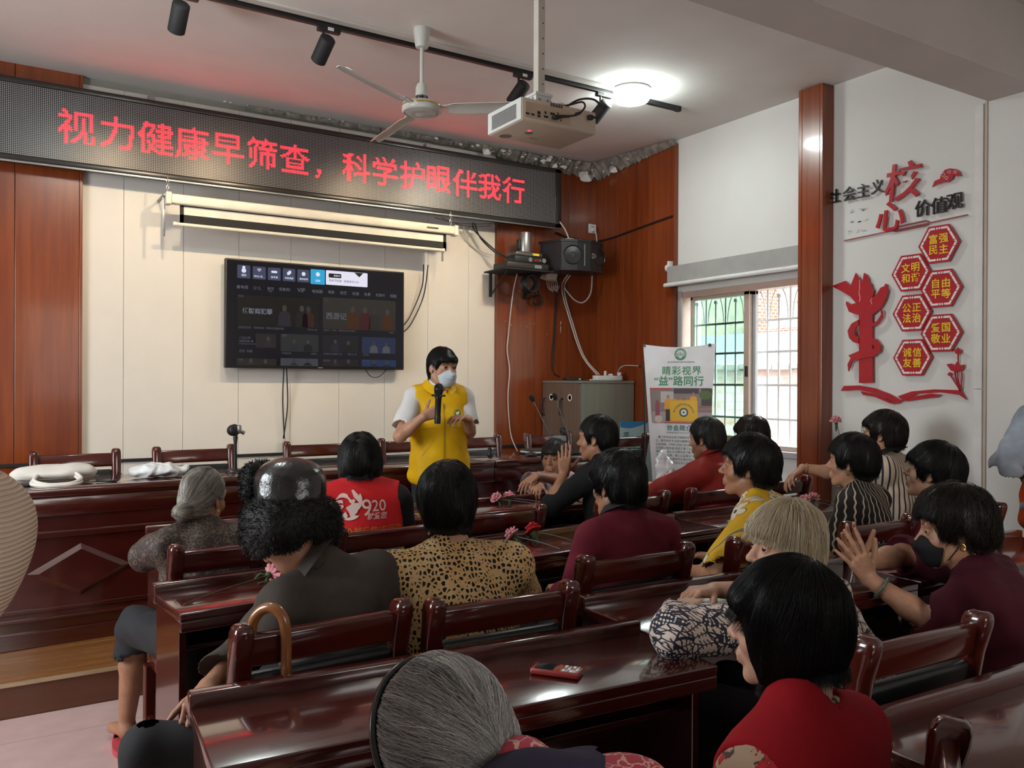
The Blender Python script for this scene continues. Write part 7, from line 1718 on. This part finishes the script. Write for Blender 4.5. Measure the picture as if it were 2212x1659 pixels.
for q in (-1, 1): m.tube([TT((q * .033 + .023 * math.cos(a), .104 - .006 * abs(math.cos(a)), .002 + .019 * math.sin(a))) for a in [2 * PI * k / 20 for k in range(20)]], .0014, 6, closed=True); m.tube([TT((q * .056, .098, .006)), TT((q * .078, .04, .010)), TT((q * .080, -.02, .010))], .0013, 6)
m.tube([TT((-.010, .106, .004)), TT((0, .109, .007)), TT((.010, .106, .004))], .0014, 6); obj('glasses', m, mat('glasses_frame', (.12, .10, .10), .3, metal=.6), D['root'])
m = MB(); w_ = D['A'][-1][1]; e_ = D['A'][-1][0]; ax = unit(w_ - e_); u = unit(np.cross(ax, (0, 0, 1))); v = np.cross(ax, u); m.tube([w_ - ax * .02 + .030 * (u * math.cos(a) + v * math.sin(a)) for a in [2 * PI * k / 24 for k in range(24)]], .0028, 6, closed=True); obj('bracelet', m, mat('amber_bangle', (.45, .15, .05), .3), D['root'])
D = person('smiling person with short black hair and dark red top, near the right wall', (3.75, 2.27, 1.035), 14, (4, 10, 0), lean=8, s=1.04, skin=SKIN_L, res=.004, old=.6,
    hair=W(style='bangs', mat=HB, n=2400, rad=.0007, base=.15, var=.5, h=.0044, thick=.012)); garment(D, 'top', MAROON, i=.016, sleeve=1.6, hem=-.08)

# ------------------------------------------------------------------ third row and nearer
D = person('person with pale blond-grey hair and a leaf-print blouse, turning towards the camera', (1.915, 1.60, .985), 24, (48, 0, -4), lean=24, s=.98, skin=SKIN_L, res=.0036, old=.6,
    hair=W(style='bob2', mat=HBL, n=5200, rad=.0007, flow='whorl', whorl=(.01, -.03, .12), base=.55, var=.6, h=.004, messy=.10, length=12, lift=.005),
    arms=dict(L=W(e=(1.475, 1.57, .815), w=(1.655, 1.725, .808), f=(.75, .55, .05), n=(0, 0, -1), curl=(.4, .5, .5, .5)), R=W(e=(2.10, 1.72, .80), w=(1.90, 1.85, .81), f=(-.9, .1, 0), n=(0, 0, -1), curl=(.5, .5, .5, .5))))
garment(D, 'blouse', LEAF, i=.020, sleeve=1.72, hem=-.10, fold=.004, cut=.058, flare=.018)
m = MB(); w_ = D['A'][-1][1]; e_ = D['A'][-1][0]; ax = unit(w_ - e_); u = unit(np.cross(ax, (0, 0, 1))); v = np.cross(ax, u); m.tube([w_ - ax * .022 + .029 * (u * math.cos(a) + v * math.sin(a)) for a in [2 * PI * k / 24 for k in range(24)]], .003, 6, closed=True); obj('bracelet', m, WHITEA, D['root'])
D = person('person in a black face mask and wine-coloured top pressing the hands together', (2.73, 1.58, .965), 20, (20, -8, 0), lean=22, s=1.02, skin=SKIN, res=.0036, old=.8, width=1.12,
    hair=W(style='fluffy', mat=HBR, n=3800, rad=.0006, base=.25, var=.6, h=.004, messy=.45, thick=.002, lift=.010),
    arms=dict(L=W(e=(2.565, 1.555, .685), w=(2.475, 1.715, .800), f=(-.48, .16, .78), n=(.35, .85, .15), curl=(.12, .14, .18, .22), thumb=.2, spread=.16), R=W(e=(2.81, 1.81, .83), w=(2.565, 1.815, .820), f=(-.55, -.02, .72), n=(-.35, -.85, -.1), curl=(.10, .12, .14, .16), thumb=.1, spread=.10)))
garment(D, 'top', MAR2, i=.022, sleeve=1.14, hem=-.10, fold=.004, cut=.060, flare=.016); mask(D, MASKK, False)
TT = lambda p: D['Hc'] + D['Rh'] @ (np.array(p) * D['s']); m = MB(); m.tube([TT((-.0825, -.008 + .008 * math.cos(a), -.046 + .011 * math.sin(a))) for a in [2 * PI * k / 14 for k in range(14)]], .0024, 6, closed=True); obj('earring', m, GOLD, D['root'])
m = MB(); w_ = D['A'][-1][1]; e_ = D['A'][-1][0]; ax = unit(w_ - e_); u = unit(np.cross(ax, (0, 0, 1))); v = np.cross(ax, u); m.tube([w_ - ax * .045 + .036 * (u * math.cos(a) + v * math.sin(a)) for a in [2 * PI * k / 30 for k in range(30)]], .0058, 8, closed=True); obj('bangle', m, mat('jade_bangle', (.10, .12, .085), .2), D['root'])
D = person('near person from behind in a plain red knitted vest over floral sleeves, black bobbed hair', (1.185, .985, 1.025), 10, (12, -2, -3), lean=8, s=.90, skin=SKIN_L, res=.0036, eyes=False, width=1.10, neck_len=1.25, nshift=(-.050, 0, -.012),
    hair=W(style='bob', thick=-.006, mat=HB, n=9000, rad=.00042, flow='whorl', whorl=(.02, -.055, .125), base=.16, var=.42, h=.0036, messy=.07, length=13, lift=.004))
garment(D, 'blouse', RFLO, i=.014, sleeve=1.5, hem=-.08, fold=.004, flare=.022); garment(D, 'vest', REDN, i=.026, sleeve=0, hem=-.10, armhole=.105, fold=.0030, freq=30, cut=.066, neck_z=-.004, seed=12)
D = person('elderly person with long grey hair and a black hairband, head bowed over the near desk', (.57, 1.085, .905), 2, (4, -34, -6), lean=30, s=.95, skin=SKIN, res=.0038, eyes=False, old=1.0, width=1.0, nshift=(.035, -.06, .075),
    hair=W(style='bob', hang=.5, mat=HG, n=12000, rad=.00038, flow='back', base=.40, var=1.1, h=.0036, messy=.14, length=15, lift=.007, whorl=(0, 0, .1)),
    arms=dict(L=W(e=(.36, 1.12, .66), w=(.44, 1.36, .62), f=(.3, .9, 0), n=(0, 0, -1)), R=W(e=(.80, 1.10, .66), w=(.72, 1.36, .62), f=(-.3, .9, 0), n=(0, 0, -1))))
garment(D, 'blouse', PVEIN, i=.018, sleeve=1.6, hem=-.08, fold=.005); garment(D, 'scarf', cloth('navy_scarf', (.030, .026, .050)), i=.028, sleeve=0, hem=.20, armhole=-.02, cut=.05, fold=.008, freq=45)
m = MB(); P = []
for k in range(25):
    a = R(-100 + 200 * k / 24); p = np.array((.142 * math.sin(a), .012, .03 + .15 * math.cos(a))); d = unit(np.array((0, .012, .02)) - p); t = 0
    for _ in range(50): t += float(D['cap'].sample((p + d * t)[None])[0]) * .9
    P.append(D['Hc'] + D['Rh'] @ ((p + d * (t - .011)) * D['s']))
m.tube(P, [.0065] * 25, 10); obj('hairband', m, mat('hairband_black', (.010, .011, .012), .22), D['root'])
D = person('person cut off by the lower right corner, only a dark jacket shoulder showing', (1.245, .47, 1.185), 20, (0, 0, 0), lean=6, s=.96, eyes=False, res=.006, hair=W(style='short', mat=HB, n=600, rad=.0008, h=.005)); garment(D, 'jacket', DGREY, i=.026, sleeve=2.0, hem=-.1, fold=.005)
D = person('standing person at the right edge in an orange vest over a rolled-sleeve denim shirt', (4.36, 2.02, 1.47), -30, (0, 0, 0), lean=2, sit=False, s=.96, res=.0055, eyes=False, hair=W(style='short', mat=HB, n=600, rad=.0008, h=.005),
    arms=dict(L=W(e=(4.155, 2.13, 1.045), w=(4.31, 2.01, 1.10), f=(.7, -.5, .15), n=(0, 0, -1)), R=W(e=(4.60, 2.05, 1.06), w=(4.48, 2.14, 1.10), f=(-.6, .2, .1), n=(0, 0, -1))))
garment(D, 'shirt', DENIM, i=.020, sleeve=.95, hem=-.05, flare=.03, fold=.006); garment(D, 'vest', ORG, i=.032, sleeve=0, hem=-.16, armhole=.08, fold=.003)
D = person('standing person at the left edge in a beige knitted sweater, elbow bent outwards', (-.32, 1.50, 1.54), -10, (0, -8, 0), lean=2, sit=False, s=.97, res=.0055, eyes=False, hair=W(style='short', mat=HB, n=600, rad=.0008, h=.005),
    arms=dict(R=W(e=(-.078, 1.50, 1.195), w=(-.18, 1.68, 1.34), f=(-.5, .3, .8), n=(-.5, 0, 0)), L=W(e=(-.62, 1.62, 1.135), w=(-.45, 1.74, 1.32), f=(.4, .3, .8), n=(.5, 0, 0))))
garment(D, 'sweater', KNIT, i=.088, sleeve=1.8, hem=-.12, fold=.016, freq=24, seed=14, flare=.02)
# ------------------------------------------------------------------ small things on tables
PINK = mat('pink_chenille', (.72, .30, .33), .95, bump=.6, bs=500, var=.12); REDC = mat('red_chenille', (.55, .02, .025), .95, bump=.6, bs=500, var=.12); GRNC = mat('green_chenille', (.07, .13, .05), .95, bump=.5, bs=500, var=.2); STEMM = mat('stem_wire', (.09, .085, .075), .5)
def flower(loc, stem_end, col, label, rad=.036, face=None, group='chenille flowers handed to the audience', leaf=True):
    root = thing('chenille_flower', label, 'flower', loc, 0, group); loc = Vector(loc); st = Vector(stem_end) - loc; ax = -(st.normalized()) if face is None else Vector(face).normalized()
    u = ax.orthogonal().normalized(); v = ax.cross(u); r = random.Random(int(loc.x * 997))
    m = MB()
    for ringn, k, el in ((0, 11, .15), (1, 9, .65), (2, 6, 1.1)):
        for j in range(k):
            a = 2 * PI * (j + .5 * ringn) / k + .15 * r.random(); e = el + .12 * r.random(); d = (u * math.cos(a) + v * math.sin(a)) * math.cos(e) + ax * math.sin(e)
            b = d * .006; t = d * rad * (.85 + .3 * r.random()); w_ = d.cross(ax).normalized() * .0035
            m.tube([b, b * .3 + t * .7 + w_, t + w_ * .4, t - w_ * .4, b * .3 + t * .7 - w_, b], [.0034, .0042, .0044, .0044, .0042, .0034], 6)
    obj('petals', m, col, root)
    m = MB(); m.ell(-ax * .010, (.011, .011, .013), 10, 8)
    if leaf:
        for s in (-1, 1): m.tube([-ax * .012, -ax * .03 + u * s * .018, -ax * .055 + u * s * .010], [.004, .0055, .003], 6)
    obj('calyx', m, GRNC, root)
    m = MB(); m.tube(spline([(0, 0, 0), tuple(st * .15), tuple(st * .6 + Vector((0, 0, .004))), tuple(st)], 4), [.0045] * 3 + [.0020] * 10, 6); obj('stem', m, STEMM, root)
flower((.800, 2.815, .797), (.500, 2.695, .764), PINK, 'pink flower with long wire stem lying on the left second-row desk', .040, face=(.9, .25, .25))
flower((2.415, 4.020, .792), (2.60, 3.83, .766), PINK, 'pink flower on the front desk, left of the pair behind the black hair', .036, face=(-.6, .1, .6))
flower((2.500, 4.030, .792), (2.66, 3.84, .766), PINK, 'pink flower on the front desk, right of the pair behind the black hair', .036, face=(.0, .3, .8))
flower((1.890, 3.010, .795), (1.985, 2.800, .764), PINK, 'pink flower beside a red one on the middle second-row desk', .034, face=(-.4, .5, .6))
flower((2.010, 3.035, .800), (2.13, 2.880, .764), REDC, 'red flower beside a pink one on the middle second-row desk', .036, face=(-.1, .5, .8))
flower((3.865, 3.080, .795), (3.99, 2.98, .766), PINK, 'pink flower on the right second-row desk, left of the pair by the blond head', .034, face=(-.3, -.2, .9))
flower((3.955, 3.095, .798), (4.08, 2.985, .766), PINK, 'pink flower on the right second-row desk, right of the pair by the chain-pattern dress', .034, face=(0, -.2, .9))
flower((4.372, 3.26, 1.215), (4.43, 3.17, .80), PINK, 'pink flower held upright in front of the pillar', .036, face=(-.1, -.1, 1))
flower((1.168, 3.50, .995), (1.20, 3.58, .80), REDC, 'red flower held up at the left shoulder of the red vest', .030, face=(-.3, -.4, .8))
flower((1.205, 3.48, .985), (1.21, 3.58, .80), PINK, 'pink flower held up against the left shoulder of the red vest', .028, face=(.2, -.5, .8))
flower((3.475, 3.80, .860), (3.50, 3.90, .80), PINK, 'pink flower held in front of the white banner by the red shirt', .034, face=(-.3, -.3, .8))
for k, (x, y, l_) in enumerate(((3.55, 3.93, 'pink flower nearest the plastic bag in the heap on the front desk'), (3.61, 3.90, 'pink flower in the middle of the heap on the front desk'), (3.67, 3.95, 'pink flower at the right of the heap on the front desk'))): flower((x, y, .790), (x + .12, y + .02, .766), PINK, l_, .032, face=(-.2, -.3, .9), leaf=False)
m = MB(); m.tube(spline([(3.60, 3.99, .785), (3.72, 4.0, .80), (3.84, 3.97, .790)], 5), .022, 10); tag(obj('flower_bundle', m, PINK), 'roll of pink wrapped flower stems on the front desk', 'bundle')
m = MB(); m.lathe([(.018, 0), (.035, 0), (.036, .022), (.018, .022), (.018, 0)], (3.53, 3.855, .761), 22); tag(obj('tape_roll', m, BLACK), 'small black roll beside the flower heap on the front desk', 'tape')
def crumple(name, label, cat, c, r, mt, seed, amp, flat=True, res=.012):
    S = Sdf(np.array(c) - np.array(r) * 1.5 - .03, np.array(c) + np.array(r) * 1.5 + .03, res); S.ell(c, r, .01); S.noise(amp, 60, seed); S.noise(amp * .6, 130, seed + 1)
    if flat: S.half((0, 0, c[2] - r[2] * .72), (0, 0, -1))
    V, F = S.surf(); o = link(name, np_mesh(name, V, F, mt, smooth=False), None); return tag(o, label, cat)
t = NT('clear_plastic'); t.base((.85, .88, .88)); t.props(.12, spec=.8); t.p.inputs['Alpha'].default_value = .42; CLEAR = t.m
crumple('plastic_bag', 'crumpled clear plastic bag standing on the right front desk', 'bag', (3.655, 4.005, .872), (.062, .040, .135), CLEAR, 5, .010, True, .008)
crumple('plastic_bag', 'crumpled white plastic bag lying on the head table', 'bag', (.79, 4.98, .945), (.155, .09, .042), mat('white_poly', (.74, .76, .76), .4), 9, .008, True, .008)
def handbag():
    root = thing('handbag', 'white soft handbag with two looped handles lying on the head table', 'bag', (.275, 4.92, .912), R(3)); WB = mat('white_canvas', (.70, .66, .60), .7, bump=.2, bs=200, var=.05)
    S = Sdf((-.26, -.18, -.01), (.26, .20, .16), .006); S.ell((0, .02, .055), (.205, .115, .045), .02); S.cone((-.15, -.02, .05), (.15, -.02, .05), .042, .042, .03); S.half((0, 0, .003), (0, 0, -1)); S.noise(.004, 38, 4); V, F = S.surf(); link('body', np_mesh('body', V, F, WB), root)
    for s, z in ((0, .034), (1, .018)):
        m = MB(); m.tube(spline([(-.085 - .01 * s, -.075, z + .02), (-.105 - .01 * s, -.14, z), (-.06, -.195 - .012 * s, z * .45 + .004), (.0, -.205 - .012 * s, z * .3 + .006), (.06, -.195 - .012 * s, z * .45 + .004), (.105, -.14, z), (.085, -.075, z + .025)], 6), .0095, 10); obj('handle', m, WB, root)
    m = MB(); m.box(-.03, .025, -.068, -.064, .062, .078, .001); obj('label', m, CREAM, root, rot=(R(-18), 0, 0))
    m = MB(); m.tube(spline([(-.20, -.05, .035), (-.1, -.085, .032), (.1, -.085, .032), (.20, -.05, .035)], 6), .0025, 6); obj('zip', m, STEEL, root)
    m = MB(); m.tube(spline([(-.2, -.09, .012), (-.14, -.12, .01), (-.10, -.10, .02)], 5), .008, 8); m.tube(spline([(.19, -.06, .01), (.24, -.10, .006), (.28, -.09, .005)], 5), .007, 8); obj('strap', m, BLACK, root)
handbag()
root = thing('conference_webcam', 'round black camera on a short stand on the head table', 'camera', (1.225, 5.06, .912))
m = MB(); m.lathe([(0, .014), (.040, .014), (.052, .009), (.054, 0)], n=30); obj('base', m, BLACK, root)
m = MB(); m.lathe([(.011, .012), (.009, .16), (.014, .20), (.012, .215)], n=16); obj('pole', m, BLACK, root)
M_ = Matrix.Translation((-.012, 0, .245)) @ Matrix.Rotation(R(20), 4, 'Z') @ Matrix.Rotation(R(80), 4, 'X')
m = MB(); m.lathe([(0, -.022), (.030, -.022), (.034, -.01), (.034, .018), (.028, .024), (0, .024)], n=26, M=M_); obj('camera_head', m, BLACK, root)
m = MB(); m.box(.008, .032, -.02, .02, .225, .275, .006); m.cyl((.036, 0, .235), (.052, 0, .225), .012); obj('clip', m, GREYM, root)
root = thing('microphone_clip', 'small black upright holder standing alone on the head table', 'holder', (3.06, 5.20, .912))
m = MB(); m.box(-.022, .022, -.015, .015, 0, .016, .004); obj('base', m, BLACK, root)
m = MB(); m.lathe([(.016, .014), (.013, .04), (.015, .058), (.008, .064), (0, .064)], n=14); obj('holder', m, BLACK, root)
for k, (dx, w_, c, l_) in enumerate(((0, .14, BLACK, 'lowest black notebook in the pile on the head table'), (.01, .13, WHITEP, 'white booklet in the middle of the pile on the head table'), (.0, .125, mat('notebook_cover', (.05, .04, .04), .5), 'topmost dark notebook of the pile on the head table'))):
    root = thing('notebook', l_, 'notebook', (3.50 + dx, 5.20, .911 + .0125 * k), R(4 - 5 * k)); m = MB(); m.box(-w_, w_, -.09, .09, 0, .012, .002); obj('cover', m, c, root, smooth=False); m = MB(); m.box(-w_ + .004, w_ + .001, -.088, .0905, .002, .010); obj('pages', m, WHITEP, root, smooth=False)
S = Sdf((3.26, 5.02, .90), (3.42, 5.14, .97), .004); S.ell((3.34, 5.08, .915), (.052, .030, .024), .01); S.half((0, 0, .9125), (0, 0, -1)); V, F = S.surf(); tag(link('computer_mouse', np_mesh('computer_mouse', V, F, BLACK)), 'black mouse in front of the notebooks on the head table', 'mouse')
m = MB(); m.cyl((3.42, 5.045, .917), (3.56, 5.06, .917), .004, n=8); tag(obj('pen', m, GREYM), 'grey pen lying beside the notebooks on the head table', 'pen')
goosemic((3.56, 5.06, .912), (3.315, 5.02, 1.315), 'tall gooseneck microphone leaning left on the head table', [Vector((-.09, -.01, .17))], .017, base=(.045, .06))
goosemic((3.70, 5.06, .912), (3.515, 5.02, 1.325), 'tall gooseneck microphone on the head table, nearer the cabinet', [Vector((-.06, -.01, .16))], .017, base=(.045, .06))
m = MB(); m.box(-.03, .01, -.012, .012, -.02, .02, .006); m.tube(spline([(-.03, 0, 0), (-.045, 0, .02), (-.02, 0, .04), (.005, 0, .02)], 5), .006, 8); tag(obj('microphone_clamp', m, BLACK, loc=(3.618, 5.045, 1.075)), 'black clamp fixed half-way up the microphone stem by the cabinet', 'clamp')
# mobile phone on the near desk
root = thing('mobile_phone', 'red keypad mobile phone lying on the near desk', 'phone', (1.135, 1.610, .7605), R(38)); PB_ = mat('phone_red', (.28, .035, .03), .25, spec=.7)
m = MB(); m.box(-.027, .027, -.060, .060, 0, .015, .005); obj('body', m, PB_, root)
t = NT('phone_glass'); t.base((.012, .014, .016)); t.props(.08); m = MB(); m.box(-.0225, .0225, .004, .050, .0150, .0156, .0005); obj('screen', m, t.m, root, smooth=False)
m = MB(); m.box(-.009, .009, -.012, -.001, .0150, .0162, .0005); obj('navigation_key', m, GOLD, root, smooth=False)
for i in range(3):
    for j in range(4): m = MB(); m.box(-.021 + .0145 * i, -.009 + .0145 * i, -.054 + .0100 * j, -.0465 + .0100 * j, .0150, .0162, .0008); obj('key', m, WHITEP if (i + j) % 2 else STEEL, root, smooth=False)
m = MB(); m.box(-.021, -.011, -.012, -.003, .0150, .016, .0005); m.box(.011, .021, -.012, -.003, .015, .016, .0005); obj('side_key', m, REDP, root, smooth=False)
root = thing('walking_stick', 'brown walking stick hooked over the back of a near chair', 'walking stick', (.562, 1.880, .0)); CW = wood('cane_wood', (.20, .07, .02), (.34, .14, .04), 'Z', 1.5, .25, .4)
m = MB(); m.tube(spline([(-.052, .075, .860), (-.047, .070, .895), (-.032, .055, .920), (-.014, .032, .928), (.004, .014, .910), (.010, .008, .870), (.010, .006, .80), (.010, .004, .60), (.010, .0, .03)], 6), .0125, 14); obj('shaft', m, CW, root)
m = MB(); m.cyl((.010, 0, .002), (.010, 0, .05), .016, .015); obj('rubber_tip', m, BLACKM, root)
root = thing('name_card', 'brown card marked with black characters on the shelf under a second-row desk', 'sign', (1.775, 2.80, .632), R(5)); m = MB(); m.box(-.085, .095, -.003, .003, 0, .092, .001); obj('card', m, mat('brown_card', (.13, .055, .038), .5), root, smooth=False, rot=(R(-10), 0, 0))
m = MB(); put_text(m, '嘉宾座', (.0, -.0036, .044), (1, 0, 0), (0, 0, 1), .054, .01); obj('lettering', m, BLACKM, root, smooth=False, rot=(R(-10), 0, 0))
root = thing('key_ring', 'bunch of keys hanging from the pressed hands over the desk', 'keys', (2.425, 1.735, .845)); m = MB(); m.tube([(.014 * math.cos(a), 0, .014 * math.sin(a)) for a in [2 * PI * k / 16 for k in range(16)]], .0016, 6, closed=True); obj('ring', m, STEEL, root)
for k, a in enumerate((-25, 0, 20)): m = MB(); m.box(-.006, .006, -.0012, .0012, -.026, -.010, .001); m.box(-.0025, .0025, -.001, .001, -.055, -.026); obj('key', m, STEEL if k else BLACK, root, smooth=False, rot=(0, R(a), 0))
